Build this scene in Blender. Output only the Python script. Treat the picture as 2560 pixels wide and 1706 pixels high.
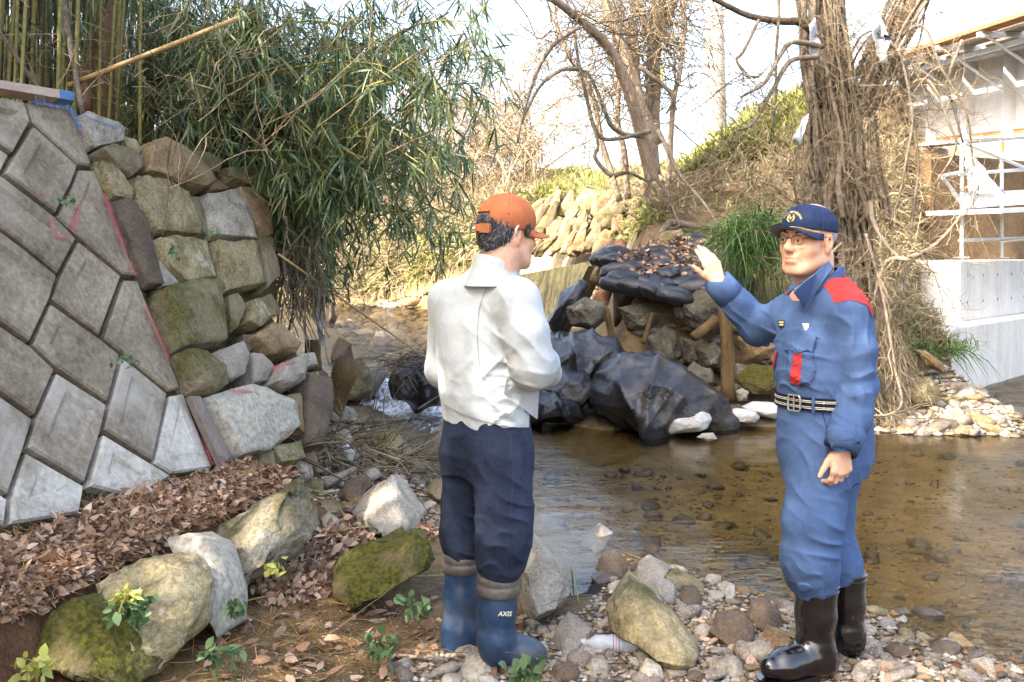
import bpy, bmesh, math, random
import numpy as np
from mathutils import Vector, Matrix, noise
from mathutils.bvhtree import BVHTree
for o in list(bpy.data.objects): bpy.data.objects.remove(o)
scene = bpy.context.scene
COL = scene.collection
# ---------------------------------------------------------------- camera, sky, sun, exposure
CAMH = 1.52
cam = bpy.data.cameras.new('camera'); camo = bpy.data.objects.new('camera', cam); COL.objects.link(camo)
camo.location = (0, 0, CAMH); camo.rotation_euler = (math.radians(90), 0, 0)
cam.sensor_width = 36; cam.lens = 35; cam.shift_y = -211/2560; cam.clip_start = .1; cam.clip_end = 3000
scene.camera = camo
SUN_EL, SUN_AZ = math.radians(40), math.radians(232)     # azimuth the light comes from, clockwise from +Y
world = bpy.data.worlds.new('World'); scene.world = world; world.use_nodes = True
wn = world.node_tree.nodes; wl = world.node_tree.links
sky = wn.new('ShaderNodeTexSky'); sky.sky_type = 'NISHITA'; sky.sun_disc = False
sky.sun_elevation = SUN_EL; sky.sun_rotation = SUN_AZ; sky.air_density = 1.0; sky.dust_density = 5.0; sky.ozone_density = 1.0
wl.new(sky.outputs[0], wn['Background'].inputs[0]); wn['Background'].inputs[1].default_value = .15
sl = bpy.data.lights.new('sun', 'SUN'); sl.energy = 2.6; sl.angle = math.radians(.6); sl.color = (1, .95, .88)
so = bpy.data.objects.new('sun', sl); COL.objects.link(so)
sd = Vector((math.sin(SUN_AZ)*math.cos(SUN_EL), math.cos(SUN_AZ)*math.cos(SUN_EL), math.sin(SUN_EL)))
so.rotation_euler = sd.to_track_quat('Z', 'Y').to_euler(); so.location = sd*30
scene.view_settings.view_transform = 'Standard'; scene.view_settings.look = 'None'
scene.view_settings.exposure = 2.85; scene.view_settings.gamma = 1
scene.view_settings.use_white_balance = True; scene.view_settings.white_balance_temperature = 6900; scene.view_settings.white_balance_tint = 10
scene.cycles.use_denoising = True; scene.cycles.max_bounces = 6; scene.cycles.transparent_max_bounces = 12
scene.cycles.diffuse_bounces = 3; scene.cycles.glossy_bounces = 3; scene.cycles.caustics_reflective = False; scene.cycles.caustics_refractive = False
scene.render.film_transparent = False
# ---------------------------------------------------------------- helpers
K = 2560/2353; FPX = 2489.; CX = 1280.; HY = 642.
def S(x, y, Y):   # a point seen at (x, y) in the 2560-wide photograph, Y metres away
    return Vector(((x-CX)*Y/FPX, Y, CAMH-(y-HY)*Y/FPX))
def D(x, y, Y): return S(x*K, y*K, Y)      # the same in 2353-wide coordinates
def ground_y(y, z=0.): return FPX*(CAMH-z)/(y*K-HY)
def lin(h):
    h = h.lstrip('#'); c = [int(h[i:i+2], 16)/255 for i in (0, 2, 4)]
    return tuple((v/12.92 if v <= .04045 else ((v+.055)/1.055)**2.4) for v in c)
def sstep(a, b, x):
    t = np.clip((x-a)/(b-a), 0, 1); return t*t*(3-2*t)
class MB:
    def __init__(s): s.v = []; s.f = []
    def add(s, v, f):
        o = len(s.v); s.v.extend([tuple(p) for p in v]); s.f.extend([tuple(i+o for i in q) for q in f])
    def tube(s, pts, rad, n=6, cap=True):
        pts = [Vector(p) for p in pts]; m = len(pts)
        if not hasattr(rad, '__len__'): rad = [rad]*m
        v = []; f = []; up = None
        for i, p in enumerate(pts):
            t = (pts[min(i+1, m-1)]-pts[max(i-1, 0)])
            t = t.normalized() if t.length > 1e-9 else Vector((0, 0, 1))
            if up is None: up = Vector((0, 0, 1)) if abs(t.z) < .9 else Vector((1, 0, 0))
            a = t.cross(up); a = a.normalized() if a.length > 1e-6 else Vector((1, 0, 0)); b = t.cross(a); up = -b if False else up
            up = a.cross(t)
            for k in range(n):
                w = 2*math.pi*k/n; v.append(p+(a*math.cos(w)+b*math.sin(w))*rad[i])
        for i in range(m-1):
            for k in range(n): f.append((i*n+k, i*n+(k+1) % n, (i+1)*n+(k+1) % n, (i+1)*n+k))
        if cap and n > 2:
            f.append(tuple(range(n-1, -1, -1))); f.append(tuple((m-1)*n+k for k in range(n)))
        s.add(v, f); return s
    def box(s, c, sx, sy, sz, M=None):
        v = []
        for i in (-1, 1):
            for j in (-1, 1):
                for k in (-1, 1):
                    q = Vector((i*sx/2, j*sy/2, k*sz/2)); q = M @ q if M is not None else q; v.append(Vector(c)+q)
        s.add(v, [(0, 1, 3, 2), (4, 6, 7, 5), (0, 4, 5, 1), (2, 3, 7, 6), (0, 2, 6, 4), (1, 5, 7, 3)]); return s
    def beam(s, a, b, w, h, upv=(0, 0, 1)):
        a = Vector(a); b = Vector(b); t = (b-a).normalized(); x = t.cross(Vector(upv)).normalized(); z = x.cross(t)
        M = Matrix((x, t, z)).transposed(); return s.box((a+b)/2, w, (b-a).length, h, M)
    def build(s, name, mat, parent=None, smooth=False, **kw):
        return mk(name, s.v, s.f, mat, parent, smooth, **kw)
def mk(name, v, f, mat, parent=None, smooth=False, mesh=None, **kw):
    if mesh is None:
        mesh = bpy.data.meshes.new(name)
        if isinstance(v, np.ndarray) and isinstance(f, np.ndarray):
            nv, nf, k = len(v), len(f), f.shape[1]
            mesh.vertices.add(nv); mesh.vertices.foreach_set('co', v.astype(np.float32).ravel())
            mesh.loops.add(nf*k); mesh.loops.foreach_set('vertex_index', f.astype(np.int32).ravel())
            mesh.polygons.add(nf); mesh.polygons.foreach_set('loop_start', np.arange(0, nf*k, k, dtype=np.int32))
            mesh.update(calc_edges=True); mesh.validate()
        else:
            mesh.from_pydata([tuple(p) for p in v], [], [tuple(q) for q in f])
        if mat is not None: mesh.materials.append(mat)
        if smooth: mesh.polygons.foreach_set('use_smooth', np.ones(len(mesh.polygons), dtype=bool))
    o = bpy.data.objects.new(name, mesh); COL.objects.link(o)
    if parent is not None: o.parent = parent
    for k_, x in kw.items():
        if x is not None: o[k_] = x
    return o
def thing(name, label, category, group=None, loc=(0, 0, 0), rz=0):
    o = bpy.data.objects.new(name, None); COL.objects.link(o); o.location = loc; o.rotation_euler = (0, 0, rz)
    o['label'] = label; o['category'] = category; o.empty_display_size = .1
    if group: o['group'] = group
    return o
def adopt(o, parent):   # parent keeping world placement (parents carry only translation)
    o.parent = parent; o.matrix_parent_inverse = Matrix.Translation(-Vector(parent.location)); return o
def smooth_path(pts, n=6):
    pts = [Vector(p) for p in pts]; out = []
    for i in range(len(pts)-1):
        p0 = pts[max(i-1, 0)]; p1 = pts[i]; p2 = pts[i+1]; p3 = pts[min(i+2, len(pts)-1)]
        for k in range(n):
            t = k/n
            out.append(.5*((2*p1)+(p2-p0)*t+(2*p0-5*p1+4*p2-p3)*t*t+(3*p1-p0-3*p2+p3)*t**3))
    out.append(pts[-1]); return out
def wob(pts, amp, sc, seed):
    return [p+Vector(noise.noise_vector(p*sc+Vector((seed*7.1, seed*3.3, seed*1.7))))*amp for p in pts]
# ---------------------------------------------------------------- procedural materials
def M(name, cols, scale=4., rough=.85, bump=.3, bscale=30., moss=None, rnd=.12, spec=.3, island=False, metal=0., detail=6,
      coat=0., stretch=None, trans=0., bdist=.035, sss=0., second=None, fine=.5):
    m = bpy.data.materials.new(name); m.use_nodes = True; nt = m.node_tree; N = nt.nodes; L = nt.links; b = N['Principled BSDF']
    geo = N.new('ShaderNodeNewGeometry'); vec = geo.outputs['Position']
    if stretch:
        mp = N.new('ShaderNodeMapping'); mp.inputs['Scale'].default_value = stretch; L.new(vec, mp.inputs[0]); vec = mp.outputs[0]
    no = N.new('ShaderNodeTexNoise'); no.inputs['Scale'].default_value = scale; no.inputs['Detail'].default_value = detail
    no.inputs['Roughness'].default_value = .62; L.new(vec, no.inputs['Vector'])
    r = N.new('ShaderNodeValToRGB'); el = r.color_ramp.elements
    cols = [lin(c) if isinstance(c, str) else c for c in cols]
    while len(el) < len(cols): el.new(.5)
    for i, c in enumerate(cols):
        el[i].position = .5 if len(cols) == 1 else .36+.28*i/(len(cols)-1); el[i].color = (*c, 1)
    if len(cols) == 1: el[1].color = el[0].color
    nf = N.new('ShaderNodeTexNoise'); nf.inputs['Scale'].default_value = scale*11; nf.inputs['Detail'].default_value = 5; nf.inputs['Roughness'].default_value = .7; L.new(vec, nf.inputs['Vector'])
    fm = N.new('ShaderNodeMix'); fm.inputs[0].default_value = fine; L.new(no.outputs['Fac'], fm.inputs[2]); L.new(nf.outputs['Fac'], fm.inputs[3])
    L.new(fm.outputs[0], r.inputs[0]); col = r.outputs[0]
    def mix(a, c, fac):
        x = N.new('ShaderNodeMix'); x.data_type = 'RGBA'; L.new(fac, x.inputs[0]); L.new(a, x.inputs[6])
        if isinstance(c, tuple): x.inputs[7].default_value = (*c, 1)
        else: L.new(c, x.inputs[7])
        return x.outputs[2]
    def thr(sc, lo, hi, off=0, up=0., ss=None):
        n2 = N.new('ShaderNodeTexNoise'); n2.inputs['Scale'].default_value = sc; n2.inputs['Detail'].default_value = 7; n2.inputs['Roughness'].default_value = .65
        a = N.new('ShaderNodeVectorMath'); a.inputs[1].default_value = (off, off*.7, off*.3); L.new(geo.outputs['Position'], a.inputs[0]); L.new(a.outputs[0], n2.inputs['Vector'])
        f = n2.outputs['Fac']
        if up:
            sp = N.new('ShaderNodeSeparateXYZ'); L.new(geo.outputs['Normal'], sp.inputs[0])
            ma = N.new('ShaderNodeMath'); ma.operation = 'MULTIPLY_ADD'; ma.inputs[1].default_value = up; L.new(sp.outputs[2], ma.inputs[0]); L.new(f, ma.inputs[2]); f = ma.outputs[0]
        mr = N.new('ShaderNodeMapRange'); mr.inputs[1].default_value = lo; mr.inputs[2].default_value = hi; L.new(f, mr.inputs[0]); return mr.outputs[0]
    if second: col = mix(col, lin(second[0]), thr(second[1], second[2], second[3], 13.))
    if moss:
        mc = N.new('ShaderNodeValToRGB'); mc.color_ramp.elements[0].color = (*lin(moss[0]), 1); mc.color_ramp.elements[1].color = (*lin(moss[1]), 1)
        mc.color_ramp.elements[0].position = .35; mc.color_ramp.elements[1].position = .65
        nn = N.new('ShaderNodeTexNoise'); nn.inputs['Scale'].default_value = 60; L.new(geo.outputs['Position'], nn.inputs['Vector']); L.new(nn.outputs['Fac'], mc.inputs[0])
        col = mix(col, mc.outputs[0], thr(moss[2], moss[3], moss[3]+.2, 5., moss[4] if len(moss) > 4 else .12))
    if rnd:
        h = N.new('ShaderNodeHueSaturation'); mr = N.new('ShaderNodeMapRange'); mr.inputs[3].default_value = 1-rnd; mr.inputs[4].default_value = 1+rnd
        if island: L.new(geo.outputs['Random Per Island'], mr.inputs[0])
        else:
            oi = N.new('ShaderNodeObjectInfo'); L.new(oi.outputs['Random'], mr.inputs[0])
        L.new(mr.outputs[0], h.inputs['Value']); L.new(col, h.inputs['Color']); col = h.outputs[0]
    if island == 'ramp':     # the ramp colour chosen per island instead of by noise
        L.new(geo.outputs['Random Per Island'], r.inputs[0])
        for i in range(len(cols)): el[i].position = i/max(1, len(cols)-1)
    L.new(col, b.inputs['Base Color']); b.inputs['Roughness'].default_value = rough; b.inputs['Metallic'].default_value = metal
    b.inputs['Specular IOR Level'].default_value = spec; b.inputs['Coat Weight'].default_value = coat; b.inputs['Coat Roughness'].default_value = .1
    if sss: b.inputs['Subsurface Weight'].default_value = sss; b.inputs['Subsurface Radius'].default_value = (.012, .005, .003); b.inputs['Subsurface Scale'].default_value = 1.
    if bump:
        bn = N.new('ShaderNodeTexNoise'); bn.inputs['Scale'].default_value = bscale; bn.inputs['Detail'].default_value = 8; bn.inputs['Roughness'].default_value = .6; L.new(vec, bn.inputs['Vector'])
        bp = N.new('ShaderNodeBump'); bp.inputs['Strength'].default_value = bump; bp.inputs['Distance'].default_value = bdist
        L.new(bn.outputs['Fac'], bp.inputs['Height']); L.new(bp.outputs[0], b.inputs['Normal'])
    if trans:       # thin leaves let light through
        tl = N.new('ShaderNodeBsdfTranslucent'); L.new(col, tl.inputs[0]); ms = N.new('ShaderNodeMixShader'); ms.inputs[0].default_value = trans
        L.new(b.outputs[0], ms.inputs[1]); L.new(tl.outputs[0], ms.inputs[2]); L.new(ms.outputs[0], N['Material Output'].inputs[0])
    return m
GM = ('#35341a', '#585530')     # moss colours
MT = dict(
 deckwood=M('deckwood', ['#6f655a', '#877c6f', '#998e80'], 6, .85, .3, 40, rnd=.1),
 concrete=M('concrete', ['#5d5242', '#7d705e', '#9b8e7a'], 3.5, .92, .6, 90, moss=('#3f3a1e', '#5a5230', 2.2, .62, .0), rnd=.08, bdist=.006, second=('#a29886', .9, .58, .78)),
 concrete_pale=M('concrete_pale', ['#8d8476', '#b2aa9d', '#c6c0b6'], 3., .9, .5, 90, rnd=.06, bdist=.006, second=('#6a5a48', 2.5, .54, .68)),
 concrete_new=M('concrete_new', ['#a9a49c', '#c2beb7', '#cfccc6'], 1.6, .8, .15, 60, rnd=.03, bdist=.004, stretch=(2, 2, .6)),
 concrete_old=M('concrete_old', ['#6d675a', '#8d8575', '#a09a88'], 1.5, .9, .4, 40, moss=('#55521f', '#77722e', 1.2, .58, 0.), rnd=.05),
 joint=M('joint', ['#342e1c', '#484022', '#5d5630'], 14, .95, .6, 60, rnd=0),
 stone=M('stone', ['#5c5039', '#857858', '#a99c7c'], 6, .9, .9, 22, moss=(*GM, 3., .57, .1), rnd=.14, second=('#b3ad9e', 4., .6, .7)),
 stone_moss=M('stone_moss', ['#6a5f48', '#7c705a', '#8d8169'], 6, .92, .6, 28, moss=('#3a3718', '#57522a', 2.6, .46, .12), rnd=.1),
 stone_brown=M('stone_brown', ['#5a4732', '#7f694c', '#9c8a6c'], 5, .88, .55, 24, moss=(*GM, 3., .7, .1), rnd=.08),
 stone_dark=M('stone_dark', ['#3d342b', '#574a3d', '#6b5d4d'], 6, .85, .6, 30, rnd=.12, moss=(*GM, 3., .72, .05)),
 stone_pale=M('stone_pale', ['#6a6255', '#968d7e', '#b5aea0'], 7, .9, .8, 26, rnd=.08, second=('#8a7a66', 2.6, .62, .74)),
 stone_pink=M('stone_pink', ['#6c6256', '#8c8275', '#a1988a'], 7, .9, .5, 34, rnd=.1),
 granite=M('granite', ['#5f594d', '#9a9384', '#b8b1a2'], 40, .85, .35, 120, rnd=.05, bdist=.006),
 mossrock=M('mossrock', ['#4f452f', '#6a5c40', '#84765a'], 6, .95, 1., 24, moss=('#37360f', '#5e5a1e', 3.6, .42, .14), rnd=.05),
 chunk=M('chunk', ['#5c5546', '#8d8573', '#b0a997'], 5, .92, 1., 22, moss=('#46411c', '#625b30', 2.6, .48, .1), rnd=.06, bdist=.04),
 pebble=M('pebble', ['#4a4239', '#6c6257', '#8b8175', '#9d8d72'], 9, .75, .4, 50, rnd=.42),
 gravel=M('gravel', ['#463b30', '#786d5f', '#958b7e', '#7f694b', '#aaa398', '#5a4c3d'], 9, .8, .3, 60, rnd=.25, island='ramp'),
 wet=M('wet', ['#2e261d', '#463a2c', '#5d4f3d'], 9, .35, .35, 40, rnd=.25, spec=.5),
 rubble=M('rubble', ['#3f3a32', '#645d51', '#8a8478'], 5, .9, .8, 26, rnd=.12, bdist=.04, moss=('#4f4b22', '#6a6430', 2.6, .62, .1)),
 wood=M('wood', ['#3e2f1c', '#5e4a2e', '#7a643f'], 9, .85, .6, 40, rnd=.1, stretch=(1, 1, .18), moss=('#4d4a1a', '#666020', 3., .6, .0)),
 plank=M('plank', ['#5d5047', '#73665d', '#83766b'], 9, .85, .4, 40, rnd=.1, stretch=(1, 1, .2)),
 plank_pink=M('plank_pink', ['#94806f', '#a8917f', '#b39d8b'], 8, .8, .3, 40, rnd=.0, stretch=(.3, .3, 1)),
 bluepaint=M('bluepaint', ['#35587f', '#466a92', '#587aa0'], 14, .7, .2, 60, rnd=0),
 redpaint=M('redpaint', ['#b05a5e', '#c26468', '#b98480'], 14, .9, .2, 60, rnd=0),
 bark=M('bark', ['#40352a', '#5c4d3d', '#786654'], 8, .95, 1., 30, rnd=.08, stretch=(1, 1, .2), bdist=.03),
 cedar=M('cedar', ['#5b412b', '#7d5a3c', '#936d4b'], 12, .95, 1., 26, rnd=.05, stretch=(1, 1, .08), bdist=.03),
 vine=M('vine', ['#4f453b', '#736759', '#938777'], 12, .9, .5, 60, rnd=.22),
 twig=M('twig', ['#4c4030', '#736550', '#93866e', '#5f4c3a'], 12, .9, 0, 60, rnd=.15, island='ramp'),
 greytree=M('greytree', ['#6d5f50', '#8d7b68', '#a08e7a'], 8, .95, .8, 30, rnd=.06, stretch=(1, 1, .3)),
 culm=M('culm', ['#4f5022', '#6b6a30', '#85793f', '#8f7c52'], 3, .5, .1, 30, rnd=.25, spec=.4),
 culm_dry=M('culm_dry', ['#8d734b', '#ab9064', '#b9a178'], 6, .6, .1, 30, rnd=.1),
 bleaf=M('bleaf', ['#334632', '#465c3d', '#5a7150', '#6c8360', '#7f8c58', '#988f5e'], 5, .42, 0, 30, rnd=.2, island='ramp', spec=.5, trans=.35),
 sasa=M('sasa', ['#4f5d22', '#6f7a32', '#8c8f48', '#a39c5c', '#5c7030'], 5, .55, 0, 30, rnd=.2, island='ramp', trans=.3),
 grassgreen=M('grassgreen', ['#2f4f22', '#42642e', '#5b7a40', '#7c8a4c'], 5, .5, 0, 30, rnd=.2, island='ramp', trans=.3),
 drygrass=M('drygrass', ['#85775a', '#9c8f70', '#b3a88a', '#73664c', '#8a8a58'], 5, .8, 0, 30, rnd=.2, island='ramp', trans=.2),
 litter=M('litter', ['#5c4433', '#7c604c', '#9a7b64', '#b3957d', '#6d4f3b', '#c4aa94', '#85654f', '#a68468'], 5, .75, 0, 30, rnd=.2, island='ramp', trans=.1),
 needle=M('needle', ['#6b4a2c', '#875f3a', '#9f7a4d'], 5, .8, 0, 30, rnd=.2, island='ramp'),
 sprig=M('sprig', ['#48603c', '#5b744c', '#768c66', '#4f683f'], 5, .5, 0, 30, rnd=.15, island='ramp', trans=.3),
 sprig_yellow=M('sprig_yellow', ['#a5a04c', '#b8b468', '#98a050'], 5, .5, 0, 30, rnd=.15, island='ramp', trans=.3),
 tarp=M('tarp', ['#19191b', '#242427', '#353538'], 3, .33, .5, 16, rnd=.15, spec=.5, bdist=.03, second=('#5c564e', 2.2, .54, .72)),
 bag=M('bag', ['#1a1a1d', '#232327', '#303035'], 6, .38, .3, 40, rnd=.2, spec=.5, bdist=.01),
 whitebag=M('whitebag', ['#8d8982', '#b9b6b0', '#cfccc6'], 7, .7, .4, 30, rnd=.05),
 plastic=M('plastic', ['#b9bcc4', '#cdd0d6', '#dcdee2'], 8, .5, .3, 30, rnd=.05, trans=.3),
 steel=M('steel', ['#b6b6b4', '#cbcbc9', '#d6d6d4'], 2, .5, .1, 30, rnd=.04, second=('#9a7a5c', 1.5, .66, .8)),
 girder=M('girder', ['#a8a8a8', '#b8b8b8', '#c4c4c4'], 1.2, .6, .1, 10, rnd=.02, second=('#a9835c', 1.4, .64, .78)),
 rust=M('rust', ['#7a5236', '#96694a', '#a97c5a'], 3, .9, .4, 30, rnd=.08),
 pipe=M('pipe', ['#b4b6b8', '#c6c8ca', '#d4d6d8'], 4, .4, .1, 30, rnd=.05, metal=.3),
 yellow=M('yellow', ['#c9a92c', '#d7b93e'], 4, .5, 0, 30, rnd=.05),
 pierbrown_shaded=M('pierbrown_shaded', ['#4a3a29', '#665138', '#7d6546'], 2, .9, .4, 20, rnd=.05),  # brown deepened to stand in for the shade under the bridge
 utility=M('utility', ['#8f8d88', '#a09e99', '#aeaca7'], 3, .85, .2, 30, rnd=.03),
)
# ---------------------------------------------------------------- terrain
ZW, ZU = -.06, .20
def poly_sd(X, Y, poly):
    X = np.asarray(X, float); Y = np.asarray(Y, float); d = np.full(X.shape, 1e9); ins = np.zeros(X.shape, bool); n = len(poly)
    for i in range(n):
        ax, ay = poly[i]; bx, by = poly[(i+1) % n]; ex, ey = bx-ax, by-ay
        t = np.clip(((X-ax)*ex+(Y-ay)*ey)/(ex*ex+ey*ey), 0, 1)
        d = np.minimum(d, np.hypot(X-ax-t*ex, Y-ay-t*ey))
        c = ((ay > Y) != (by > Y)); 
        with np.errstate(divide='ignore', invalid='ignore'): xx = ax+(Y-ay)/(ey if ey else 1e-12)*ex
        ins ^= c & (X < xx)
    return np.where(ins, d, -d)
NL = [(-200, -60), (20, -60), (9, -10), (5, -2), (3.6, 1.5), (2.6, 3.0), (1.95, 3.8), (1.7, 4.13), (1.54, 4.45), (1.05, 4.75), (.62, 5.25), (.45, 4.6), (.22, 4.55), (.0, 5.4), (-.36, 6.1), (-.5, 7.2), (-.66, 8.6), (-1.3, 9.9), (-1.95, 10.6), (-2.6, 12), (-3.6, 16), (-6, 24), (-12, 34), (-40, 50), (-200, 70)]
RB = [(-200, 90), (-40, 60), (-16, 42), (-5.5, 30), (-2, 25), (.66, 20.5), (1., 17), (.9, 14), (.1, 12.6), (-.35, 11), (.0, 10.3), (.27, 9.8), (.86, 9.1), (1.9, 9.3), (3.1, 9.2), (3.45, 8.9), (4.4, 8.75), (4.95, 9.0), (5.05, 9.4), (4.9, 10.3), (4.95, 11.6), (5.5, 12.3), (7.6, 14.9), (13, 20), (40, 34), (300, 60), (300, 700), (-300, 700)]
HB = [(-200, -60), (-4.2, -60), (-3.4, -3), (-2.4, 1), (-1.86, 3.16), (-1.40, 4.95), (-1.02, 6.45), (-1.75, 7.6), (-2.5, 10), (-3.6, 14), (-5.8, 20), (-10.5, 28), (-40, 46), (-200, 60)]
RB2 = RB[:16]+[(12, 9.2), (300, 12), (300, 700), (-300, 700)]
def wl(X, Y): return ZW+(ZU-ZW)*sstep(10.1, 10.9, Y)*sstep(3, 2, X)
def vnoise(X, Y, f, s=0):
    out = np.zeros_like(X); rg = np.random.RandomState(s)
    for k in range(7):
        a = rg.uniform(0, 6.28); ff = f*rg.uniform(.6, 1.8); out += np.sin(X*ff*math.cos(a)+Y*ff*math.sin(a)+rg.uniform(0, 6.28)+.8*np.sin(X*ff*.5+k)+.8*np.cos(Y*ff*.6-k))
    return out/4
def height(X, Y):
    W = wl(X, Y); nl = poly_sd(X, Y, NL); rb = poly_sd(X, Y, RB); hb = poly_sd(X, Y, HB)
    dist = np.minimum(-nl, -rb)
    z = W-np.interp(dist, [0, .25, 1.2, 3], [0, .05, .16, .24])
    z = np.where(nl > 0, W+np.interp(nl, [0, .3, .8, 2], [0, .045, .07, .09]), z)
    ml = np.interp(-hb, [0, .26, .34, .48, .8, 1.1, 1.3], [.5, .41, .26, .14, .08, .0, -1])*sstep(5.7, 5., Y)-1.*sstep(5., 5.7, Y)
    z = np.where((nl > 0) & (hb <= 0), np.maximum(z, ml), z)
    # debris strip under the left bank further on
    z = np.where((nl > 0) & (hb <= 0) & (Y > 5.2), np.maximum(z, W+np.interp(-hb, [0, .5, 1.2], [.28, .12, .05])), z)
    r2 = poly_sd(X, Y, RB2)
    rl = poly_sd(X, Y, RB[:8]+[(.9, -50), (300, -50), (300, 700), (-300, 700)])
    rf = Y-np.interp(X, [-.35, .27, .86, 1.9, 3.1, 4.4, 12], [11, 9.8, 9.1, 9.3, 9.2, 8.8, 9.2])
    near = W+np.minimum(np.interp(rf, [0, .3, .9, 1.4, 1.8, 2.6, 5, 8.2, 11, 20, 80], [0, .1, .18, .35, .9, 1.25, 2.3, 4.5, 4.8, 5.2, 6]), np.interp(rl, [0, .3, 1.2, 2, 4, 8, 80], [.05, .5, 2.4, 3., 4.4, 5, 6]))
    far = W+np.interp(r2, [0, .2, 1.0, 3, 8, 20, 80, 300], [0, .5, 2.7, 3.0, 4.3, 5.5, 9, 14])
    fw = sstep(17, 21, Y-.6*X); zr = near*(1-fw)+far*fw
    rt = sstep(4.6, 5.4, X-.5*np.maximum(0, Y-13))*sstep(40, 25, Y); zr = zr*(1-rt)+np.minimum(zr, 1.2)*rt
    zr = np.minimum(zr, W+np.interp(rb, [0, .3, .9], [0, .1, 9]))
    z = np.where(rb > 0, zr, z)
    hz = np.interp(hb, [0, .12, .98, 1.3, 4, 12, 40, 150], [.3, .46, 2.08, 2.16, 2.6, 3.2, 5, 9])
    ero = sstep(6.3, 7.0, Y)                       # beyond the masonry the bank is eroded earth
    hz2 = np.interp(hb, [0, .1, .35, .8, 1.4, 4, 12, 40, 150], [.15, .5, 1.2, 1.8, 2.1, 2.6, 3.2, 5, 9])
    z = np.where(hb > 0, hz*(1-ero)+hz2*ero, z)
    amp = .012+.03*(hb > .9)+.05*np.clip((rb-.6)/3, 0, 1)+.05*((hb > 0) & (Y > 6.6))
    z += amp*vnoise(X, Y, 9, 1)+amp*1.5*vnoise(X, Y, 3, 2)
    return z, nl, rb, hb
def axis(dense, outer0, outer1, step, n):
    a, b = dense; mid = np.arange(a, b+1e-6, step)
    l = a-(np.geomspace(step, a-outer0, n)); r = b+np.geomspace(step, outer1-b, n)
    return np.concatenate([l[::-1], mid, r])
gx = axis((-3.2, 5.6), -250, 250, .06, 60); gy = axis((1.2, 13.5), -50, 600, .065, 80)
GX, GY = np.meshgrid(gx, gy, indexing='ij'); GZ, gnl, grb, ghb = height(GX, GY)
def TZ(x, y):
    i = int(np.clip(np.searchsorted(gx, x)-1, 0, len(gx)-2)); j = int(np.clip(np.searchsorted(gy, y)-1, 0, len(gy)-2))
    u = (x-gx[i])/(gx[i+1]-gx[i]); v = (y-gy[j])/(gy[j+1]-gy[j])
    return float(GZ[i, j]*(1-u)*(1-v)+GZ[i+1, j]*u*(1-v)+GZ[i, j+1]*(1-u)*v+GZ[i+1, j+1]*u*v)
def hit_ground(x, y, ymax=60.):   # where the sight line through (x, y) (2353-wide) meets the terrain
    Y = 2.
    while Y < ymax:
        p = D(x, y, Y)
        if p.z <= max(TZ(p.x, Y), -9): return p
        Y *= 1.006
    return D(x, y, ymax)
def grid_faces(ni, nj):
    i, j = np.meshgrid(np.arange(ni-1), np.arange(nj-1), indexing='ij'); a = (i*nj+j).ravel()
    return np.stack([a, a+nj, a+nj+1, a+1], 1)
ground = mk('ground', np.stack([GX, GY, GZ], -1).reshape(-1, 3), grid_faces(len(gx), len(gy)), None, smooth=True, kind='structure')
def put(c): return np.array(lin(c))
C = np.zeros(GX.shape+(3,)); C[:] = put('#6d5a42')
bed = (gnl < 0) & (grb < 0)
mixv = np.clip(.5+.5*vnoise(GX, GY, 4, 9), 0, 1)[..., None]
C = np.where(bed[..., None], put('#7d6a45')*(1-mixv)+put('#9c8659')*mixv, C)
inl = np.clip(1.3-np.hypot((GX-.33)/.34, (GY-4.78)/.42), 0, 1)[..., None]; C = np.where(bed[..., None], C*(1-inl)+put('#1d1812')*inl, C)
C = np.where(((gnl > 0))[..., None], put('#73624b')*(1-mixv)+put('#8d7757')*mixv, C)
sand = (sstep(-.1, -.5, GX)*sstep(.5, .9, gnl))[..., None]
C = C*(1-sand)+(put('#86683f')*(1-mixv)+put('#7a6a48')*mixv)*sand
wetb = (np.clip(1-gnl/.25, 0, 1)*(gnl > 0))[..., None]; C = C*(1-.45*wetb)
C = np.where(((ghb > -.6) & (ghb < 0) & (GY < 5.4))[..., None], put('#6b4a31'), C)
C = np.where((ghb > 0)[..., None], put('#4e3b28')*(1-mixv)+put('#6a5238')*mixv, C)
C = np.where((grb > .9)[..., None], put('#7d6648')*(1-mixv)+put('#9a835e')*mixv, C)
C = np.where(((grb > 0) & (grb <= .9))[..., None], put('#665743')*(1-mixv)+put('#857761')*mixv, C)
C = np.where(((grb > 0) & (GY > 17))[..., None], put('#9a8a68')*(1-mixv)+put('#b6a888')*mixv, C)
at = ground.data.color_attributes.new('soil', 'FLOAT_COLOR', 'POINT')
at.data.foreach_set('color', np.concatenate([C.reshape(-1, 3), np.ones((C.shape[0]*C.shape[1], 1))], 1).astype(np.float32).ravel())
gm = M('ground', ['#8a8a8a', '#d8d8d8', '#ffffff'], 7, .95, .8, 45, rnd=0, bdist=.03)
N = gm.node_tree.nodes; L = gm.node_tree.links
ca = N.new('ShaderNodeVertexColor'); ca.layer_name = 'soil'; mx = N.new('ShaderNodeMix'); mx.data_type = 'RGBA'; mx.blend_type = 'MULTIPLY'; mx.inputs[0].default_value = 1
src = N['Principled BSDF'].inputs['Base Color'].links[0].from_socket; L.new(src, mx.inputs[6]); L.new(ca.outputs[0], mx.inputs[7]); L.new(mx.outputs[2], N['Principled BSDF'].inputs['Base Color'])
ground.data.materials.append(gm)
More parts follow.
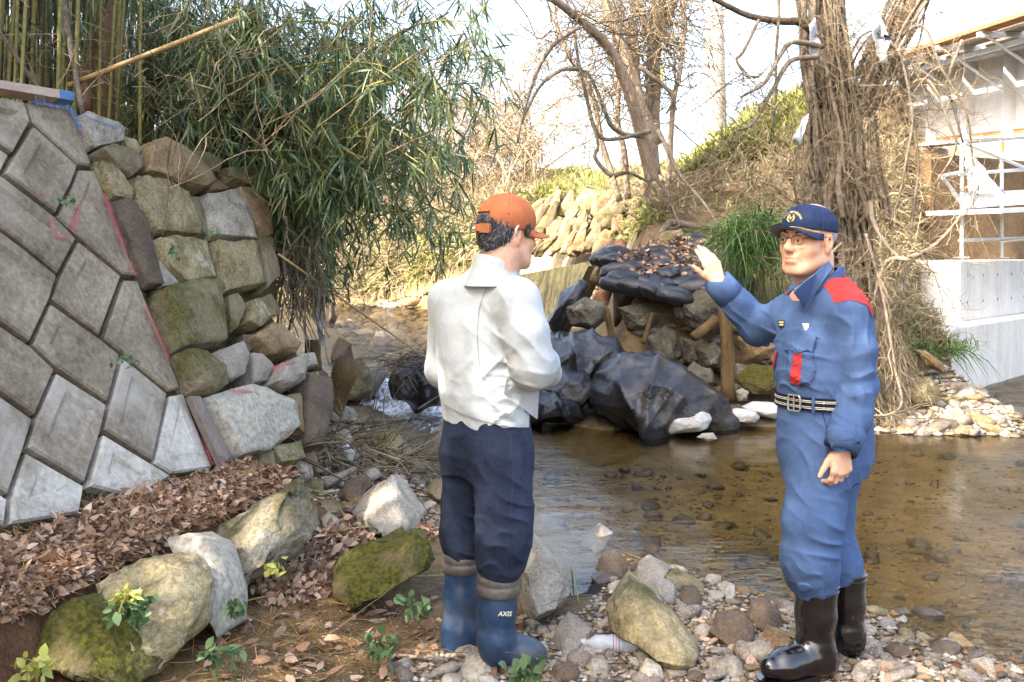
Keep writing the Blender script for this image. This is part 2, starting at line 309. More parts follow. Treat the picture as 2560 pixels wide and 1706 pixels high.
# ---------------------------------------------------------------- the stream
wx = axis((-3.5, 5.2), -30, 60, .09, 22); wy = axis((2.6, 13), -30, 60, .09, 26)
WX, WY = np.meshgrid(wx, wy, indexing='ij'); WZ = wl(WX, WY)
WZ += .004*vnoise(WX, WY, 11, 21)*(1+5*sstep(9.6, 10.2, WY)*sstep(11.6, 11, WY)*(WX < 0))
WZ += .012*vnoise(WX, WY, 9, 22)*sstep(10.5, 11.5, WY)*sstep(1, 0, WX)
water = mk('stream_water', np.stack([WX, WY, WZ], -1).reshape(-1, 3), grid_faces(len(wx), len(wy)), None, smooth=True, kind='structure')
foam = .62*sstep(9.7, 10.15, WY)*sstep(11.1, 10.8, WY)*sstep(-.2, -.8, WX)+.42*sstep(8.0, 9.2, WY)*sstep(10.4, 9.8, WY)*sstep(.5, -.4, WX)+.28*sstep(11, 12, WY)*sstep(.8, 0, WX)*sstep(26, 18, WY)
ripl = .055+.9*np.clip(sstep(7.5, 9, WY)*sstep(.5, -.3, WX)+sstep(2.0, 3.0, WX)*sstep(6.2, 4.6, WY)+sstep(10, 11, WY)+.14*sstep(.9, .2, WX)*sstep(6, 7, WY), 0, 1)
at = water.data.color_attributes.new('flow', 'FLOAT_COLOR', 'POINT')
at.data.foreach_set('color', np.stack([np.clip(foam, 0, 1), ripl, np.zeros_like(foam), np.ones_like(foam)], -1).astype(np.float32).ravel())
wm = bpy.data.materials.new('water'); wm.use_nodes = True; N = wm.node_tree.nodes; L = wm.node_tree.links; N.remove(N['Principled BSDF'])
geo = N.new('ShaderNodeNewGeometry'); vc = N.new('ShaderNodeVertexColor'); vc.layer_name = 'flow'; sp = N.new('ShaderNodeSeparateColor'); L.new(vc.outputs[0], sp.inputs[0])
mp = N.new('ShaderNodeMapping'); mp.inputs['Scale'].default_value = (1., 2.2, 1.); mp.inputs['Rotation'].default_value = (0, 0, .25); L.new(geo.outputs['Position'], mp.inputs[0])
n1 = N.new('ShaderNodeTexNoise'); n1.inputs['Scale'].default_value = 5.5; n1.inputs['Detail'].default_value = 4; n1.inputs['Distortion'].default_value = .8; L.new(mp.outputs[0], n1.inputs['Vector'])
n2 = N.new('ShaderNodeTexNoise'); n2.inputs['Scale'].default_value = 16; n2.inputs['Detail'].default_value = 3; n2.inputs['Distortion'].default_value = 1.; L.new(mp.outputs[0], n2.inputs['Vector'])
ad = N.new('ShaderNodeMath'); ad.operation = 'MULTIPLY_ADD'; ad.inputs[1].default_value = .4; L.new(n2.outputs[0], ad.inputs[0]); L.new(n1.outputs[0], ad.inputs[2])
bp = N.new('ShaderNodeBump'); bp.inputs['Distance'].default_value = .065; L.new(sp.outputs[1], bp.inputs['Strength']); L.new(ad.outputs[0], bp.inputs['Height'])
tr = N.new('ShaderNodeBsdfTransparent'); tr.inputs[0].default_value = (.90, .85, .70, 1)
gl = N.new('ShaderNodeBsdfGlossy'); gl.inputs['Roughness'].default_value = .03; L.new(bp.outputs[0], gl.inputs['Normal'])
fr = N.new('ShaderNodeFresnel'); fr.inputs[0].default_value = 1.36; L.new(bp.outputs[0], fr.inputs['Normal'])
ms = N.new('ShaderNodeMixShader'); L.new(fr.outputs[0], ms.inputs[0]); L.new(tr.outputs[0], ms.inputs[1]); L.new(gl.outputs[0], ms.inputs[2])
fn = N.new('ShaderNodeTexNoise'); fn.inputs['Scale'].default_value = 12; fn.inputs['Detail'].default_value = 8; fn.inputs['Roughness'].default_value = .7
mp2 = N.new('ShaderNodeMapping'); mp2.inputs['Scale'].default_value = (1.6, .6, 1); L.new(geo.outputs['Position'], mp2.inputs[0]); L.new(mp2.outputs[0], fn.inputs['Vector'])
fa = N.new('ShaderNodeMath'); fa.operation = 'MULTIPLY_ADD'; fa.inputs[1].default_value = .5; fa.inputs[2].default_value = -.62; L.new(sp.outputs[0], fa.inputs[0])
fb = N.new('ShaderNodeMath'); fb.operation = 'ADD'; L.new(fa.outputs[0], fb.inputs[0]); L.new(fn.outputs[0], fb.inputs[1])
fc = N.new('ShaderNodeMapRange'); fc.inputs[1].default_value = .12; fc.inputs[2].default_value = .3; L.new(fb.outputs[0], fc.inputs[0])
df = N.new('ShaderNodeBsdfDiffuse'); df.inputs[0].default_value = (.78, .8, .82, 1); m2 = N.new('ShaderNodeMixShader'); L.new(fc.outputs[0], m2.inputs[0]); L.new(ms.outputs[0], m2.inputs[1]); L.new(df.outputs[0], m2.inputs[2])
L.new(m2.outputs[0], N['Material Output'].inputs[0]); water.data.materials.append(wm)
# ---------------------------------------------------------------- rocks
def hull_mesh(pts, seed, cuts=3, rough=.02, smooth=2, size=None):
    bm = bmesh.new()
    for p in pts: bm.verts.new(p)
    r = bmesh.ops.convex_hull(bm, input=bm.verts[:])
    junk = [e for e in set(r['geom_interior']+r['geom_unused']) if isinstance(e, bmesh.types.BMVert)]
    bmesh.ops.delete(bm, geom=junk, context='VERTS')
    bmesh.ops.subdivide_edges(bm, edges=bm.edges[:], cuts=cuts, use_grid_fill=True); bmesh.ops.triangulate(bm, faces=bm.faces[:])
    for _ in range(smooth): bmesh.ops.smooth_vert(bm, verts=bm.verts[:], factor=.3, use_axis_x=True, use_axis_y=True, use_axis_z=True)
    bm.normal_update(); off = Vector((seed*3.7, seed*1.3, seed*2.1)); sz = size or 1
    if rough > 0:
        for v in bm.verts:
            q = v.co/sz+off
            k = noise.noise(q*2.2)*.9+(noise.turbulence(q*2.6, 4, True)-.9)*1.1+abs(noise.noise(q*6.))*-.6+noise.noise(q*15)*.28+noise.noise(q*31)*.16
            v.co += v.normal*k*rough*sz
    me = bpy.data.meshes.new('rock'); bm.to_mesh(me); bm.free()
    me.polygons.foreach_set('use_smooth', np.ones(len(me.polygons), dtype=bool)); return me
def recentre(me):
    co = np.empty(len(me.vertices)*3, np.float32); me.vertices.foreach_get('co', co); co = co.reshape(-1, 3)
    o = np.array([(co[:, 0].min()+co[:, 0].max())/2, (co[:, 1].min()+co[:, 1].max())/2, co[:, 2].min()]); me.vertices.foreach_set('co', (co-o).astype(np.float32).ravel()); me.update(); return Vector(o)
def hull_rock(name, label, cat, outline, Y, mat, seed, thick=None, rough=.03, group=None, cuts=5, src=False, front=.5, smooth=0, tilt=0., auto=0):
    if auto:
        bt = max(outline, key=lambda q: q[1]); xs = [q[0] for q in outline if q[1] > bt[1]-25]; Y = hit_ground(sum(xs)/len(xs), bt[1]-auto).y+.12*(thick or .1)
    rg = random.Random(seed); o = [(S if src else D)(x, y, Y) for x, y in outline]; c = sum(o, Vector())/len(o)
    w = max(p.x for p in o)-min(p.x for p in o); h = max(p.z for p in o)-min(p.z for p in o); t = thick or .8*min(w, h)+.1*max(w, h); pts = []
    for p in o:
        pts.append(p+Vector((0, rg.uniform(-.12, .12)*t, 0))); q = p-c
        # lower points lie nearer, upper points further: a stone seen from above
        sl = tilt*(q.z/h if h else 0)*t
        for k, dy in ((.82, -.30), (.45, -front), (.78, .3), (.4, .5)):
            pts.append(c+q*(k+rg.uniform(-.09, .07))+Vector((0, (dy+rg.uniform(-.09, .09))*t+sl, 0)))
    me = hull_mesh(pts, seed, cuts, rough, smooth, size=(w+h)/2); me.materials.append(mat); loc = recentre(me)
    ob = mk(name, None, None, None, mesh=me, label=label, category=cat, group=group); ob.location = loc; return ob
def rock_proto(seed, sub=2, flat=.7):
    bm = bmesh.new(); bmesh.ops.create_icosphere(bm, subdivisions=sub, radius=1); rg = random.Random(seed)
    for _ in range(9):
        n = Vector((rg.gauss(0, 1), rg.gauss(0, 1), rg.gauss(0, 1))).normalized(); c = rg.uniform(.55, .85)
        for v in bm.verts:
            k = v.co.dot(n)-c
            if k > 0: v.co -= n*k
    for v in bm.verts:
        v.co *= 1+.10*noise.noise(v.co*2+Vector((seed, 0, 0))); v.co.z *= flat; v.co.x *= 1.15
    me = bpy.data.meshes.new('rock'); bm.to_mesh(me); bm.free(); me.polygons.foreach_set('use_smooth', np.ones(len(me.polygons), dtype=bool)); return me
# ---------------------------------------------------------------- the battered wall on the left: concrete blocks, then rubble masonry
WA = Vector((-1.40, 4.95, .46)); WD = Vector((.25, .968, 0)).normalized(); WN0 = Vector((WD.y, -WD.x, 0)); WU = (Vector((0, 0, 1))-WN0*.5).normalized(); WN = WD.cross(WU)
if WN.dot(Vector((1, -1, 0))) < 0: WN = -WN
def wall_hit(x, y, off=0.):       # source pixels -> the wall's face (off metres proud of it)
    o = Vector((0, 0, CAMH)); r = S(x, y, 1.)-o; p0 = WA+WN*off; return o+r*((p0-o).dot(WN)/r.dot(WN))
def c1(poly): return [(x/2.45, y/2.45) for x, y in poly]
def inset(pts, d):
    n = len(pts); out = []; c = sum(pts, Vector())/n
    for i in range(n):
        a = pts[i-1]; b = pts[i]; e = pts[(i+1) % n]; u = (b-a).normalized(); v = (e-b).normalized()
        n1 = WN.cross(u); n2 = WN.cross(v)
        if n1.dot(c-b) < 0 and n2.dot(c-b) < 0: n1 = -n1; n2 = -n2
        bis = (n1+n2); k = max(.45, 1+n1.dot(n2)); out.append(b+bis*(d/k))
    return out
MT['concrete_mid'] = M('concrete_mid', ['#655a49', '#85796a', '#a39887'], 3.2, .92, .6, 90, rnd=.06, bdist=.006, second=('#b3ac9f', 1.3, .5, .74))
wall = thing('concrete_block_wall', 'leaning grey concrete block wall with diagonal joints at the left', 'block wall', loc=wall_hit(200, 1200))
BLK = [[(-140, 560), (150, 620), (190, 750), (85, 940), (-140, 790)], [(165, 615), (400, 655), (455, 690), (575, 1018), (490, 1010), (205, 745)],
 [(200, 770), (480, 1020), (440, 1130), (345, 1310), (25, 1060), (90, 950)], [(-140, 800), (70, 950), (15, 1060), (-140, 980)], [(490, 1030), (585, 1035), (845, 1690), (765, 1680), (350, 1330), (445, 1140)],
 [(15, 1075), (340, 1325), (475, 1465), (362, 1680), (120, 1480), (-140, 1290), (-140, 1000)], [(-140, 1310), (120, 1500), (355, 1690), (312, 1835), (190, 2095), (-140, 1870)],
 [(485, 1470), (755, 1690), (620, 2055), (320, 1830), (370, 1690)], [(765, 1705), (850, 1710), (1115, 2380), (1040, 2400), (640, 2070)], [(312, 1850), (618, 2070), (745, 2170), (670, 2465), (355, 2250), (200, 2110)],
 [(-140, 1890), (190, 2115), (345, 2265), (225, 2545), (-140, 2290)], [(755, 2185), (845, 2255), (1035, 2410), (945, 2825), (640, 2630), (680, 2470)], [(350, 2275), (665, 2475), (630, 2640), (530, 2955), (170, 2740), (230, 2550)],
 [(-140, 2310), (218, 2562), (160, 2750), (65, 3030), (-140, 2900)], [(1045, 2415), (1130, 2400), (1315, 2870), (1060, 2905), (950, 2835)], [(630, 2655), (940, 2845), (1055, 2920), (830, 3060), (540, 2985)],
 [(165, 2760), (530, 2970), (500, 3150), (60, 3220), (70, 3050)], [(-140, 2920), (58, 3050), (40, 3230), (-140, 3150)]]
for i, b in enumerate(BLK):
    rg = random.Random(i); pr = rg.uniform(-.006, .008)
    p = [wall_hit(x, y) for x, y in c1(b)]; p = inset(p, .007); n = len(p); c = sum(p, Vector())/n
    r0 = [q-WN*.12 for q in p]; r1 = [q+WN*(-.010+pr) for q in p]; r2 = [q+WN*pr for q in inset(p, .009)]; r3 = [q+WN*pr for q in inset(p, .062)]
    ztop = max(q.z for q in r3); zb = min(q.z for q in r3)
    r4 = [q-WN*(.013*sstep(.15, .8, (q.z-zb)/(ztop-zb))) for q in inset(p, .084)]
    c4 = sum(r4, Vector())/n
    v = r0+r1+r2+r3+r4+[c4]; f = []
    for k in range(4):
        for j in range(n): f.append((k*n+j, k*n+(j+1) % n, (k+1)*n+(j+1) % n, (k+1)*n+j))
    for j in range(n): f.append((4*n+j, 4*n+(j+1) % n, 5*n))
    adopt(mk('block', v, f, MT['concrete_pale'] if i >= 14 else MT['concrete_mid'] if i in (11, 12, 13) else MT['concrete']), wall)
bk = [wall_hit(x, y, -.05) for x, y in c1([(-160, 600), (160, 640), (440, 710), (600, 1060), (860, 1720), (1120, 2400), (1300, 2860), (1100, 3100), (-160, 3300)])]
adopt(mk('joint_mortar', bk+[q-WN*.15 for q in bk], [tuple(range(9))]+[(i, (i+1) % 9, 9+(i+1) % 9, 9+i) for i in range(9)], MT['joint']), wall)
def slab(poly, lo, hi, mat, name, parent, src=True):
    a = [wall_hit(x, y, lo) for x, y in poly]; b = [q+WN*(hi-lo) for q in a]; n = len(a)
    return adopt(mk(name, a+b, [tuple(range(n)), tuple(range(n, 2*n))]+[(i, (i+1) % n, n+(i+1) % n, n+i) for i in range(n)], mat), parent)
slab(c1([(-140, 520), (308, 588), (308, 640), (-140, 570)]), -.03, .035, MT['plank_pink'], 'top_board', wall)
slab(c1([(310, 586), (397, 602), (395, 655), (310, 641)]), -.03, .036, MT['bluepaint'], 'blue_board', wall)
slab(c1([(1132, 2440), (1200, 2445), (1425, 2885), (1345, 2900)]), .02, .05, MT['plank'], 'leaning_plank', wall)
# sprayed paint marks
pm = M('spray', ['#b5585c', '#c46468'], 9, .9, 0, rnd=0); N = pm.node_tree.nodes; L = pm.node_tree.links
def spray_mat(name, cols, bias):
    m = M(name, cols, 9, .9, 0, rnd=0); N = m.node_tree.nodes; L = m.node_tree.links
    a = N.new('ShaderNodeVertexColor'); a.layer_name = 'alpha'; nn = N.new('ShaderNodeTexNoise'); nn.inputs['Scale'].default_value = 22; nn.inputs['Detail'].default_value = 8; nn.inputs['Roughness'].default_value = .7
    g = N.new('ShaderNodeNewGeometry'); L.new(g.outputs['Position'], nn.inputs['Vector'])
    ad = N.new('ShaderNodeMath'); ad.operation = 'ADD'; L.new(nn.outputs[0], ad.inputs[0]); L.new(a.outputs[0], ad.inputs[1])
    mr = N.new('ShaderNodeMapRange'); mr.inputs[1].default_value = bias; mr.inputs[2].default_value = bias+.5; mr.inputs[4].default_value = .6; L.new(ad.outputs[0], mr.inputs[0])
    tr = N.new('ShaderNodeBsdfTransparent'); ms = N.new('ShaderNodeMixShader'); L.new(mr.outputs[0], ms.inputs[0]); L.new(tr.outputs[0], ms.inputs[1]); L.new(N['Principled BSDF'].outputs[0], ms.inputs[2]); L.new(ms.outputs[0], N['Material Output'].inputs[0])
    return m
MT['redspray'] = spray_mat('redspray', ['#a84a50', '#b85a5e'], .95); MT['bluespray'] = spray_mat('bluespray', ['#3f5f88', '#527298'], .75)
def spray(line, w, mat, parent, off=.013, name='paint_mark', asym=0):
    pts = [wall_hit(x, y, off) for x, y in c1(line)]; pts = smooth_path(pts, 5); v = []; f = []; al = []; n = 5
    for i, p in enumerate(pts):
        t = (pts[min(i+1, len(pts)-1)]-pts[max(0, i-1)]).normalized(); s = t.cross(WN)
        for k in range(n):
            u = k/(n-1)*2-1; v.append(p+s*(u+asym)*w); al.append((1-abs(u))*min(1, 4*min(i, len(pts)-1-i)/len(pts)+.3))
    for i in range(len(pts)-1):
        for k in range(n-1): f.append((i*n+k, i*n+k+1, (i+1)*n+k+1, (i+1)*n+k))
    o = mk(name, v, f, mat); ca = o.data.color_attributes.new('alpha', 'FLOAT_COLOR', 'POINT')
    ca.data.foreach_set('color', np.array([[a, a, a, 1] for a in al], np.float32).ravel()); return adopt(o, parent)
for ln, w in (([(620, 1150), (700, 1350), (790, 1600)], .045), ([(790, 1590), (840, 1700)], .035), ([(870, 1830), (960, 2030), (1060, 2260)], .035), ([(1230, 2640), (1270, 2760), (1310, 2870)], .035), ([(500, 1210), (470, 1330), (440, 1400), (470, 1430)], .035), ([(300, 1300), (340, 1440), (440, 1450)], .03), ([(240, 1180), (270, 1200)], .03), ([(480, 760), (520, 850)], .03)):
    spray(ln, w, MT['redspray'], wall)
spray([(400, 660), (450, 690), (500, 820)], .04, MT['bluespray'], wall, .02); spray([(180, 625), (300, 640), (420, 665)], .02, MT['bluespray'], wall, .014)
mas = thing('stone_masonry', 'rough mossy rubble stone masonry beside the concrete block wall', 'stone wall', loc=wall_hit(560, 1180))
STN = [('stone_pale', [(470, 725), (510, 690), (700, 760), (745, 800), (740, 890), (545, 930)], .05), ('stone_moss', [(560, 940), (640, 905), (760, 930), (830, 1000), (820, 1070), (770, 1100), (700, 1060)], .08), ('stone', [(740, 840), (820, 860), (870, 920), (830, 970), (780, 950)], .02),
 ('stone_brown', [(840, 980), (880, 890), (960, 870), (1080, 920), (1200, 1010), (1270, 1150), (1200, 1190), (1080, 1160), (930, 1110), (850, 1080)], .12), ('stone', [(590, 990), (640, 1010), (740, 1090), (800, 1190), (780, 1240), (670, 1225), (620, 1110)], .05), ('stone_moss', [(1180, 930), (1260, 940), (1350, 1000), (1330, 1070), (1230, 1050)], .04),
 ('stone', [(1340, 1040), (1450, 1025), (1570, 1040), (1600, 1140), (1480, 1160), (1400, 1110)], .08), ('stone', [(775, 1095), (860, 1090), (1000, 1140), (1110, 1200), (1200, 1400), (1190, 1465), (930, 1430), (880, 1340), (810, 1250)], .08), ('stone_moss', [(1100, 1190), (1190, 1210), (1290, 1390), (1240, 1450), (1200, 1390)], .03),
 ('stone_pale', [(1215, 1200), (1390, 1175), (1480, 1260), (1540, 1450), (1530, 1490), (1280, 1465), (1230, 1330)], .08), ('stone_brown', [(1420, 1170), (1540, 1155), (1620, 1240), (1655, 1450), (1610, 1470), (1540, 1400), (1490, 1260)], .08), ('stone_brown', [(1250, 1080), (1310, 1090), (1400, 1160), (1280, 1180)], .02),
 ('stone_dark', [(670, 1235), (760, 1230), (880, 1330), (930, 1560), (985, 1750), (890, 1760), (820, 1620)], .05), ('stone', [(940, 1460), (1050, 1450), (1240, 1490), (1300, 1720), (1130, 1740), (1000, 1640)], .06), ('stone', [(1290, 1500), (1540, 1490), (1590, 1760), (1360, 1805), (1310, 1700)], .08), ('stone_moss', [(1545, 1430), (1640, 1480), (1695, 1700), (1610, 1790), (1570, 1610)], .06),
 ('stone_moss', [(950, 1790), (1100, 1740), (1290, 1725), (1360, 2060), (1340, 2120), (1050, 2160), (990, 1990)], .1), ('stone_pale', [(960, 1600), (1090, 1740), (985, 1765)], .02), ('stone_moss', [(1370, 1820), (1430, 1800), (1480, 1900), (1440, 2010), (1380, 2060)], .05), ('stone', [(1490, 1860), (1620, 1820), (1680, 1940), (1560, 2020), (1480, 1990)], .08),
 ('stone_moss', [(1060, 2180), (1200, 2175), (1310, 2290), (1340, 2390), (1260, 2440), (1150, 2420), (1090, 2310)], .12), ('stone_pink', [(1260, 2180), (1450, 2100), (1480, 2200), (1440, 2330), (1350, 2360), (1290, 2260)], .1), ('stone_pink', [(1490, 2180), (1560, 2190), (1630, 2270), (1600, 2360), (1510, 2370)], .08), ('stone_brown', [(1490, 2090), (1620, 1990), (1780, 2140), (1770, 2200), (1610, 2210)], .12),
 ('stone_pink', [(1590, 2390), (1640, 2260), (1800, 2200), (1815, 2370), (1680, 2430)], .14), ('granite', [(1220, 2450), (1480, 2380), (1600, 2400), (1740, 2500), (1790, 2640), (1730, 2720), (1560, 2790), (1400, 2830), (1310, 2600)], .12), ('stone_brown', [(1700, 2430), (1810, 2420), (1830, 2680), (1790, 2640), (1720, 2540)], .06), ('stone_dark', [(1820, 2310), (1990, 2340), (1990, 2500), (1930, 2750), (1820, 2740)], .12),
 ('stone_pale', [(1810, 2190), (1860, 2180), (1890, 2270), (1820, 2280)], .1), ('stone', [(1640, 2740), (1830, 2700), (1850, 2820), (1700, 2850)], .05), ('stone_dark', [(1480, 2050), (1560, 2060), (1570, 2120), (1500, 2170)], .02), ('stone_moss', [(1540, 2760), (1640, 2780), (1640, 2880), (1560, 2880)], .06)]
for i, (m, b, pr) in enumerate(STN):
    rg = random.Random(50+i); p = [wall_hit(x, y) for x, y in c1(b)]; c = sum(p, Vector())/len(p); sz = max((q-c).length for q in p)
    p = [c+(q-c)*1.05 for q in p]; pts = [q+WN*rg.uniform(-.03, .0)-WN*.02 for q in p]+[q-WN*.2-(q-c)*.12 for q in p]
    pts += [c+(q-c)*rg.uniform(.90, .97)+WN*(pr*rg.uniform(.5, .9)) for q in p]+[c+(q-c)*rg.uniform(.35, .7)+WN*(pr*rg.uniform(.85, 1.05)) for q in p]
    me = hull_mesh(pts, i+3, 4, .028, 0, size=sz*1.4); me.materials.append(MT[m]); adopt(mk('stone', None, None, None, mesh=me), mas)
bk = [wall_hit(x, y, -.11) for x, y in c1([(470, 740), (760, 830), (900, 900), (1200, 960), (1570, 1060), (1640, 1450), (1690, 1720), (1660, 2000), (1800, 2260), (1900, 2600), (1800, 2850), (1300, 2860), (1120, 2400), (860, 1720), (600, 1060)])]
n = len(bk); adopt(mk('earth_core', bk+[q-WN*.2 for q in bk], [tuple(range(n))]+[(i, (i+1) % n, n+(i+1) % n, n+i) for i in range(n)], MT['joint']), mas)
spray([(490, 700), (600, 740), (735, 790)], .014, MT['bluespray'], mas, .055); spray([(1390, 2400), (1500, 2395), (1600, 2420)], .03, MT['redspray'], mas, .10); spray([(1740, 2640), (1790, 2650)], .03, MT['redspray'], mas, .08); spray([(1650, 2270), (1720, 2240), (1800, 2210)], .03, MT['redspray'], mas, .13)
# ---------------------------------------------------------------- foreground boulders (outlines in 2353-wide pixels)
BLD = [('boulder', 'pale weathered concrete boulder with crumbling mossy face beside the leaf mound', [(455, 1225), (520, 1190), (620, 1130), (670, 1105), (705, 1125), (730, 1170), (735, 1215), (690, 1270), (640, 1310), (590, 1345), (560, 1330), (510, 1280)], 4.3, 'chunk', .5, .09),
 ('boulder', 'smooth speckled light granite boulder leaning behind the big tan boulder', [(380, 1240), (430, 1225), (480, 1235), (530, 1280), (560, 1320), (575, 1370), (570, 1420), (545, 1435), (500, 1410), (440, 1320)], 3.8, 'granite', .35, .02),
 ('boulder', 'big tan angular boulder with sprigs of green plants in front', [(215, 1330), (300, 1285), (360, 1275), (430, 1290), (490, 1330), (505, 1380), (490, 1440), (430, 1490), (370, 1480), (300, 1420), (230, 1400)], 3.5, 'stone', .4, .06),
 ('boulder', 'low dark mossy boulder below the tan boulder at lower left', [(60, 1440), (110, 1400), (190, 1370), (260, 1400), (330, 1450), (385, 1500), (380, 1545), (250, 1540), (150, 1505), (80, 1480)], 3.28, 'mossrock', .35, .06),
 ('boulder', 'grey mossy rock cut by the left edge of the picture', [(-40, 1430), (20, 1420), (55, 1440), (50, 1500), (30, 1540), (-40, 1545)], 3.4, 'stone_moss', .3, .05),
 ('boulder', 'yellow green mossy rock in the bottom left corner', [(-40, 1520), (10, 1518), (50, 1545), (75, 1575), (60, 1600), (-40, 1600)], 3.2, 'mossrock', .3, .05),
 ('boulder', 'pale split stone at the bottom edge below the mossy boulder', [(240, 1560), (290, 1545), (350, 1545), (400, 1560), (410, 1590), (250, 1600)], 3.45, 'stone_pale', .2, .05),
 ('boulder', 'oblong boulder fully coated in green moss left of the white jacketed man', [(750, 1300), (790, 1265), (870, 1235), (950, 1222), (990, 1240), (1000, 1290), (985, 1315), (920, 1345), (860, 1372), (800, 1385), (765, 1355)], 4.6, 'mossrock', .45, .05),
 ('boulder', 'white triangular rock behind the oblong mossy boulder', [(800, 1165), (850, 1130), (900, 1090), (940, 1130), (985, 1180), (980, 1208), (900, 1218), (830, 1208)], 5.5, 'stone_pale', .5, .06),
 ('boulder', 'grey white rock right behind the blue rubber boots', [(1185, 1260), (1225, 1235), (1270, 1275), (1305, 1310), (1322, 1350), (1300, 1382), (1250, 1402), (1205, 1418), (1185, 1380)], 4.35, 'stone_pale', .35, .04),
 ('boulder', 'largest grey angular rock on the shore between the two men', [(1390, 1405), (1408, 1372), (1455, 1338), (1500, 1362), (1560, 1418), (1608, 1470), (1592, 1492), (1530, 1505), (1470, 1475), (1398, 1442)], 4.05, 'stone', .42, .03),
 ('rock', 'pale brown pointed rock left of the largest shore rock', [(1262, 1478), (1280, 1445), (1310, 1420), (1362, 1440), (1355, 1462), (1320, 1470), (1280, 1492)], 4.0, 'stone_pink', .2, .03),
 ('rock', 'grey brown rock above the largest shore rock at the water edge', [(1448, 1340), (1465, 1300), (1500, 1285), (1540, 1300), (1530, 1335), (1490, 1355)], 4.6, 'stone_pink', .25, .03),
 ('rock', 'flat grey slab stone beside the water edge rocks', [(1525, 1320), (1560, 1312), (1615, 1335), (1620, 1352), (1590, 1358), (1540, 1345)], 4.55, 'stone', .16, .03),
 ('rock', 'cream coloured stone wedged above the largest shore rock', [(1478, 1355), (1510, 1335), (1550, 1345), (1560, 1370), (1530, 1385), (1495, 1375)], 4.35, 'stone_pale', .2, .03),
 ('rock', 'dark brown rock with pale streaks right of the largest shore rock', [(1630, 1455), (1650, 1420), (1715, 1415), (1738, 1440), (1730, 1470), (1660, 1485)], 4.05, 'stone_dark', .18, .03),
 ('rock', 'dark angular rock left of the black boots', [(1718, 1420), (1730, 1390), (1760, 1378), (1792, 1400), (1795, 1430), (1770, 1455), (1735, 1445)], 4.15, 'stone_dark', .2, .03),
 ('rock', 'ochre rock below the dark rock near the black boots', [(1745, 1470), (1770, 1445), (1815, 1460), (1820, 1480), (1780, 1490)], 3.95, 'stone_brown', .15, .03),
 ('rock', 'brown rounded rock beside the cream stone', [(1555, 1375), (1575, 1350), (1605, 1352), (1615, 1380), (1590, 1395), (1562, 1392)], 4.4, 'stone_dark', .15, .03),
 ('rock', 'small squarish pale stone left of the dark rocks', [(1650, 1345), (1670, 1338), (1690, 1345), (1692, 1370), (1668, 1378), (1648, 1368)], 4.5, 'stone_pale', .1, .03),
 ('rock', 'brown purple rock standing in the shallow water', [(1330, 1250), (1350, 1235), (1385, 1208), (1410, 1222), (1400, 1250), (1355, 1262)], 5.3, 'stone_pink', .25, .03),
 ('rock', 'dark wet brown rock at the edge of the sky reflection', [(1365, 1305), (1385, 1270), (1420, 1268), (1450, 1295), (1445, 1318), (1400, 1325)], 4.75, 'stone_dark', .2, .03),
 ('rock', 'wet brown flat rock in the little inlet', [(1355, 1325), (1385, 1318), (1425, 1322), (1420, 1340), (1370, 1342)], 4.62, 'wet', .15, .03),
 ('rock', 'dark driftlike rock poking out of the pool behind the white jacketed man', [(1245, 1200), (1265, 1188), (1300, 1195), (1310, 1215), (1280, 1225), (1250, 1215)], 5.6, 'wet', .2, .03),
 ('rock', 'yellow cream stone at the toe of the blue boot', [(1050, 1540), (1070, 1508), (1115, 1498), (1140, 1530), (1120, 1560), (1060, 1560)], 3.55, 'stone_pale', .14, .03),
 ('rock', 'yellowish stone in the gravel below the plastic bottle', [(1345, 1540), (1360, 1515), (1395, 1515), (1405, 1540), (1390, 1562), (1350, 1562)], 3.6, 'stone_pale', .12, .03),
 ('rock', 'white rock in the gravel near the bottom centre right', [(1465, 1545), (1490, 1520), (1520, 1530), (1530, 1555), (1500, 1575), (1465, 1570)], 3.6, 'stone_pale', .12, .03),
 ('rock', 'grey rounded stone beside the pebbles under the bottle', [(1455, 1500), (1475, 1490), (1510, 1505), (1520, 1535), (1490, 1535), (1462, 1522)], 3.72, 'stone_pink', .12, .03)]
for i, (nm, lb, ol, Y, m, t, rf) in enumerate(BLD): hull_rock(nm, lb, 'rock', ol, Y, MT[m], 100+i, t, rf, tilt=.5, auto=0 if i < 7 else 8)
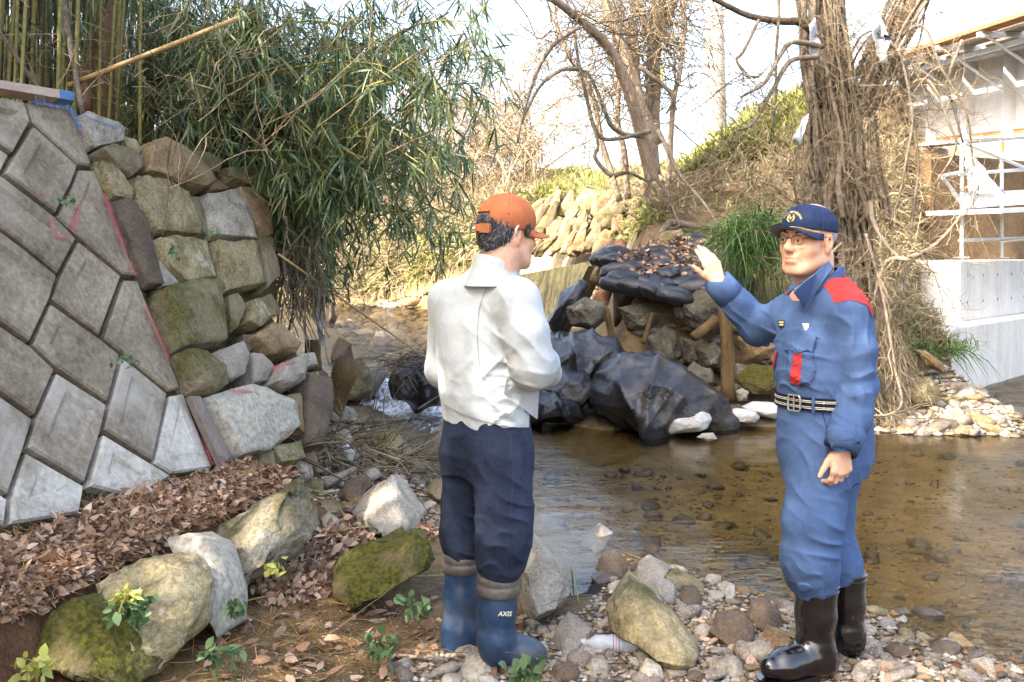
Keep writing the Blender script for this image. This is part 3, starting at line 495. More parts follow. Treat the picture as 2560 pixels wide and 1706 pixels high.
# rocks and posts along the left bank
LBK = [('tall grey brown rock standing behind the slanted mossy post', [(800, 880), (840, 835), (885, 830), (895, 860), (860, 920), (810, 920)], 8.6, 'stone_pink'),
 ('cream rock in the upper stream below the fallen cane', [(845, 795), (862, 765), (880, 758), (903, 785), (900, 798), (870, 803)], 12.0, 'stone_pale'),
 ('grey rock leaning against the stream edge above the cascade', [(770, 880), (790, 830), (830, 815), (855, 850), (860, 900), (820, 930), (780, 925)], 8.2, 'stone'),
 ('pale rock below the slanted mossy post', [(770, 965), (790, 930), (815, 940), (825, 965), (790, 978)], 7.6, 'stone_pale'),
 ('flat grey stone among driftwood under the post', [(755, 1030), (770, 990), (800, 985), (815, 1015), (790, 1035)], 6.9, 'stone_pink'),
 ('dark stained rock in the driftwood tangle', [(770, 1140), (790, 1105), (840, 1085), (860, 1110), (850, 1145), (800, 1160)], 5.7, 'stone_dark'),
 ('pointed tan rock at the stream edge beside the dark trousers', [(850, 1010), (880, 980), (915, 990), (950, 1040), (975, 1085), (930, 1080), (870, 1050)], 7.0, 'stone'),
 ('round mossy stone touching the dark trousers', [(975, 1130), (990, 1105), (1020, 1095), (1040, 1100), (1040, 1150), (1000, 1160)], 5.9, 'stone_moss'),
 ('small dull stone at the end of the crumbling boulder', [(735, 1190), (755, 1175), (780, 1195), (775, 1225), (745, 1228)], 4.9, 'stone_pink'),
 ('mossy rounded stone above the crumbling boulder', [(690, 1110), (715, 1097), (745, 1105), (748, 1135), (715, 1140)], 5.3, 'stone_moss'),
 ('low mossy stone beside the white triangular rock', [(730, 1150), (770, 1145), (800, 1165), (790, 1185), (745, 1180)], 5.3, 'stone_moss'),
 ('brown rock in the shade of the root bank', [(760, 800), (780, 770), (810, 790), (815, 830), (780, 850), (758, 840)], 8.8, 'stone_dark'),
 ('wedge of pale stone at the foot of the root bank', [(700, 860), (730, 850), (745, 880), (740, 910), (705, 905)], 7.4, 'stone'),
 ('dark triangular rock by the torn white sheet', [(742, 700), (765, 690), (775, 730), (765, 760), (745, 750)], 9.0, 'stone_dark'),
 ('pale blunt rock left of the cascade lip', [(880, 815), (930, 800), (960, 825), (950, 850), (900, 850)], 10.6, 'stone_pale')]
for i, (lb, ol, Y, m) in enumerate(LBK): hull_rock('rock', lb, 'rock', ol, Y, MT[m], 160+i, None, .04, tilt=.3, auto=5)
# ---------------------------------------------------------------- figures: smooth signed-distance bodies turned into meshes
V3 = lambda p: np.array(tuple(p), np.float64)
def smin(a, b, k):
    if k <= 0: return np.minimum(a, b)
    h = np.clip(.5+.5*(b-a)/k, 0, 1); return b*(1-h)+a*h-k*h*(1-h)
class Sdf:
    def __init__(s): s.ops = []; s.pts = []; s.post = None; s.cuts = []
    def _a(s, f, k, m): s.ops.append((f, k, m)); return s
    def cap(s, a, b, ra, rb=None, k=.02, m='u'):
        rb = ra if rb is None else rb; a = V3(a); b = V3(b); ab = b-a; L2 = max(ab@ab, 1e-12)
        def f(P):
            t = np.clip(((P-a)@ab)/L2, 0, 1); return np.linalg.norm(P-a-t[:, None]*ab, axis=1)-(ra+(rb-ra)*t)
        if m == 'u': s.pts += [(a, ra), (b, rb)]
        return s._a(f, k, m)
    def chain(s, pts, rad, k=.03, k0=None):
        for i in range(len(pts)-1): s.cap(pts[i], pts[i+1], rad[i], rad[i+1], k if (i or k0 is None) else k0)
        return s
    def ell(s, c, r, R=None, k=.02, m='u'):
        c = V3(c); r = np.array(r, float); R = np.eye(3) if R is None else R
        def f(P):
            q = (P-c)@R; k0 = np.linalg.norm(q/r, axis=1); k1 = np.linalg.norm(q/(r*r), axis=1)+1e-9; return k0*(k0-1)/k1
        if m == 'u': s.pts.append((c, max(r)))
        return s._a(f, k, m)
    def loft(s, st, l, fw, k=.03, e=2.2):      # st: (centre, half width, half depth), any z order
        st = sorted(st, key=lambda t: t[0][2]); z = np.array([t[0][2] for t in st]); cx = np.array([t[0][0] for t in st]); cy = np.array([t[0][1] for t in st]); A = np.array([t[1] for t in st]); B = np.array([t[2] for t in st])
        l = V3(l)[:2]; fw = V3(fw)[:2]
        def f(P):
            zz = P[:, 2]; a = np.interp(zz, z, A); b = np.interp(zz, z, B); dx = P[:, 0]-np.interp(zz, z, cx); dy = P[:, 1]-np.interp(zz, z, cy)
            u = np.abs(dx*l[0]+dy*l[1])/a; v = np.abs(dx*fw[0]+dy*fw[1])/b
            d = ((u**e+v**e)**(1/e)-1)*np.minimum(a, b); return np.maximum(d, np.maximum(z[0]-zz, zz-z[-1]))
        for t in st: s.pts.append((V3(t[0]), max(t[1], t[2])))
        return s._a(f, k, 'u')
    def plane(s, p, n, k=.0):                  # cut away the side the normal points to
        p = V3(p); n = V3(Vector(n).normalized()); f = lambda P: (P-p)@n
        if k <= 0: s.cuts.append(f); return s
        return s._a(f, k, 'i')
    def d(s, P):
        D_ = None
        for f, k, m in s.ops:
            x = f(P)
            if D_ is None: D_ = x
            elif m == 'u': D_ = smin(D_, x, k)
            elif m == 's': D_ = -smin(-D_, x, k)
            elif m == 'i': D_ = -smin(-D_, -x, k)
        if s.post is not None: D_ = s.post(P, D_)
        for f in s.cuts: D_ = np.maximum(D_, f(P))
        return D_
    def mesh(s, h=.005, lo=None, hi=None, pad=.03):
        if lo is None:
            lo = np.min([c-r for c, r in s.pts], 0)-pad; hi = np.max([c+r for c, r in s.pts], 0)+pad
        B = 8; nb = np.ceil((hi-lo)/(B*h)).astype(int)+1; n = nb*B
        I = np.stack(np.meshgrid(*[np.arange(k) for k in nb], indexing='ij'), -1).reshape(-1, 3)
        dc = s.d(lo+(I*B+(B-1)/2)*h); Dn = np.repeat(np.repeat(np.repeat(dc.reshape(nb).astype(np.float32), B, 0), B, 1), B, 2)
        act = np.where(np.abs(dc) < B*h*1.7)[0]; o = np.stack(np.meshgrid(*[np.arange(B)]*3, indexing='ij'), -1).reshape(-1, 3)
        G = I[act]//4; key = (G[:, 0]*1000+G[:, 1])*1000+G[:, 2]; allops = s.ops
        for kk in np.unique(key):
            sel = I[act[key == kk]]; idx = ((sel*B)[:, None, :]+o[None]).reshape(-1, 3); c = lo+(sel.mean(0)*B+B/2)*h; R_ = (np.linalg.norm((sel-sel.mean(0)), axis=1).max()*B+B)*h
            keep = []; best = None
            for op in allops:       # leave out the shapes too far off to matter here
                if op[2] == 'i': keep.append(op); continue
                x = op[0](c[None])[0]
                if op[2] == 'u' and (best is None or x < best[0]): best = (x, op)
                if x < R_*1.25+op[1]+.02: keep.append(op)
            if not any(q[2] == 'u' for q in keep): keep.insert(0, best[1])
            if keep[0][2] != 'u': keep.sort(key=lambda q: q[2] != 'u')
            s.ops = keep; Dn[idx[:, 0], idx[:, 1], idx[:, 2]] = s.d(lo+idx*h); s.ops = allops
        return surface_nets(Dn, lo, h)
def surface_nets(Dn, lo, h):
    sg = Dn < 0; n = np.array(Dn.shape); cnt = np.zeros(n-1, np.uint8)
    for a in (0, 1):
        for b in (0, 1):
            for c in (0, 1): cnt += sg[a:n[0]-1+a, b:n[1]-1+b, c:n[2]-1+c]
    cell = np.argwhere((cnt > 0) & (cnt < 8)); vid = np.full(n-1, -1, np.int32); vid[tuple(cell.T)] = np.arange(len(cell))
    acc = np.zeros((len(cell), 3)); w = np.zeros(len(cell)); cr = [(a, b, c) for a in (0, 1) for b in (0, 1) for c in (0, 1)]
    val = {q: Dn[cell[:, 0]+q[0], cell[:, 1]+q[1], cell[:, 2]+q[2]].astype(float) for q in cr}
    for q in cr:
        for ax in range(3):
            if q[ax]: continue
            p = tuple(1 if i == ax else q[i] for i in range(3)); a = val[q]; b = val[p]; x = (a < 0) != (b < 0)
            t = np.where(x, a/np.where(x, a-b, 1), 0); pos = np.array(q, float)[None].repeat(len(cell), 0); pos[:, ax] += t
            acc[x] += pos[x]; w += x
    V = lo+(cell+acc/w[:, None])*h; F = []
    for ax in range(3):
        u, v = [(1, 2), (2, 0), (0, 1)][ax]; s0 = np.take(sg, range(n[ax]-1), ax); s1 = np.take(sg, range(1, n[ax]), ax)
        e = np.argwhere(s0 != s1); e = e[(e[:, u] > 0) & (e[:, v] > 0) & (e[:, u] < n[u]-1) & (e[:, v] < n[v]-1)]; flip = sg[tuple(e.T)]
        q = []
        for du, dv in ((1, 1), (0, 1), (0, 0), (1, 0)):
            c = e.copy(); c[:, u] -= du; c[:, v] -= dv; q.append(vid[tuple(c.T)])
        q = np.stack(q, 1); q[~flip] = q[~flip][:, ::-1]; F.append(q)
    return V, np.concatenate(F)
def bvh_of(V, F): return BVHTree.FromPolygons([tuple(p) for p in V], [tuple(q) for q in F])
CAMV = Vector((0, 0, CAMH))
def ray(bvh, x, y):
    r = (D(x, y, 1.)-CAMV).normalized(); return bvh.ray_cast(CAMV, r)
def patch(name, outline, bvh, mat, parent, off=.004, thick=.005, maxe=7, bulge=0., label=None):   # a cloth piece lying on a surface
    bm = bmesh.new(); vs = [bm.verts.new((x, y, 0)) for x, y in outline]; bm.faces.new(vs); bmesh.ops.triangulate(bm, faces=bm.faces[:])
    for _ in range(7):
        le = [e for e in bm.edges if e.calc_length() > maxe]
        if not le: break
        bmesh.ops.subdivide_edges(bm, edges=le, cuts=1); bmesh.ops.triangulate(bm, faces=bm.faces[:])
    bm.normal_update(); bv = {v for e in bm.edges if e.is_boundary for v in e.verts}; last = None; miss = []
    be = [tuple(v for v in e.verts) for e in bm.edges if e.is_boundary]
    for v in bm.verts:
        h = ray(bvh, v.co.x, v.co.y)
        if h[0] is None: miss.append(v); continue
        n = h[1]
        if n.dot(h[0]-CAMV) > 0: n = -n
        v.tag = True; v.co = h[0]+n*(off+(bulge if v not in bv else 0))
    okv = [v for v in bm.verts if v.tag]
    for v in miss:
        if not okv: continue
        x, y = v.co.x, v.co.y; q = min(okv, key=lambda t: (D(x, y, t.co.y)-t.co).length); v.co = D(x, y, q.co.y)
    c = {v: bm.verts.new(v.co+(v.co-CAMV).normalized()*thick) for v in bv}
    for a, b in be: bm.faces.new((a, b, c[b], c[a]))
    bmesh.ops.recalc_face_normals(bm, faces=bm.faces[:])
    me = bpy.data.meshes.new(name); bm.to_mesh(me); bm.free(); me.materials.append(mat)
    o = mk(name, None, None, None, mesh=me)
    if label: o['label'] = label
    return adopt(o, parent)
def folds(spots, base=None):      # cloth creases: (centre, reach, wave vector, amplitude)
    rg = np.random.RandomState(len(spots)); pre = []
    for c, r, kv, amp in spots:
        kv = np.array(kv, float); w = rg.normal(size=(4, 3)); w = w/np.linalg.norm(w, axis=1)[:, None]*np.linalg.norm(kv)*np.array([.35, .6, .42, .5])[:, None]; pre.append((V3(c), r, kv*.72, amp*1.1, w, rg.uniform(0, 6.28, 4)))
    def f(P, d):
        for c, r, kv, amp, w, ph in pre:
            if np.linalg.norm(P[0]-c) > 2.4*r+.45: continue
            q = P-c; g = np.exp(-np.sum(q*q, 1)/(r*r*1.4)); t = q@kv+1.5*np.sin(q@w[0]+ph[0])+.8*np.sin(q@w[1]+ph[1])
            m = np.clip(.35+.9*np.sin(q@w[2]+ph[2])*np.sin(q@w[3]+ph[3]), 0, 1); d = d-amp*g*m*((1-np.abs(np.sin(t)))**1.6-.25)
        if base: d = d-base[0]*(np.sin(P@np.array([23., 11, 7])*base[1]+np.sin(P@np.array([5., -9, 13])*base[1])*1.5)*np.sin(P@np.array([-9., 17, 5])*base[1]+.7))
        return d
    return f
def rot_frame(c, f, pitch=0., roll=0.):
    f = Vector(f).normalized(); up = Vector((0, 0, 1)); l = up.cross(f).normalized()
    q = Matrix.Rotation(pitch, 3, l); f2 = q @ f; u2 = f2.cross(l)*-1; u2 = q @ up
    q2 = Matrix.Rotation(roll, 3, f2); l = q2 @ l; u2 = q2 @ u2
    R = Matrix((l, f2, u2)).transposed(); c = Vector(c); return (lambda x, y, z: c+R @ Vector((x, y, z))), np.array(R)
def head(s, H, R, sc=1.):
    E = lambda c, r, k=.02, m='u': s.ell(H(*[v*sc for v in c]), [v*sc for v in r], R, k*sc, m)
    Cp = lambda a, b, ra, rb=None, k=.02, m='u': s.cap(H(*[v*sc for v in a]), H(*[v*sc for v in b]), ra*sc, (rb or ra)*sc, k*sc, m)
    E((0, -.018, .04), (.078, .1, .088)); E((0, .03, -.03), (.068, .066, .085), .03); E((0, .036, -.078), (.058, .052, .05), .03)
    Cp((-.016, .076, -.11), (.016, .076, -.11), .017, k=.025)
    for g in (-1, 1):
        E((g*.043, .056, -.03), (.027, .028, .028), .025); Cp((g*.05, .0, -.07), (g*.035, .06, -.1), .02, .016, .03)   # cheek, jaw
        E((g*.033, .102, .0), (.021, .016, .013), .014, 's')        # eye socket
        E((g*.032, .083, .0065), (.019, .0145, .0092), .005); E((g*.032, .083, -.0108), (.018, .0138, .0062), .005)     # lids
        Cp((g*.014, .1, -.036), (g*.013, .1, -.036), .0105, k=.01)  # nostril wing
        Cp((g*.02, .104, -.036), (g*.036, .086, -.082), .0045, .003, .006, 's')   # fold beside the mouth
        E((g*.078, -.012, -.008), (.011, .019, .034), .008); E((g*.086, -.009, -.004), (.007, .010, .017), .006, 's'); E((g*.077, -.006, -.036), (.008, .01, .012), .008)
    Cp((-.042, .084, .021), (.042, .084, .021), .011, k=.02)        # brow
    Cp((0, .092, .014), (0, .114, -.03), .008, .0135, .016)         # nose
    Cp((-.018, .094, -.063), (.018, .094, -.063), .0065, k=.012); Cp((-.017, .093, -.078), (.017, .093, -.078), .008, k=.012)
    Cp((-.023, .101, -.0705), (.023, .101, -.0705), .0026, k=.004, m='s')
    Cp((-.03, -.03, -.06), (-.03, -.045, -.2), .046, .05, .03); Cp((.03, -.03, -.06), (.03, -.045, -.2), .046, .05, .02); Cp((0, .01, -.09), (0, -.02, -.2), .04, .045, .03)
def hand(s, W, d, n, t, curls, thumb, sc=1., spread=.06, k0=.02, tc=.25):
    W = Vector(W); d = Vector(d).normalized(); n = Vector(n); n = (n-d*n.dot(d)).normalized(); t0 = d.cross(n); t = t0 if t0.dot(Vector(t)) > 0 else -t0
    P_ = lambda x, y, z: W+(t*x+d*y+n*z)*sc
    s.cap(P_(0, -.05, 0), P_(0, .015, 0), .027*sc, .026*sc, k0)
    kn = [(.032, .088), (.010, .093), (-.012, .088), (-.032, .078)]; ln = [.072, .08, .074, .058]
    for i, (x, y) in enumerate(kn):
        s.cap(P_(x*.55, .012, 0), P_(x, y, .002), .0165*sc, .0125*sc, .014*sc)
    for i, (x, y) in enumerate(kn):
        p = P_(x, y, .001); a = -spread*(i-1.2)/1.2 if False else spread*(1.3-i)/1.5; dr = (d*math.cos(a)+t*math.sin(a)).normalized(); ax = None; r = .0102*sc*(1 if i < 3 else .88); ang = 0
        for j, fr in enumerate((.44, .31, .25)):
            ang += curls[i]*(.75, 1., .7)[j]; v = (dr*math.cos(ang)-n*math.sin(ang)); q = p+v*ln[i]*fr*sc
            s.cap(p, q, r, r*.9, .004*sc if j else .008*sc); p = q; r *= .92
    p = P_(.022, .022, -.006); v = (d*math.cos(thumb)+t*math.sin(thumb)-n*tc).normalized(); r = .0165*sc
    for j, L_ in enumerate((.042, .032, .026)):
        q = p+v*L_*sc; s.cap(p, q, r, r*.8, (.016 if j == 0 else .004)*sc); p = q; r *= .78; v = (v+d*.18).normalized()
def colour_attr(o, name, C):
    a = o.data.color_attributes.new(name, 'FLOAT_COLOR', 'POINT'); a.data.foreach_set('color', np.concatenate([C, np.ones((len(C), 1))], 1).astype(np.float32).ravel())
def skin_mat(name, cols):
    m = M(name, cols, 25, .5, .25, 180, rnd=0, spec=.35, sss=.12, bdist=.002, fine=.4); N = m.node_tree.nodes; L = m.node_tree.links; b = N['Principled BSDF']
    a = N.new('ShaderNodeVertexColor'); a.layer_name = 'tint'; mx = N.new('ShaderNodeMix'); mx.data_type = 'RGBA'; mx.blend_type = 'MULTIPLY'; mx.inputs[0].default_value = 1
    s_ = b.inputs['Base Color'].links[0].from_socket; L.new(s_, mx.inputs[6]); L.new(a.outputs[0], mx.inputs[7]); L.new(mx.outputs[2], b.inputs['Base Color']); return m
def cloth(name, cols, scale=6, rough=.85, bump=.35, spec=.2, second=None):
    return M(name, cols, scale, rough, bump, 13, rnd=0, spec=spec, bdist=.014, second=second, fine=.3)
MT.update(skin=skin_mat('skin', ['#ba8b70', '#c79a80', '#d2aa93']), bluecloth=cloth('blue_cloth', ['#394d70', '#41577c', '#4b6187'], 5), redcloth=cloth('red_cloth', ['#9a2b2b', '#a63331', '#ac3a37'], 5),
 navy=cloth('navy_cloth', ['#18233e', '#1e2b49', '#253353'], 5), navytrouser=cloth('navy_trouser', ['#181e2d', '#222a3c', '#30384c'], 7), white=cloth('white_cloth', ['#a4a9aa', '#b0b5b6', '#bbbfbf'], 5, second=('#86837b', 3., .66, .85)),
 orange=cloth('orange_cloth', ['#a35b38', '#b06742', '#b9714c'], 5), orange_tab=cloth('orange_tab', ['#94552a', '#a6662f'], 9, .4, .1, .5), grey_under=cloth('grey_underside', ['#6d7388', '#7a8094'], 6),
 blackboot=M('black_boot', ['#0b090b', '#110e11', '#181417'], 6, .16, .06, 18, rnd=0, spec=.6, coat=.5, bdist=.01), blueboot=M('blue_boot', ['#16283f', '#1e3550', '#29415c'], 5, .42, .15, 40, rnd=0, spec=.5, bdist=.004, second=('#5c5a56', 5., .5, .85)),
 greyboot=M('grey_boot', ['#4a4643', '#57524f', '#645f5b'], 6, .5, .2, 50, rnd=0, spec=.4, bdist=.004, second=('#8a8178', 6., .6, .75)), hairdark=M('hair_dark', ['#1c191a', '#2c292b', '#6a686b'], 40, .6, .8, 120, rnd=0, stretch=(1, 1, .35), bdist=.006),
 hairgrey=M('hair_grey', ['#5f5d60', '#8f8e92', '#b5b4b8'], 60, .6, .6, 120, rnd=0, bdist=.004), gold=M('gold', ['#b09a4a', '#cbb867', '#d8c87c'], 30, .5, 0, rnd=0, spec=.5), silver=M('silver', ['#a9a9a4', '#c4c4bf'], 8, .3, 0, rnd=0, metal=.8), frame=M('spectacle_frame', ['#5a4636', '#6e5844'], 8, .35, 0, rnd=0, metal=.5),
 darkbutton=M('dark_button', ['#141a2c', '#1b2238'], 8, .35, 0, rnd=0), eyewhite=M('eye_white', ['#b8aca2', '#c4b8ae'], 8, .2, 0, rnd=0), eyedark=M('eye_dark', ['#120c08', '#1c120c'], 8, .1, 0, rnd=0), belt=cloth('belt_cloth', ['#0c1020', '#11162a'], 6), cream=cloth('cream_thread', ['#c9c2ac', '#d6d0bc'], 6), paper=cloth('paper', ['#9d9da4', '#aaaab0'], 3), hearing=M('hearing_aid', ['#c9c2b4', '#d6d0c4'], 4, .4, 0, rnd=0), brow=M('eyebrow', ['#2c2522', '#423a36'], 30, .8, .4, 120, rnd=0))
glass = bpy.data.materials.new('lens'); glass.use_nodes = True; N = glass.node_tree.nodes; L = glass.node_tree.links; N.remove(N['Principled BSDF'])
a_ = N.new('ShaderNodeBsdfTransparent'); b_ = N.new('ShaderNodeBsdfGlossy'); b_.inputs['Roughness'].default_value = .05; c_ = N.new('ShaderNodeMixShader'); c_.inputs[0].default_value = .07
L.new(a_.outputs[0], c_.inputs[1]); L.new(b_.outputs[0], c_.inputs[2]); L.new(c_.outputs[0], N['Material Output'].inputs[0]); MT['lens'] = glass
def sdf_part(name, s, h, mat, parent, label=None):
    Vv, Ff = s.mesh(h); o = adopt(mk(name, Vv, Ff, mat, smooth=True), parent)
    if label: o['label'] = label
    return o, Vv, Ff
def tint_skin(o, Vv, H, R, c, sc=1.):
    q = (Vv-V3(c))@R/sc; T = np.ones((len(Vv), 3))
    def blob(p, r, col, st):
        g = np.exp(-np.sum(((q-np.array(p))/np.array(r))**2, 1))[:, None]*st; T[:] = T*(1-g)+np.array(col)*T*g
    for g in (-1, 1):
        blob((g*.02, .1, -.064), (.02, .02, .005), (.78, .5, .5), .5); blob((g*.01, .1, -.08), (.02, .02, .007), (.85, .56, .55), .6); blob((g*.05, .07, -.03), (.03, .03, .03), (1.06, .86, .82), .6)
        blob((g*.08, -.01, -.01), (.02, .03, .04), (1.05, .8, .75), .5); blob((g*.033, .095, -.016), (.02, .02, .008), (.86, .78, .76), .5)
    blob((0, .115, -.03), (.022, .02, .02), (1.06, .82, .78), .7); blob((0, .09, -.1), (.05, .03, .03), (.9, .88, .88), .4)
    colour_attr(o, 'tint', T)
def cap_brim(H, r0, z0, reach, halfang, name, mat, under, parent, droop=.02, tiltb=0., yoff=0.):
    nu, nv = 22, 6; top = []; f = []
    for i in range(nu+1):
        a = (i/nu*2-1)*halfang
        for j in range(nv+1):
            v = j/nv; ex = reach*(math.cos(a/halfang*math.pi/2)**.55 if abs(a) < halfang else 0)
            x = math.sin(a)*(r0[0]+.25*ex*v); y = math.cos(a)*(r0[1])+ex*v+yoff; z = z0+tiltb*ex*v-droop*(x/r0[0])**2*(.35+.65*v)
            top.append(H(x, y, z))
    u = (H(0, 0, 1)-H(0, 0, 0)); bot = [p-u*.004 for p in top]; m = nv+1; n = len(top)
    for i in range(nu):
        for j in range(nv): f.append((i*m+j, i*m+j+1, (i+1)*m+j+1, (i+1)*m+j))
    edge = [0*m+j for j in range(m)]+[i*m+nv for i in range(1, nu+1)]+[nu*m+j for j in range(nv-1, -1, -1)]
    ft = f+[(edge[k], edge[k+1], n+edge[k+1], n+edge[k]) for k in range(len(edge)-1)]
    b = adopt(mk(name, top+bot, ft, mat, smooth=True), parent)
    adopt(mk('brim_underside', bot, f, under, smooth=True), b); b.children[0].matrix_parent_inverse = Matrix(); return b
def spectacles(H, parent, name='spectacles', sc=1., yy=.106):
    t = adopt(mk(name, [], [], None), parent); mb = MB()
    for g in (-1, 1):
        ring = [H((g*.034+.0235*math.copysign(abs(math.cos(a))**.8, math.cos(a)))*sc, (yy-.006*abs(g*.034+.0235*math.cos(a))/.05)*sc, (.0+.0165*math.copysign(abs(math.sin(a))**.8, math.sin(a))-.001)*sc) for a in [2*math.pi*k/16 for k in range(16)]]
        mb.tube(ring+[ring[0]], .0011, 5); mb.tube([H(g*.057*sc, (yy-.008)*sc, .006*sc), H(g*.074*sc, (yy-.025)*sc, .009*sc), H(g*.08*sc, 0, .012*sc), H(g*.082*sc, -.02*sc, .0)], .0018, 5)
        ln = mk('lens', ring, [tuple(range(16))], MT['lens'])
        ln.parent = t; ln.matrix_parent_inverse = Matrix.Translation(-Vector(parent.location))@Matrix() if False else Matrix()
    mb.tube([H(-.011*sc, (yy-.001)*sc, .004*sc), H(0, (yy+.003)*sc, .006*sc), H(.011*sc, (yy-.001)*sc, .004*sc)], .0013, 5)
    t.data = bpy.data.meshes.new(name); t.data.from_pydata([tuple(p) for p in mb.v], [], mb.f); t.data.materials.append(MT['frame']); return t
def letters(text, place, size, mat, name, parent, bold=.0):     # raised letters; place(x, y) -> point on the surface
    cu = bpy.data.curves.new('lettering', 'FONT'); cu.body = text; cu.size = 1; cu.align_x = 'CENTER'; cu.resolution_u = 3; cu.offset = bold
    ob = bpy.data.objects.new('lettering', cu); COL.objects.link(ob); dg = bpy.context.evaluated_depsgraph_get(); me = bpy.data.meshes.new_from_object(ob.evaluated_get(dg))
    bpy.data.objects.remove(ob); bm = bmesh.new(); bm.from_mesh(me); bmesh.ops.triangulate(bm, faces=bm.faces[:])
    for v in bm.verts: v.co = place(v.co.x*size, v.co.y*size)
    bm.to_mesh(me); bm.free(); me.materials.clear(); me.materials.append(mat); return adopt(mk(name, None, None, None, mesh=me), parent)
# ---------------------------------------------------------------- man in the blue uniform (right)
def deg(a): return math.radians(a)
m2 = thing('person', 'man in blue uniform with red shoulders and navy cap raising his hand', 'person', loc=(1.02, 3.66, 0))
F2 = Vector((-math.sin(deg(55)), -math.cos(deg(55)), 0)); L2 = Vector((0, 0, 1)).cross(F2)
YT = 3.72
SL, EL, WL = D(1944, 716, 3.58), D(1962, 892, 3.60), D(1934, 1026, 3.50)
SR, ER, WR = D(1822, 722, 3.88), D(1742, 752, 4.06), D(1652, 652, 4.04)
hc = D(1858, 551, 3.70); hf = Vector((-math.sin(deg(54)), -math.cos(deg(54)), 0)); H2, R2 = rot_frame(hc, hf, deg(-3) if False else 0., deg(-3))
# skin: one continuous body from the head through the torso to hands and feet
b = Sdf(); head(b, H2, R2, 1.04)
b.loft([(D(1893, 690, YT), .11, .08), (D(1898, 760, YT), .14, .10), (D(1893, 940, YT), .13, .11), (D(1893, 1050, YT), .13, .11)], L2, F2, .05)
b.chain([D(1893, 690, YT), SL, EL, WL], [.06, .05, .04, .028], .05); b.chain([D(1893, 690, YT), SR, ER, WR], [.06, .05, .04, .028], .05)
b.chain([D(1895, 1040, 3.68), D(1868, 1215, 3.6), D(1872, 1480, 3.62)], [.08, .06, .04], .05); b.chain([D(1905, 1040, 3.78), D(1908, 1215, 3.84), D(1940, 1450, 3.8)], [.08, .06, .04], .05)
hand(b, WR, (-.34, .10, .93), (.45, -.85, .2), (-.9, -.45, -.1), [.16, .2, .24, .32], .75, 1.0, .05, .01, .05)
hand(b, WL, (-.06, -.10, -1), (.40, -.9, .1), (-.9, -.4, 0), [.62, .66, .68, .7], .62, 1.0, .05, .01, .2)
o, Vv, Ff = sdf_part('body', b, .0036, MT['skin'], m2); tint_skin(o, Vv, H2, R2, hc, 1.04)
for g in (-1, 1):
    mb = MB(); 
    e = bpy.data.meshes.new('eye'); bm = bmesh.new(); bmesh.ops.create_uvsphere(bm, u_segments=14, v_segments=10, radius=.0135); bmesh.ops.translate(bm, vec=H2(g*.033, .0855, -.003), verts=bm.verts[:]); bm.to_mesh(e); bm.free(); e.materials.append(MT['eyewhite'])
    eo = adopt(mk('eye', None, None, None, mesh=e), m2)
    e = bpy.data.meshes.new('iris'); bm = bmesh.new(); bmesh.ops.create_uvsphere(bm, u_segments=12, v_segments=8, radius=.0068); bmesh.ops.translate(bm, vec=H2(g*.033-.003, .0935, -.003), verts=bm.verts[:]); bm.to_mesh(e); bm.free(); e.materials.append(MT['eyedark']); adopt(mk('iris', None, None, None, mesh=e), eo)
    mb = MB(); mb.tube([H2(g*.016, .1, .022), H2(g*.032, .1, .029), H2(g*.05, .088, .024)], [.003, .0042, .002], 6); adopt(mb.build('eyebrow', MT['brow'], smooth=True), m2)
spectacles(H2, m2, sc=1.04, yy=.112)
# hair under the cap
hs = Sdf(); hs.ell(H2(0, -.018, .035), (.0845, .107, .094), R2); hs.ell(H2(0, .06, -.03), (.2, .068, .2), R2, .004, 's'); hs.plane(H2(0, -.02, -.035), H2(0, .45, -1)-H2(0, 0, 0)); hs.plane(H2(0, 0, .05), H2(0, 0, 1)-H2(0, 0, 0))
for g in (-1, 1): hs.ell(H2(g*.08, -.005, -.008), (.03, .026, .04), R2, .004, 's')
sdf_part('hair', hs, .0036, MT['hairgrey'], m2)
# cap
def crown(H, R, c, r, front, cut, arch=None, th=.0055):
    s = Sdf(); s.ell(H(*c), r, R)
    if front: s.ell(H(*front[0]), front[1], R, .03)
    base = s.d
    hc_ = V3(H(0, 0, 0))
    def post(P, d):
        q = (P-hc_)@R; d = np.abs(d+th/2)-th/2; d = np.maximum(d, cut[0]+cut[1]*q[:, 1]-q[:, 2])
        if arch is not None: d = np.maximum(d, arch[2]-np.linalg.norm((q-np.array(arch[0]))*np.array(arch[1]), axis=1))
        # sewn panels
        an = np.arctan2(q[:, 0], q[:, 1]+.01); return d+.0012*np.exp(-(np.sin(an*3)/.10)**2)
    s.post = post; return s
cs = crown(H2, R2, (0, -.012, .048), (.091, .112, .083), ((0, .045, .068), (.066, .055, .056)), (.032, .10))
co2, CV2, CF2 = sdf_part('cap_crown', cs, .0036, MT['navy'], m2); cb2 = bvh_of(CV2, CF2)
cap_brim(H2, (.088, .088), .036, .085, deg(75), 'cap_brim', MT['navy'], MT['grey_under'], m2, .036, .22, 0.)
mb = MB(); mb.tube([H2(math.sin(a)*.090, math.cos(a)*.106, .046-.02*math.sin(a)**2) for a in np.linspace(-1.1, 1.1, 16)], .0013, 5); adopt(mb.build('gold_cord', MT['gold']), m2)
def on_cap(a, z, off=.0015):
    di = H2(math.sin(a), math.cos(a), 0)-H2(0, 0, 0); st = H2(0, 0, z); h = cb2.ray_cast(st+di*.3, -di); return (h[0]+di*off) if h[0] else st+di*.11
arc = 'HIROSHIMA CITY'; emblem = (.10, .078)
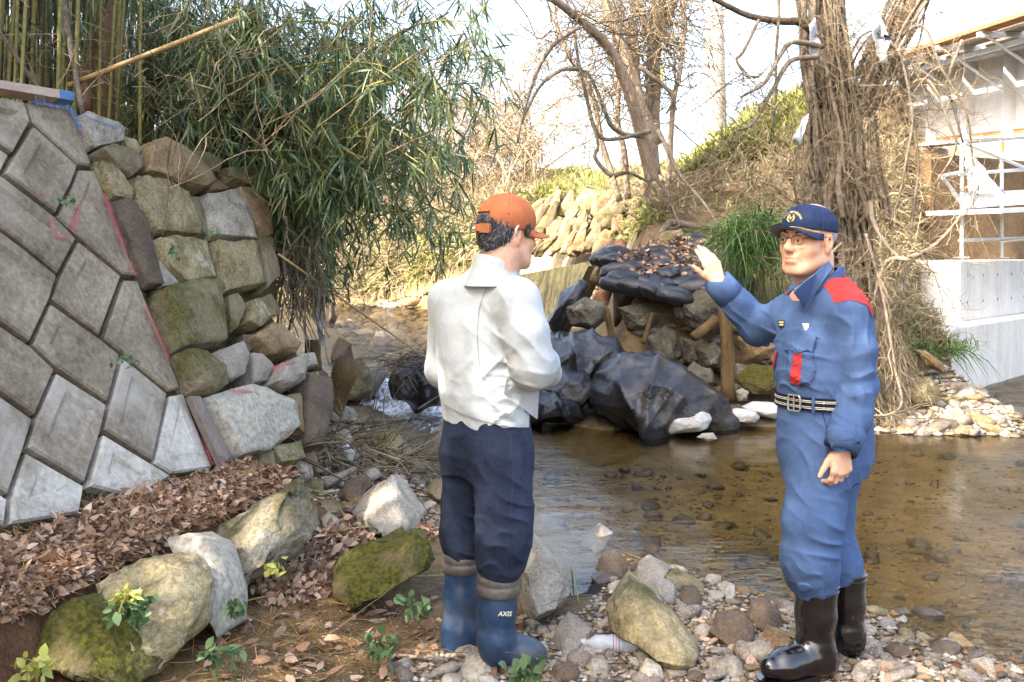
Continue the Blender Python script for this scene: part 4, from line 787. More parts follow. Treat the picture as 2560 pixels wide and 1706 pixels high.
for i, ch in enumerate(arc):
    if ch == ' ': continue
    th = deg(150-120*i/(len(arc)-1)) if False else deg(158-136*i/(len(arc)-1)); 
    ca_, sa_ = math.cos(th), math.sin(th); rot = th-math.pi/2
    def pl(x, y, ca_=ca_, sa_=sa_, rot=rot):
        X = ca_*.037+math.cos(rot)*x-math.sin(rot)*y; Z = sa_*.031+math.sin(rot)*x+math.cos(rot)*y; return on_cap(-.02-X/.10*1.0+.0, .066+Z)
    letters(ch, pl, .0115, MT['gold'], 'cap_lettering', co2, .02)
for g in (-1, 1):
    mb = MB(); mb.tube([on_cap(-.02+g*.0135/.1*math.sin(a)*1.0, .078-.014*math.cos(a), .0015) for a in np.linspace(.15, 2.7, 9)], [.0012, .002, .0026, .0028, .0028, .0026, .0024, .002, .001], 5); adopt(mb.build('cap_emblem', MT['gold']), co2)
mb = MB(); mb.tube([on_cap(-.02+x/.1, z, .002) for x, z in ((-.006, .084), (0, .073), (.006, .084))], .0022, 5); mb.tube([on_cap(-.02+x/.1, z, .002) for x, z in ((-.006, .079), (.006, .079))], .0014, 5); adopt(mb.build('cap_emblem', MT['gold']), co2)
# shirt
s = Sdf(); c_ = lambda x, y, Y=YT: D(x, y, Y)
s.loft([(c_(1893, 925), .165, .150), (c_(1893, 895), .172, .158), (c_(1891, 860), .180, .166), (c_(1892, 800), .182, .158), (c_(1896, 740), .186, .138), (c_(1900, 705), .170, .112), (c_(1903, 675), .13, .098), (c_(1896, 640), .088, .088)], L2, F2)
s.cap(c_(1902, 692), SL, .080, .074, .05); s.cap(c_(1896, 697), SR, .078, .072, .05)
s.chain([SL, D(1965, 800, 3.575), EL], [.074, .077, .073], .007, .03); s.chain([EL, D(1958, 960, 3.55), WL+Vector((0, 0, .035))], [.076, .068, .056], .012)
s.chain([SR, ER], [.08, .074], .02, .04); s.chain([ER, D(1700, 706, 4.05), WR], [.074, .062, .053], .03)
s.cap(D(1992, 884, 3.62), D(1972, 908, 3.54), .046, .036, .03)                                # bulge above the bent elbow
s.post = folds([(EL, .10, (25, 10, 60), .016), (D(1975, 960, 3.5), .09, (90, 40, 18), .012), (ER, .13, (48, -20, 30), .016), (D(1780, 770, 3.85), .12, (40, 10, 45), .014), (D(1850, 880, 3.6), .13, (20, 10, 62), .014), (D(1965, 740, 3.52), .10, (60, 30, 10), .008), (D(1860, 790, 3.58), .12, (26, 18, 22), .008)], (.0014, 1.6))
wv = (WR-ER).normalized(); s.plane(WR+wv*.004, wv); s.plane(WL+Vector((0, 0, .022)), (.1, -.1, -1))
s.plane(D(1893, 928, YT), (0, 0, -1)) if False else None
sh, SV, SF = sdf_part('shirt', s, .0048, MT['bluecloth'], m2); sb = bvh_of(SV, SF)
# cuffs
for W_, E_, r_, nm in ((WR, ER, .0575, 'cuff'), (WL+Vector((0, 0, .0)), D(1960, 965, 3.545), .059, 'cuff')):
    dv = (W_-E_).normalized(); mb = MB(); mb.tube([W_-dv*.075, W_-dv*.07, W_+dv*.012, W_+dv*.012], [r_*.96, r_+.005, r_+.002, r_-.008], 20, cap=False); adopt(mb.build(nm, MT['bluecloth'], smooth=True), m2)
# trousers
t = Sdf()
t.loft([(c_(1893, 900), .160, .147), (c_(1893, 950), .170, .156), (c_(1895, 1000), .178, .162), (c_(1895, 1050), .174, .158), (c_(1893, 1085), .16, .14)], L2, F2)
t.chain([D(1888, 1050, 3.655), D(1868, 1200, 3.60), D(1860, 1285, 3.60), D(1868, 1325, 3.62), D(1876, 1345, 3.62)], [.124, .100, .093, .084, .066], .05, .06)
t.chain([D(1915, 1050, 3.79), D(1900, 1190, 3.84), D(1914, 1268, 3.82), D(1928, 1298, 3.80), D(1940, 1322, 3.80)], [.116, .092, .083, .075, .063], .05, .05)
t.post = folds([(D(1870, 1240, 3.52), .14, (18, 8, 46), .013), (D(1868, 1340, 3.54), .08, (60, 20, 70), .012), (D(1840, 1060, 3.58), .13, (22, 10, 40), .012), (D(1930, 1290, 3.74), .08, (40, 0, 70), .012), (D(1930, 1080, 3.6), .12, (45, 20, 30), .008)], (.0012, 1.5))
tr_, TV, TF = sdf_part('trousers', t, .0048, MT['bluecloth'], m2); tb = bvh_of(TV, TF)
# belt
def ring(c, a, b, l, f, n=48): return [Vector(c)+Vector(l)*a*math.copysign(abs(math.cos(w))**.91, math.cos(w))+Vector(f)*b*math.copysign(abs(math.sin(w))**.91, math.sin(w)) for w in [2*math.pi*k/n for k in range(n)]]
def band(name, c0, c1_, a, b, l, f, th, mat, parent, n=48):
    r = [ring(c0, a, b, l, f, n), ring(c0, a+th, b+th, l, f, n), ring(c1_, a+th, b+th, l, f, n), ring(c1_, a, b, l, f, n)]; v = sum(r, []); fc = []
    for k in range(4):
        for j in range(n): fc.append((k*n+j, k*n+(j+1) % n, ((k+1) % 4)*n+(j+1) % n, ((k+1) % 4)*n+j))
    return adopt(mk(name, v, fc, mat, smooth=False), parent)
bz0, bz1 = c_(1893, 932), c_(1893, 903); be_ = band('belt', bz0, bz1, .170, .157, L2, F2, .006, MT['belt'], m2)
for q in (.18, .30, .64, .76):
    z0 = bz0.lerp(bz1, q); band('belt_stripe', z0, z0+Vector((0, 0, .0022)), .176, .163, L2, F2, .0012, MT['cream'], be_)
bp_ = lambda a, z, off=.0: bz0.lerp(bz1, z)+L2*(.176+off)*math.sin(a)+F2*(.163+off)*math.cos(a)
mb = MB(); mb.tube([bp_(a, z, .008) for a, z in ((-.13, 1.1), (.12, 1.1), (.15, .9), (.15, .1), (.12, -.1), (-.13, -.1), (-.15, .1), (-.15, .9), (-.13, 1.1))], .0032, 6); mb.tube([bp_(0, 1.05, .008), bp_(0, -.05, .008)], .0026, 6); adopt(mb.build('belt_buckle', MT['silver']), m2)
for a in (.2, .62): 
    for z in (.3, .7): mb = MB(); mb.tube([bp_(a, z, .004), bp_(a, z, .009)], .0045, 8); adopt(mb.build('belt_eyelet', MT['silver']), be_)
for a in (.42, 1.15): mb = MB(); mb.tube([bp_(a, 1.15, .006), bp_(a, .5, .012), bp_(a, -.15, .006)], .006, 6); adopt(mb.build('belt_loop', MT['bluecloth']), tr_)
# pieces sewn on the shirt (2353-wide outlines)
q2 = lambda pts: [((1700+x/3.734)/K, (480+y/3.734)/K) for x, y in pts]
patch('shoulder_yoke', q2([(1310, 880), (1360, 800), (1440, 730), (1540, 790), (1660, 880), (1740, 970), (1785, 1050), (1792, 1180), (1740, 1060), (1650, 1025), (1585, 1010), (1450, 1040), (1400, 950), (1370, 905)]), sb, MT['redcloth'], sh, .003, label='red shoulder yoke')
patch('collar_edge', q2([(968, 945), (1075, 930), (1090, 950), (1010, 965)]), sb, MT['redcloth'], sh, .004)
patch('far_yoke', q2([(1000, 880), (1030, 830), (1075, 815), (1075, 860), (1020, 900)]), sb, MT['redcloth'], sh, .004)
patch('pocket_flap', q2([(1015, 1325), (1280, 1360), (1245, 1510), (1000, 1475)]), sb, MT['bluecloth'], sh, .014, .013)
q4 = lambda pts: [((1880+x/4.355)/K, (880+y/4.355)/K) for x, y in pts]
patch('pocket', q4([(405, -30), (660, 20), (700, 200), (640, 360), (430, 330), (380, 250)]), sb, MT['bluecloth'], sh, .006, .008, bulge=.008)
patch('pocket_stripe', q4([(480, 0), (570, 10), (545, 350), (440, 325)]), sb, MT['redcloth'], sh, .016, .012, label='red stripe down the chest pocket')
patch('placket_edge', q4([(262, 0), (292, -10), (250, 180), (232, 230)]), sb, MT['redcloth'], sh, .006)
patch('yoke_seam', q2([(955, 1318), (1330, 1362), (1330, 1372), (955, 1328)]), sb, MT['bluecloth'], sh, .003, .003)
for pl_ in ([(1148, 1232), (1178, 1232), (1184, 1268), (1160, 1266)], [(1184, 1230), (1212, 1236), (1208, 1262), (1188, 1262)], [(1158, 1272), (1180, 1272), (1182, 1300), (1172, 1296)], [(1188, 1266), (1208, 1268), (1182, 1302), (1184, 1280)]): patch('chest_badge', q2(pl_), sb, MT['cream'], sh, .005, .004)
nt_ = patch('name_tag', q2([(935, 1205), (985, 1205), (975, 1270), (930, 1262)]), sb, MT['navy'], sh, .005, .004)
for y in (1213, 1236): patch('name_lettering', q2([(942, y), (980, y+2), (977, y+17), (940, y+14)]), sb, MT['gold'], nt_, .0065, .001)
# collar: stand and flaps
nk = H2(0, -.035, -.16); cl = Sdf(); cl.loft([(D(1893, 668, 3.715), .098, .1), (D(1886, 640, 3.71), .082, .09), (D(1884, 612, 3.72), .083, .092)], L2, F2)
def thin(P, d): return np.maximum(np.abs(d+.004)-.0035, (P-V3(D(1882, 618, 3.72)))@np.array([F2.x*.55, F2.y*.55, 1.]))
cl.post = thin; cl.ops.append((lambda P: -((P-V3(nk))@V3(F2)-.055), 0, 'i')) if False else None
cv, CVv, CFf = sdf_part('collar', cl, .004, MT['bluecloth'], m2)
def flap(pts, mat=MT['bluecloth'], th=.006):
    v = [D(x, y, Y) for (x, y), Y in pts]; n = len(v); bm = bmesh.new(); vs = [bm.verts.new(p) for p in v]; f_ = bm.faces.new(vs); bmesh.ops.triangulate(bm, faces=[f_]); bmesh.ops.subdivide_edges(bm, edges=bm.edges[:], cuts=3, use_grid_fill=True)
    bmesh.ops.smooth_vert(bm, verts=[w for w in bm.verts if not w.is_boundary], factor=.3, use_axis_x=True, use_axis_y=True, use_axis_z=True); bmesh.ops.recalc_face_normals(bm, faces=bm.faces[:]); bmesh.ops.solidify(bm, geom=bm.faces[:], thickness=th)
    me = bpy.data.meshes.new('collar_flap'); bm.to_mesh(me); bm.free(); me.materials.append(mat); return adopt(mk('collar_flap', None, None, None, mesh=me, smooth=True), cv)
def Yh(x, y, off=.018):
    h = ray(sb, x, y); return (h[0].y-off) if h[0] else 3.6
pts = q2([(1385, 640), (1440, 712), (1330, 850), (1175, 1060), (1110, 985), (1062, 918), (1150, 840), (1260, 760)])
yy = [3.66, 3.62, None, None, None, 3.565, 3.575, 3.61]; flap([(p, yv if yv else Yh(*p)) for p, yv in zip(pts, yy)])
pts = q2([(1095, 850), (1062, 918), (1005, 965), (1000, 925), (1040, 870)]); flap([(p, 3.60 if i < 2 else 3.64) for i, p in enumerate(pts)])
def button(x, y, bvh, parent, r=.0055):
    h = ray(bvh, x, y)
    if h[0] is None: return
    n = h[1] if h[1].dot(h[0]-CAMV) < 0 else -h[1]; mb = MB(); mb.tube([h[0]-n*.001, h[0]+n*.006], r, 10); adopt(mb.build('button', MT['darkbutton']), parent)
button(*q2([(1352, 822)])[0], sb, sh)
mb = MB(); h = D(1972, 1018, 3.44); mb.tube([h, h+Vector((0, -.006, 0))], .0055, 10); adopt(mb.build('button', MT['darkbutton']), sh)
patch('side_pocket_seam', q4([(745, 595), (756, 595), (830, 870), (862, 940), (850, 945), (820, 880)]), tb, MT['navy'], tr_, .001, .001)
# boots
def boot(name, parent, top, ank, heel, ball, toe, rt, ra, rf, zs, mat, lab, cuffmat=None, seam=None):
    s = Sdf(); top = Vector(top); ank = Vector(ank); heel = Vector(heel); ball = Vector(ball); toe = Vector(toe)
    s.chain([top, top.lerp(ank, .55), ank], [rt, (rt+ra)/2*.98, ra], .03); s.chain([ank, heel], [ra, rf*1.02], .04); s.chain([ank.lerp(heel, .5), ball, toe], [rf*1.05, rf*.95, rf*.82], .045); s.cap(heel, ball, rf*1.0, rf*.98, .03)
    ax = (top-ank).normalized(); s.plane(Vector((0, 0, zs+.018)), (0, 0, -1), .008); s.plane(top-ax*.006, ax)
    s.cap(top-ax*.0, top+ax*.2, rt-.007, rt-.007, .0, 's') if False else None
    s.post = folds([(ank, .06, (25, 15, 80), .006)], (.0012, 2.))
    o, BV, BF = sdf_part(name, s, .0045, mat, parent, lab)
    # sole
    dr = (toe-heel); dr.z = 0; dr.normalize(); sd_ = Vector((-dr.y, dr.x, 0)); v = []; n = 28; Lh = (toe-heel).length; w = rf*1.1
    for z, g in ((zs, .0), (zs+.014, .004), (zs+.024, .003)):
        for k in range(n):
            a = 2*math.pi*k/n; u = math.cos(a); y_ = math.sin(a); pos = heel+dr*(Lh/2+u*(Lh/2+rf*.95+g)); ww = w*(.82+.22*sstep(-.6, .4, u))+g; pos = Vector((pos.x, pos.y, z)); v.append(pos+sd_*y_*ww*(1 if abs(u) < .999 else 1)*(abs(y_)**-.25 if abs(y_) > 1e-3 else 1))
    f = [tuple(range(n-1, -1, -1)), tuple(range(2*n, 3*n))]+[(k*n+j, k*n+(j+1) % n, (k+1)*n+(j+1) % n, (k+1)*n+j) for k in range(2) for j in range(n)]
    adopt(mk('sole', v, f, mat if cuffmat is None else cuffmat), o)
    mb = MB()
    mb.tube([p_ for p_ in [top-ax*.012+Vector((math.cos(a)*(rt+.001), math.sin(a)*(rt+.001), 0)) for a in np.linspace(0, 6.283, 25)]], .0035, 6); mb.tube([p_ for p_ in [top-ax*.030+Vector((math.cos(a)*(rt+.0), math.sin(a)*(rt+.0), 0)) for a in np.linspace(0, 6.283, 25)]], .0022, 5)
    adopt(mb.build('boot_rim', mat, smooth=True), o)
    return o, bvh_of(BV, BF)
boot('boot', m2, D(1876, 1334, 3.62), D(1873, 1485, 3.62), D(1888, 1520, 3.61), D(1808, 1528, 3.56), D(1772, 1534, 3.54), .080, .062, .05, .0, MT['blackboot'], 'shiny black rubber boot')
boot('boot', m2, D(1945, 1308, 3.80), D(1944, 1450, 3.80), D(1948, 1478, 3.79), D(1905, 1482, 3.90), D(1890, 1480, 3.94), .074, .06, .05, .01, MT['blackboot'], 'shiny black rubber boot')
# ---------------------------------------------------------------- man in the white jacket (centre)
m1 = thing('person', 'man in white jacket and orange cap seen from behind in blue boots', 'person', loc=(-.1, 3.72, 0))
F1 = Vector((math.sin(deg(38)), math.cos(deg(38)), 0)); L1 = Vector((0, 0, 1)).cross(F1); Y1 = 3.76
hc1 = D(1168, 536, 3.72); hf1 = Vector((math.sin(deg(57)), math.cos(deg(57)), 0)); H1, R1 = rot_frame(hc1, hf1, deg(6), 0.)
aSR, aER, aWR = D(1188, 690, 3.61), D(1222, 838, 3.60), D(1258, 856, 3.86)
aSL, aEL, aWL = D(1030, 690, 3.90), D(1020, 850, 3.94), D(1100, 880, 4.12)
b = Sdf(); head(b, H1, R1, 1.0)
b.cap(H1(0, -.045, -.13), D(1120, 650, 3.76), .06, .07, .05)
b.loft([(D(1118, 660, Y1), .10, .08), (D(1112, 760, Y1), .13, .09), (D(1118, 960, Y1), .12, .09), (D(1118, 1050, Y1), .12, .09)], L1, F1, .05)
b.chain([D(1118, 670, Y1), aSR, aER, aWR], [.06, .05, .04, .028], .05); b.chain([D(1118, 670, Y1), aSL, aEL, aWL], [.06, .05, .04, .028], .05)
b.chain([D(1145, 1040, 3.7), D(1158, 1190, 3.63), D(1146, 1470, 3.64)], [.08, .06, .04], .05); b.chain([D(1080, 1040, 3.82), D(1065, 1190, 3.86), D(1060, 1460, 3.85)], [.08, .06, .04], .05)
hand(b, aWR, F1*.6+L1*.8, (.2, 0, 1), F1, [.5, .55, .6, .6], .6, 1., .05, .01); hand(b, aWL, F1*.7-L1*.7, (-.2, 0, -1), F1, [.3, .35, .4, .4], .6, 1., .05, .01)
o, Vv, Ff = sdf_part('body', b, .0038, MT['skin'], m1); tint_skin(o, Vv, H1, R1, hc1)
spectacles(H1, m1)
hs = Sdf(); hs.ell(H1(0, -.02, .035), (.088, .110, .098), R1); hs.ell(H1(0, -.055, -.03), (.072, .066, .06), R1, .03); hs.cap(H1(-.072, .03, .02), H1(-.072, .03, -.015), .012, .007, .01); hs.cap(H1(.072, .03, .02), H1(.072, .03, -.015), .012, .007, .01)
hs.ell(H1(0, .075, -.02), (.2, .075, .2), R1, .006, 's') ; hs.cap(H1(-.08, .03, .03), H1(-.08, .03, .0), .012, k=.01)
for g in (-1, 1): hs.ell(H1(g*.084, -.002, -.012), (.03, .021, .04), R1, .008, 's'); hs.ell(H1(g*.07, .02, -.07), (.03, .04, .045), R1, .012, 's')
hs.plane(H1(0, -.05, -.078), H1(0, .2, -1)-H1(0, 0, 0), .012); hs.plane(H1(0, 0, .06), H1(0, 0, 1)-H1(0, 0, 0))
rgh = np.random.RandomState(4)
hs.post = lambda P, d: d+.002*np.sin(P@np.array([260., 200, 60])+3*np.sin(P@np.array([40., 60, 90])))
ho, HV, HF = sdf_part('hair', hs, .0036, MT['hairdark'], m1)
# short strands
rg = random.Random(8); hb_ = bvh_of(HV, HF); mb = MB()
for k in range(2600):
    i = rg.randrange(len(HF)); p = sum((Vector(HV[j]) for j in HF[i]), Vector())/4; loc = R1.T@(V3(p)-V3(hc1))
    if loc[2] > .05: continue
    n = (p-hc1-Vector(R1@np.array((0, -.02, .03)))).normalized(); dn = Vector(R1@np.array((0, -.25, -1))); q = p+n*.002; e = q+(dn*.75+n*.4+Vector((rg.gauss(0, .2), rg.gauss(0, .2), 0)))*rg.uniform(.008, .016); w = n.cross(dn).normalized()*.0009
    mb.add([q-w, q+w, e], [(0, 1, 2)])
MT['strand'] = M('hair_strand', ['#1a1718', '#2b2829', '#59575a', '#8c8b8f'], 5, .5, 0, rnd=.2, island='ramp')
adopt(mb.build('hair_strands', MT['strand'], kind='stuff'), ho)
cs = crown(H1, R1, (0, -.012, .05), (.095, .117, .098), None, (.010, .13), ((0, -.12, .024), (1/.04, 1/.06, 1/.036), 1.))
# the opening at the back and its strap
co1, CV1, CF1 = sdf_part('cap_crown', cs, .0036, MT['orange'], m1)
cap_brim(H1, (.09, .096), .022, .078, deg(72), 'cap_brim', MT['orange'], MT['grey_under'], m1, .03, -.1, 0.)
mb = MB(); mb.tube([H1(0, -.012, .146), H1(0, -.012, .155)], [.008, .006], 10); adopt(mb.build('cap_button', MT['orange']), m1)
v = []; nn = 16
for i in range(nn+1):
    a = math.pi+(-.95+1.9*i/nn)*.62
    for z, r in ((.004, 0), (.030, 0), (.030, .004), (.004, .004)): v.append(H1(math.sin(a)*(.0945+r), -.012+math.cos(a)*(.1165+r), z-.012))
f = [(i*4+k, i*4+(k+1) % 4, i*4+4+(k+1) % 4, i*4+4+k) for i in range(nn) for k in range(4)]; st_ = adopt(mk('cap_strap', v, f, MT['orange']), m1)
v = []
for i in range(5):
    a = math.pi+.35+(-.5+i/4)*.42
    for z, r in ((.0, .004), (.034, .004), (.034, .009), (.0, .009)): v.append(H1(math.sin(a)*(.0945+r), -.012+math.cos(a)*(.1165+r), z-.014))
adopt(mk('strap_buckle', v, [(i*4+k, i*4+(k+1) % 4, i*4+4+(k+1) % 4, i*4+4+k) for i in range(4) for k in range(4)]+[(0, 1, 2, 3), (16, 17, 18, 19)], MT['orange_tab']), st_)
mb = MB(); mb.tube([H1(-.087, -.022, -.012), H1(-.09, -.026, .008), H1(-.088, -.016, .024), H1(-.084, -.002, .026)], [.004, .005, .005, .003], 8); adopt(mb.build('hearing_aid', MT['hearing'], smooth=True), m1)
# jacket
s = Sdf(); c_ = lambda x, y, Y=Y1: D(x, y, Y)
s.loft([(c_(1119, 1010), .168, .135), (c_(1117, 955), .172, .14), (c_(1113, 900), .184, .150), (c_(1107, 820), .186, .146), (c_(1104, 740), .188, .135), (c_(1108, 690), .180, .115), (c_(1117, 655), .135, .095), (c_(1138, 628), .092, .086), (c_(1144, 608), .083, .081), (c_(1148, 588), .078, .076)], L1, F1)
s.cap(c_(1122, 668), aSR, .075, .075, .06); s.cap(c_(1116, 670), aSL, .075, .072, .06)
s.chain([aSR, D(1208, 765, 3.59), aER], [.078, .086, .084], .010, .04); s.chain([aER, aWR], [.082, .058], .03); s.cap(D(1224, 844, 3.62), D(1242, 838, 3.70), .076, .07, .03)
s.chain([aSL, aEL], [.075, .07], .010, .04); s.chain([aEL, aWL], [.07, .053], .03)
s.post = folds([(D(1070, 800, 3.6), .16, (44, 20, 4), .012), (D(1050, 720, 3.62), .12, (52, 26, -6), .009), (D(1130, 870, 3.58), .12, (36, 14, 30), .014), (D(1175, 790, 3.52), .09, (42, 22, 18), .012), (aER, .1, (26, 16, 50), .012), (D(1110, 950, 3.58), .12, (12, 8, 60), .010), (D(1180, 940, 3.56), .10, (14, 8, 66), .011), (D(1000, 840, 3.85), .08, (20, 10, 60), .010), (D(1160, 700, 3.52), .08, (50, 20, 30), .006)], (.0018, 1.5))
hn = (D(1010, 940, 3.84)-D(1222, 997, 3.66)).cross(D(1120, 985, 3.6)-D(1120, 955, 3.9)); s.plane(D(1120, 982, Y1), hn if hn.z < 0 else -hn)
n_ = (D(1010, 942, 3.86)-D(1222, 995, 3.66)).normalized(); 
jk, JV, JF = sdf_part('jacket', s, .005, MT['white'], m1); jb = bvh_of(JV, JF)
# waistband, collar, seams
nk1 = H1(0, -.042, -.125); cl = Sdf(); cl.loft([(nk1+Vector((-.018, -.008, -.078)), .101, .095), (nk1+Vector((-.012, -.005, -.05)), .091, .087), (nk1+Vector((-.006, -.002, -.01)), .082, .079), (nk1+Vector((0, 0, .05)), .077, .075)], L1, F1)
cl.post = lambda P, d: np.maximum(np.abs(d+.0035)-.0035, (P-V3(nk1+Vector((0, 0, .012))))@np.array([hf1.x*.42, hf1.y*.42, 1.])); sdf_part('collar', cl, .0038, MT['white'], m1)
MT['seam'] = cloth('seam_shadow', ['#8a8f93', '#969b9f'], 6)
q3 = lambda pts: [((1060+x/3.267)/K, (640+y/3.267)/K) for x, y in pts]
def strip(pts, w):
    a = [(x+w, y) for x, y in pts]; return a+[(x-w, y) for x, y in reversed(pts)]
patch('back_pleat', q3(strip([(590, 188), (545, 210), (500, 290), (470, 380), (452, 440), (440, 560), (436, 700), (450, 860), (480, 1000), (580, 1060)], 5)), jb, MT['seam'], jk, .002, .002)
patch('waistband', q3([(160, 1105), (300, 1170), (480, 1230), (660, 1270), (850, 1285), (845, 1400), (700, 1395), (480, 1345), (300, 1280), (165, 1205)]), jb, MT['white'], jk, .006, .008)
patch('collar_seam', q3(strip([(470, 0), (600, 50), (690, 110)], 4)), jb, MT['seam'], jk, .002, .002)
# paper held under the arm
pp = thing('paper_folder', 'white folded paper sheet held under the right arm', 'paper', loc=D(1190, 930, 3.66))
pv = [D(1164, 872, 3.60), D(1232, 845, 3.66), D(1226, 958, 3.68), D(1158, 905, 3.585)]
mb = MB(); up_ = Vector((.004, .008, 0)); mb.add(pv+[p+up_ for p in pv], [(0, 1, 2, 3), (7, 6, 5, 4), (0, 3, 7, 4), (1, 5, 6, 2), (3, 2, 6, 7), (0, 4, 5, 1)]); adopt(mb.build('sheet', MT['paper']), pp)
pv2 = [p+Vector((.012, .02, -.012)) for p in pv]; mb = MB(); mb.add(pv2+[p+up_ for p in pv2], [(0, 1, 2, 3), (7, 6, 5, 4), (0, 3, 7, 4), (1, 5, 6, 2), (3, 2, 6, 7), (0, 4, 5, 1)]); adopt(mb.build('sheet', MT['paper']), pp)
# trousers
t = Sdf()
t.loft([(c_(1118, 930), .165, .135), (c_(1118, 985), .172, .145), (c_(1118, 1040), .172, .15), (c_(1118, 1085), .16, .13)], L1, F1)
t.chain([D(1152, 1050, 3.69), D(1160, 1180, 3.63), D(1158, 1245, 3.62), D(1150, 1290, 3.63), D(1147, 1318, 3.64)], [.116, .098, .092, .082, .062], .045, .05)
t.chain([D(1078, 1050, 3.82), D(1070, 1170, 3.86), D(1064, 1225, 3.86), D(1063, 1255, 3.85), D(1061, 1276, 3.85)], [.11, .088, .082, .068, .056], .045, .05)
t.post = folds([(D(1160, 1150, 3.54), .14, (26, 10, 44), .013), (D(1155, 1270, 3.54), .10, (18, 10, 70), .014), (D(1068, 1220, 3.78), .10, (24, 6, 60), .013), (D(1090, 1030, 3.64), .12, (40, 16, 22), .011), (D(1110, 1120, 3.7), .1, (36, 14, 40), .012)], (.0014, 1.7))
tr1, TV1, TF1 = sdf_part('trousers', t, .0048, MT['navytrouser'], m1); tb1 = bvh_of(TV1, TF1)
MT['stitch'] = cloth('stitching', ['#262c3c', '#313747'], 6)
q5 = lambda pts: [((640+x/2.221)/K, (1000+y/2.221)/K) for x, y in pts]
patch('side_seam', q5(strip([(1412, 190), (1425, 350), (1422, 500), (1418, 650), (1400, 800), (1385, 970)], 3)), tb1, MT['stitch'], tr1, .002, .001)
patch('pocket_seam', q5(strip([(1470, 195), (1468, 240), (1440, 270)], 3)), tb1, MT['stitch'], tr1, .002, .001)
def blue_boot(top, ank, heel, ball, toe, rt, ra, rf, zs, cuffh):
    o, bv = boot('boot', m1, top, ank, heel, ball, toe, rt, ra, rf, zs, MT['blueboot'], 'muddy blue rubber boot with grey cuff', MT['greyboot'])
    top = Vector(top); ax = (Vector(top)-Vector(ank)).normalized(); mb = MB(); mb.tube([top+ax*.004, top+ax*.004, top-ax*cuffh*.45, top-ax*cuffh*.5, top-ax*cuffh*.55, top-ax*cuffh, top-ax*(cuffh+.002)], [rt-.004, rt+.006, rt+.005, rt+.002, rt+.005, rt+.005, rt-.002], 24, cap=False)
    adopt(mb.build('cuff', MT['greyboot'], smooth=True, label='grey rubber cuff'), o); return o, bv
lb_, lbv = blue_boot(D(1060, 1266, 3.85), D(1057, 1450, 3.85), D(1052, 1478, 3.84), D(1078, 1480, 3.94), D(1086, 1478, 3.99), .066, .064, .052, -.01, .078)
rb_, rbv = blue_boot(D(1146, 1314, 3.64), D(1140, 1470, 3.64), D(1140, 1495, 3.64), D(1208, 1500, 3.67), D(1234, 1503, 3.69), .073, .062, .047, -.02, .078)
def pl(x, y):
    X = 1160+x*618; Y_ = 1416-y*618; h = ray(rbv, X+y*130, Y_); return h[0]-(h[0]-CAMV).normalized()*.004 if h[0] else D(X, Y_, 3.57)
letters('AXIS', pl, .024, MT['cream'], 'boot_lettering', rb_, .03)
# ---------------------------------------------------------------- vectorised leaves, blades and twigs
def TZv(x, y):
    i = np.clip(np.searchsorted(gx, x)-1, 0, len(gx)-2); j = np.clip(np.searchsorted(gy, y)-1, 0, len(gy)-2)
    u = (x-gx[i])/(gx[i+1]-gx[i]); v = (y-gy[j])/(gy[j+1]-gy[j])
    return GZ[i, j]*(1-u)*(1-v)+GZ[i+1, j]*u*(1-v)+GZ[i, j+1]*(1-u)*v+GZ[i+1, j+1]*u*v
def hits(xs, ys, y0=2., ymax=90.):
    xs = np.asarray(xs, float); ys = np.asarray(ys, float); Y = np.full(xs.shape, y0); out = np.zeros(xs.shape+(3,)); done = np.zeros(xs.shape, bool)
    while True:
        X = (xs*K-CX)*Y/FPX; Z = CAMH-(ys*K-HY)*Y/FPX; g = TZv(X, Y); h = ~done & (Z <= g); out[h] = np.stack([X, Y, g], -1)[h]; done |= h
        Y = np.where(done, Y, Y*1.008)
        if done.all() or Y.max() > ymax: break
    return out[done], done
def in_poly(xs, ys, poly): return poly_sd(xs, ys, poly) > 0
def sample_poly(poly, n, rs):
    x0, x1 = min(p[0] for p in poly), max(p[0] for p in poly); y0, y1 = min(p[1] for p in poly), max(p[1] for p in poly); X = []; Y = []
    while len(X) < n:
        x = rs.uniform(x0, x1, n*2); y = rs.uniform(y0, y1, n*2); k = in_poly(x, y, poly); X += list(x[k]); Y += list(y[k])
    return np.array(X[:n]), np.array(Y[:n])
def unit(v): return v/(np.linalg.norm(v, axis=-1, keepdims=True)+1e-9)
def strips(base, d, L, W, droop, prof, rs, curl=0.):
    n = len(base); m = len(prof); d = unit(d); side = unit(np.cross(d, unit(rs.normal(size=(n, 3))+np.array([0, 0, .6])))); nor = np.cross(side, d); L = np.broadcast_to(L, n); W = np.broadcast_to(W, n); droop = np.broadcast_to(droop, n)
    t = np.linspace(0, 1, m); C = base[:, None]+d[:, None]*(L[:, None]*t)[..., None]-np.array([0, 0, 1.])*(droop[:, None]*L[:, None]*t**2)[..., None]+nor[:, None]*(curl*L[:, None]*np.sin(t*3.1))[..., None]
    w = (W[:, None]*np.array(prof))[..., None]*side[:, None]; V = np.stack([C-w, C+w], 2).reshape(n, m*2, 3)
    f = np.array([(2*k, 2*k+1, 2*k+3, 2*k+2) for k in range(m-1)]); F = (np.arange(n)[:, None, None]*m*2+f[None]).reshape(-1, 4); return V.reshape(-1, 3), F
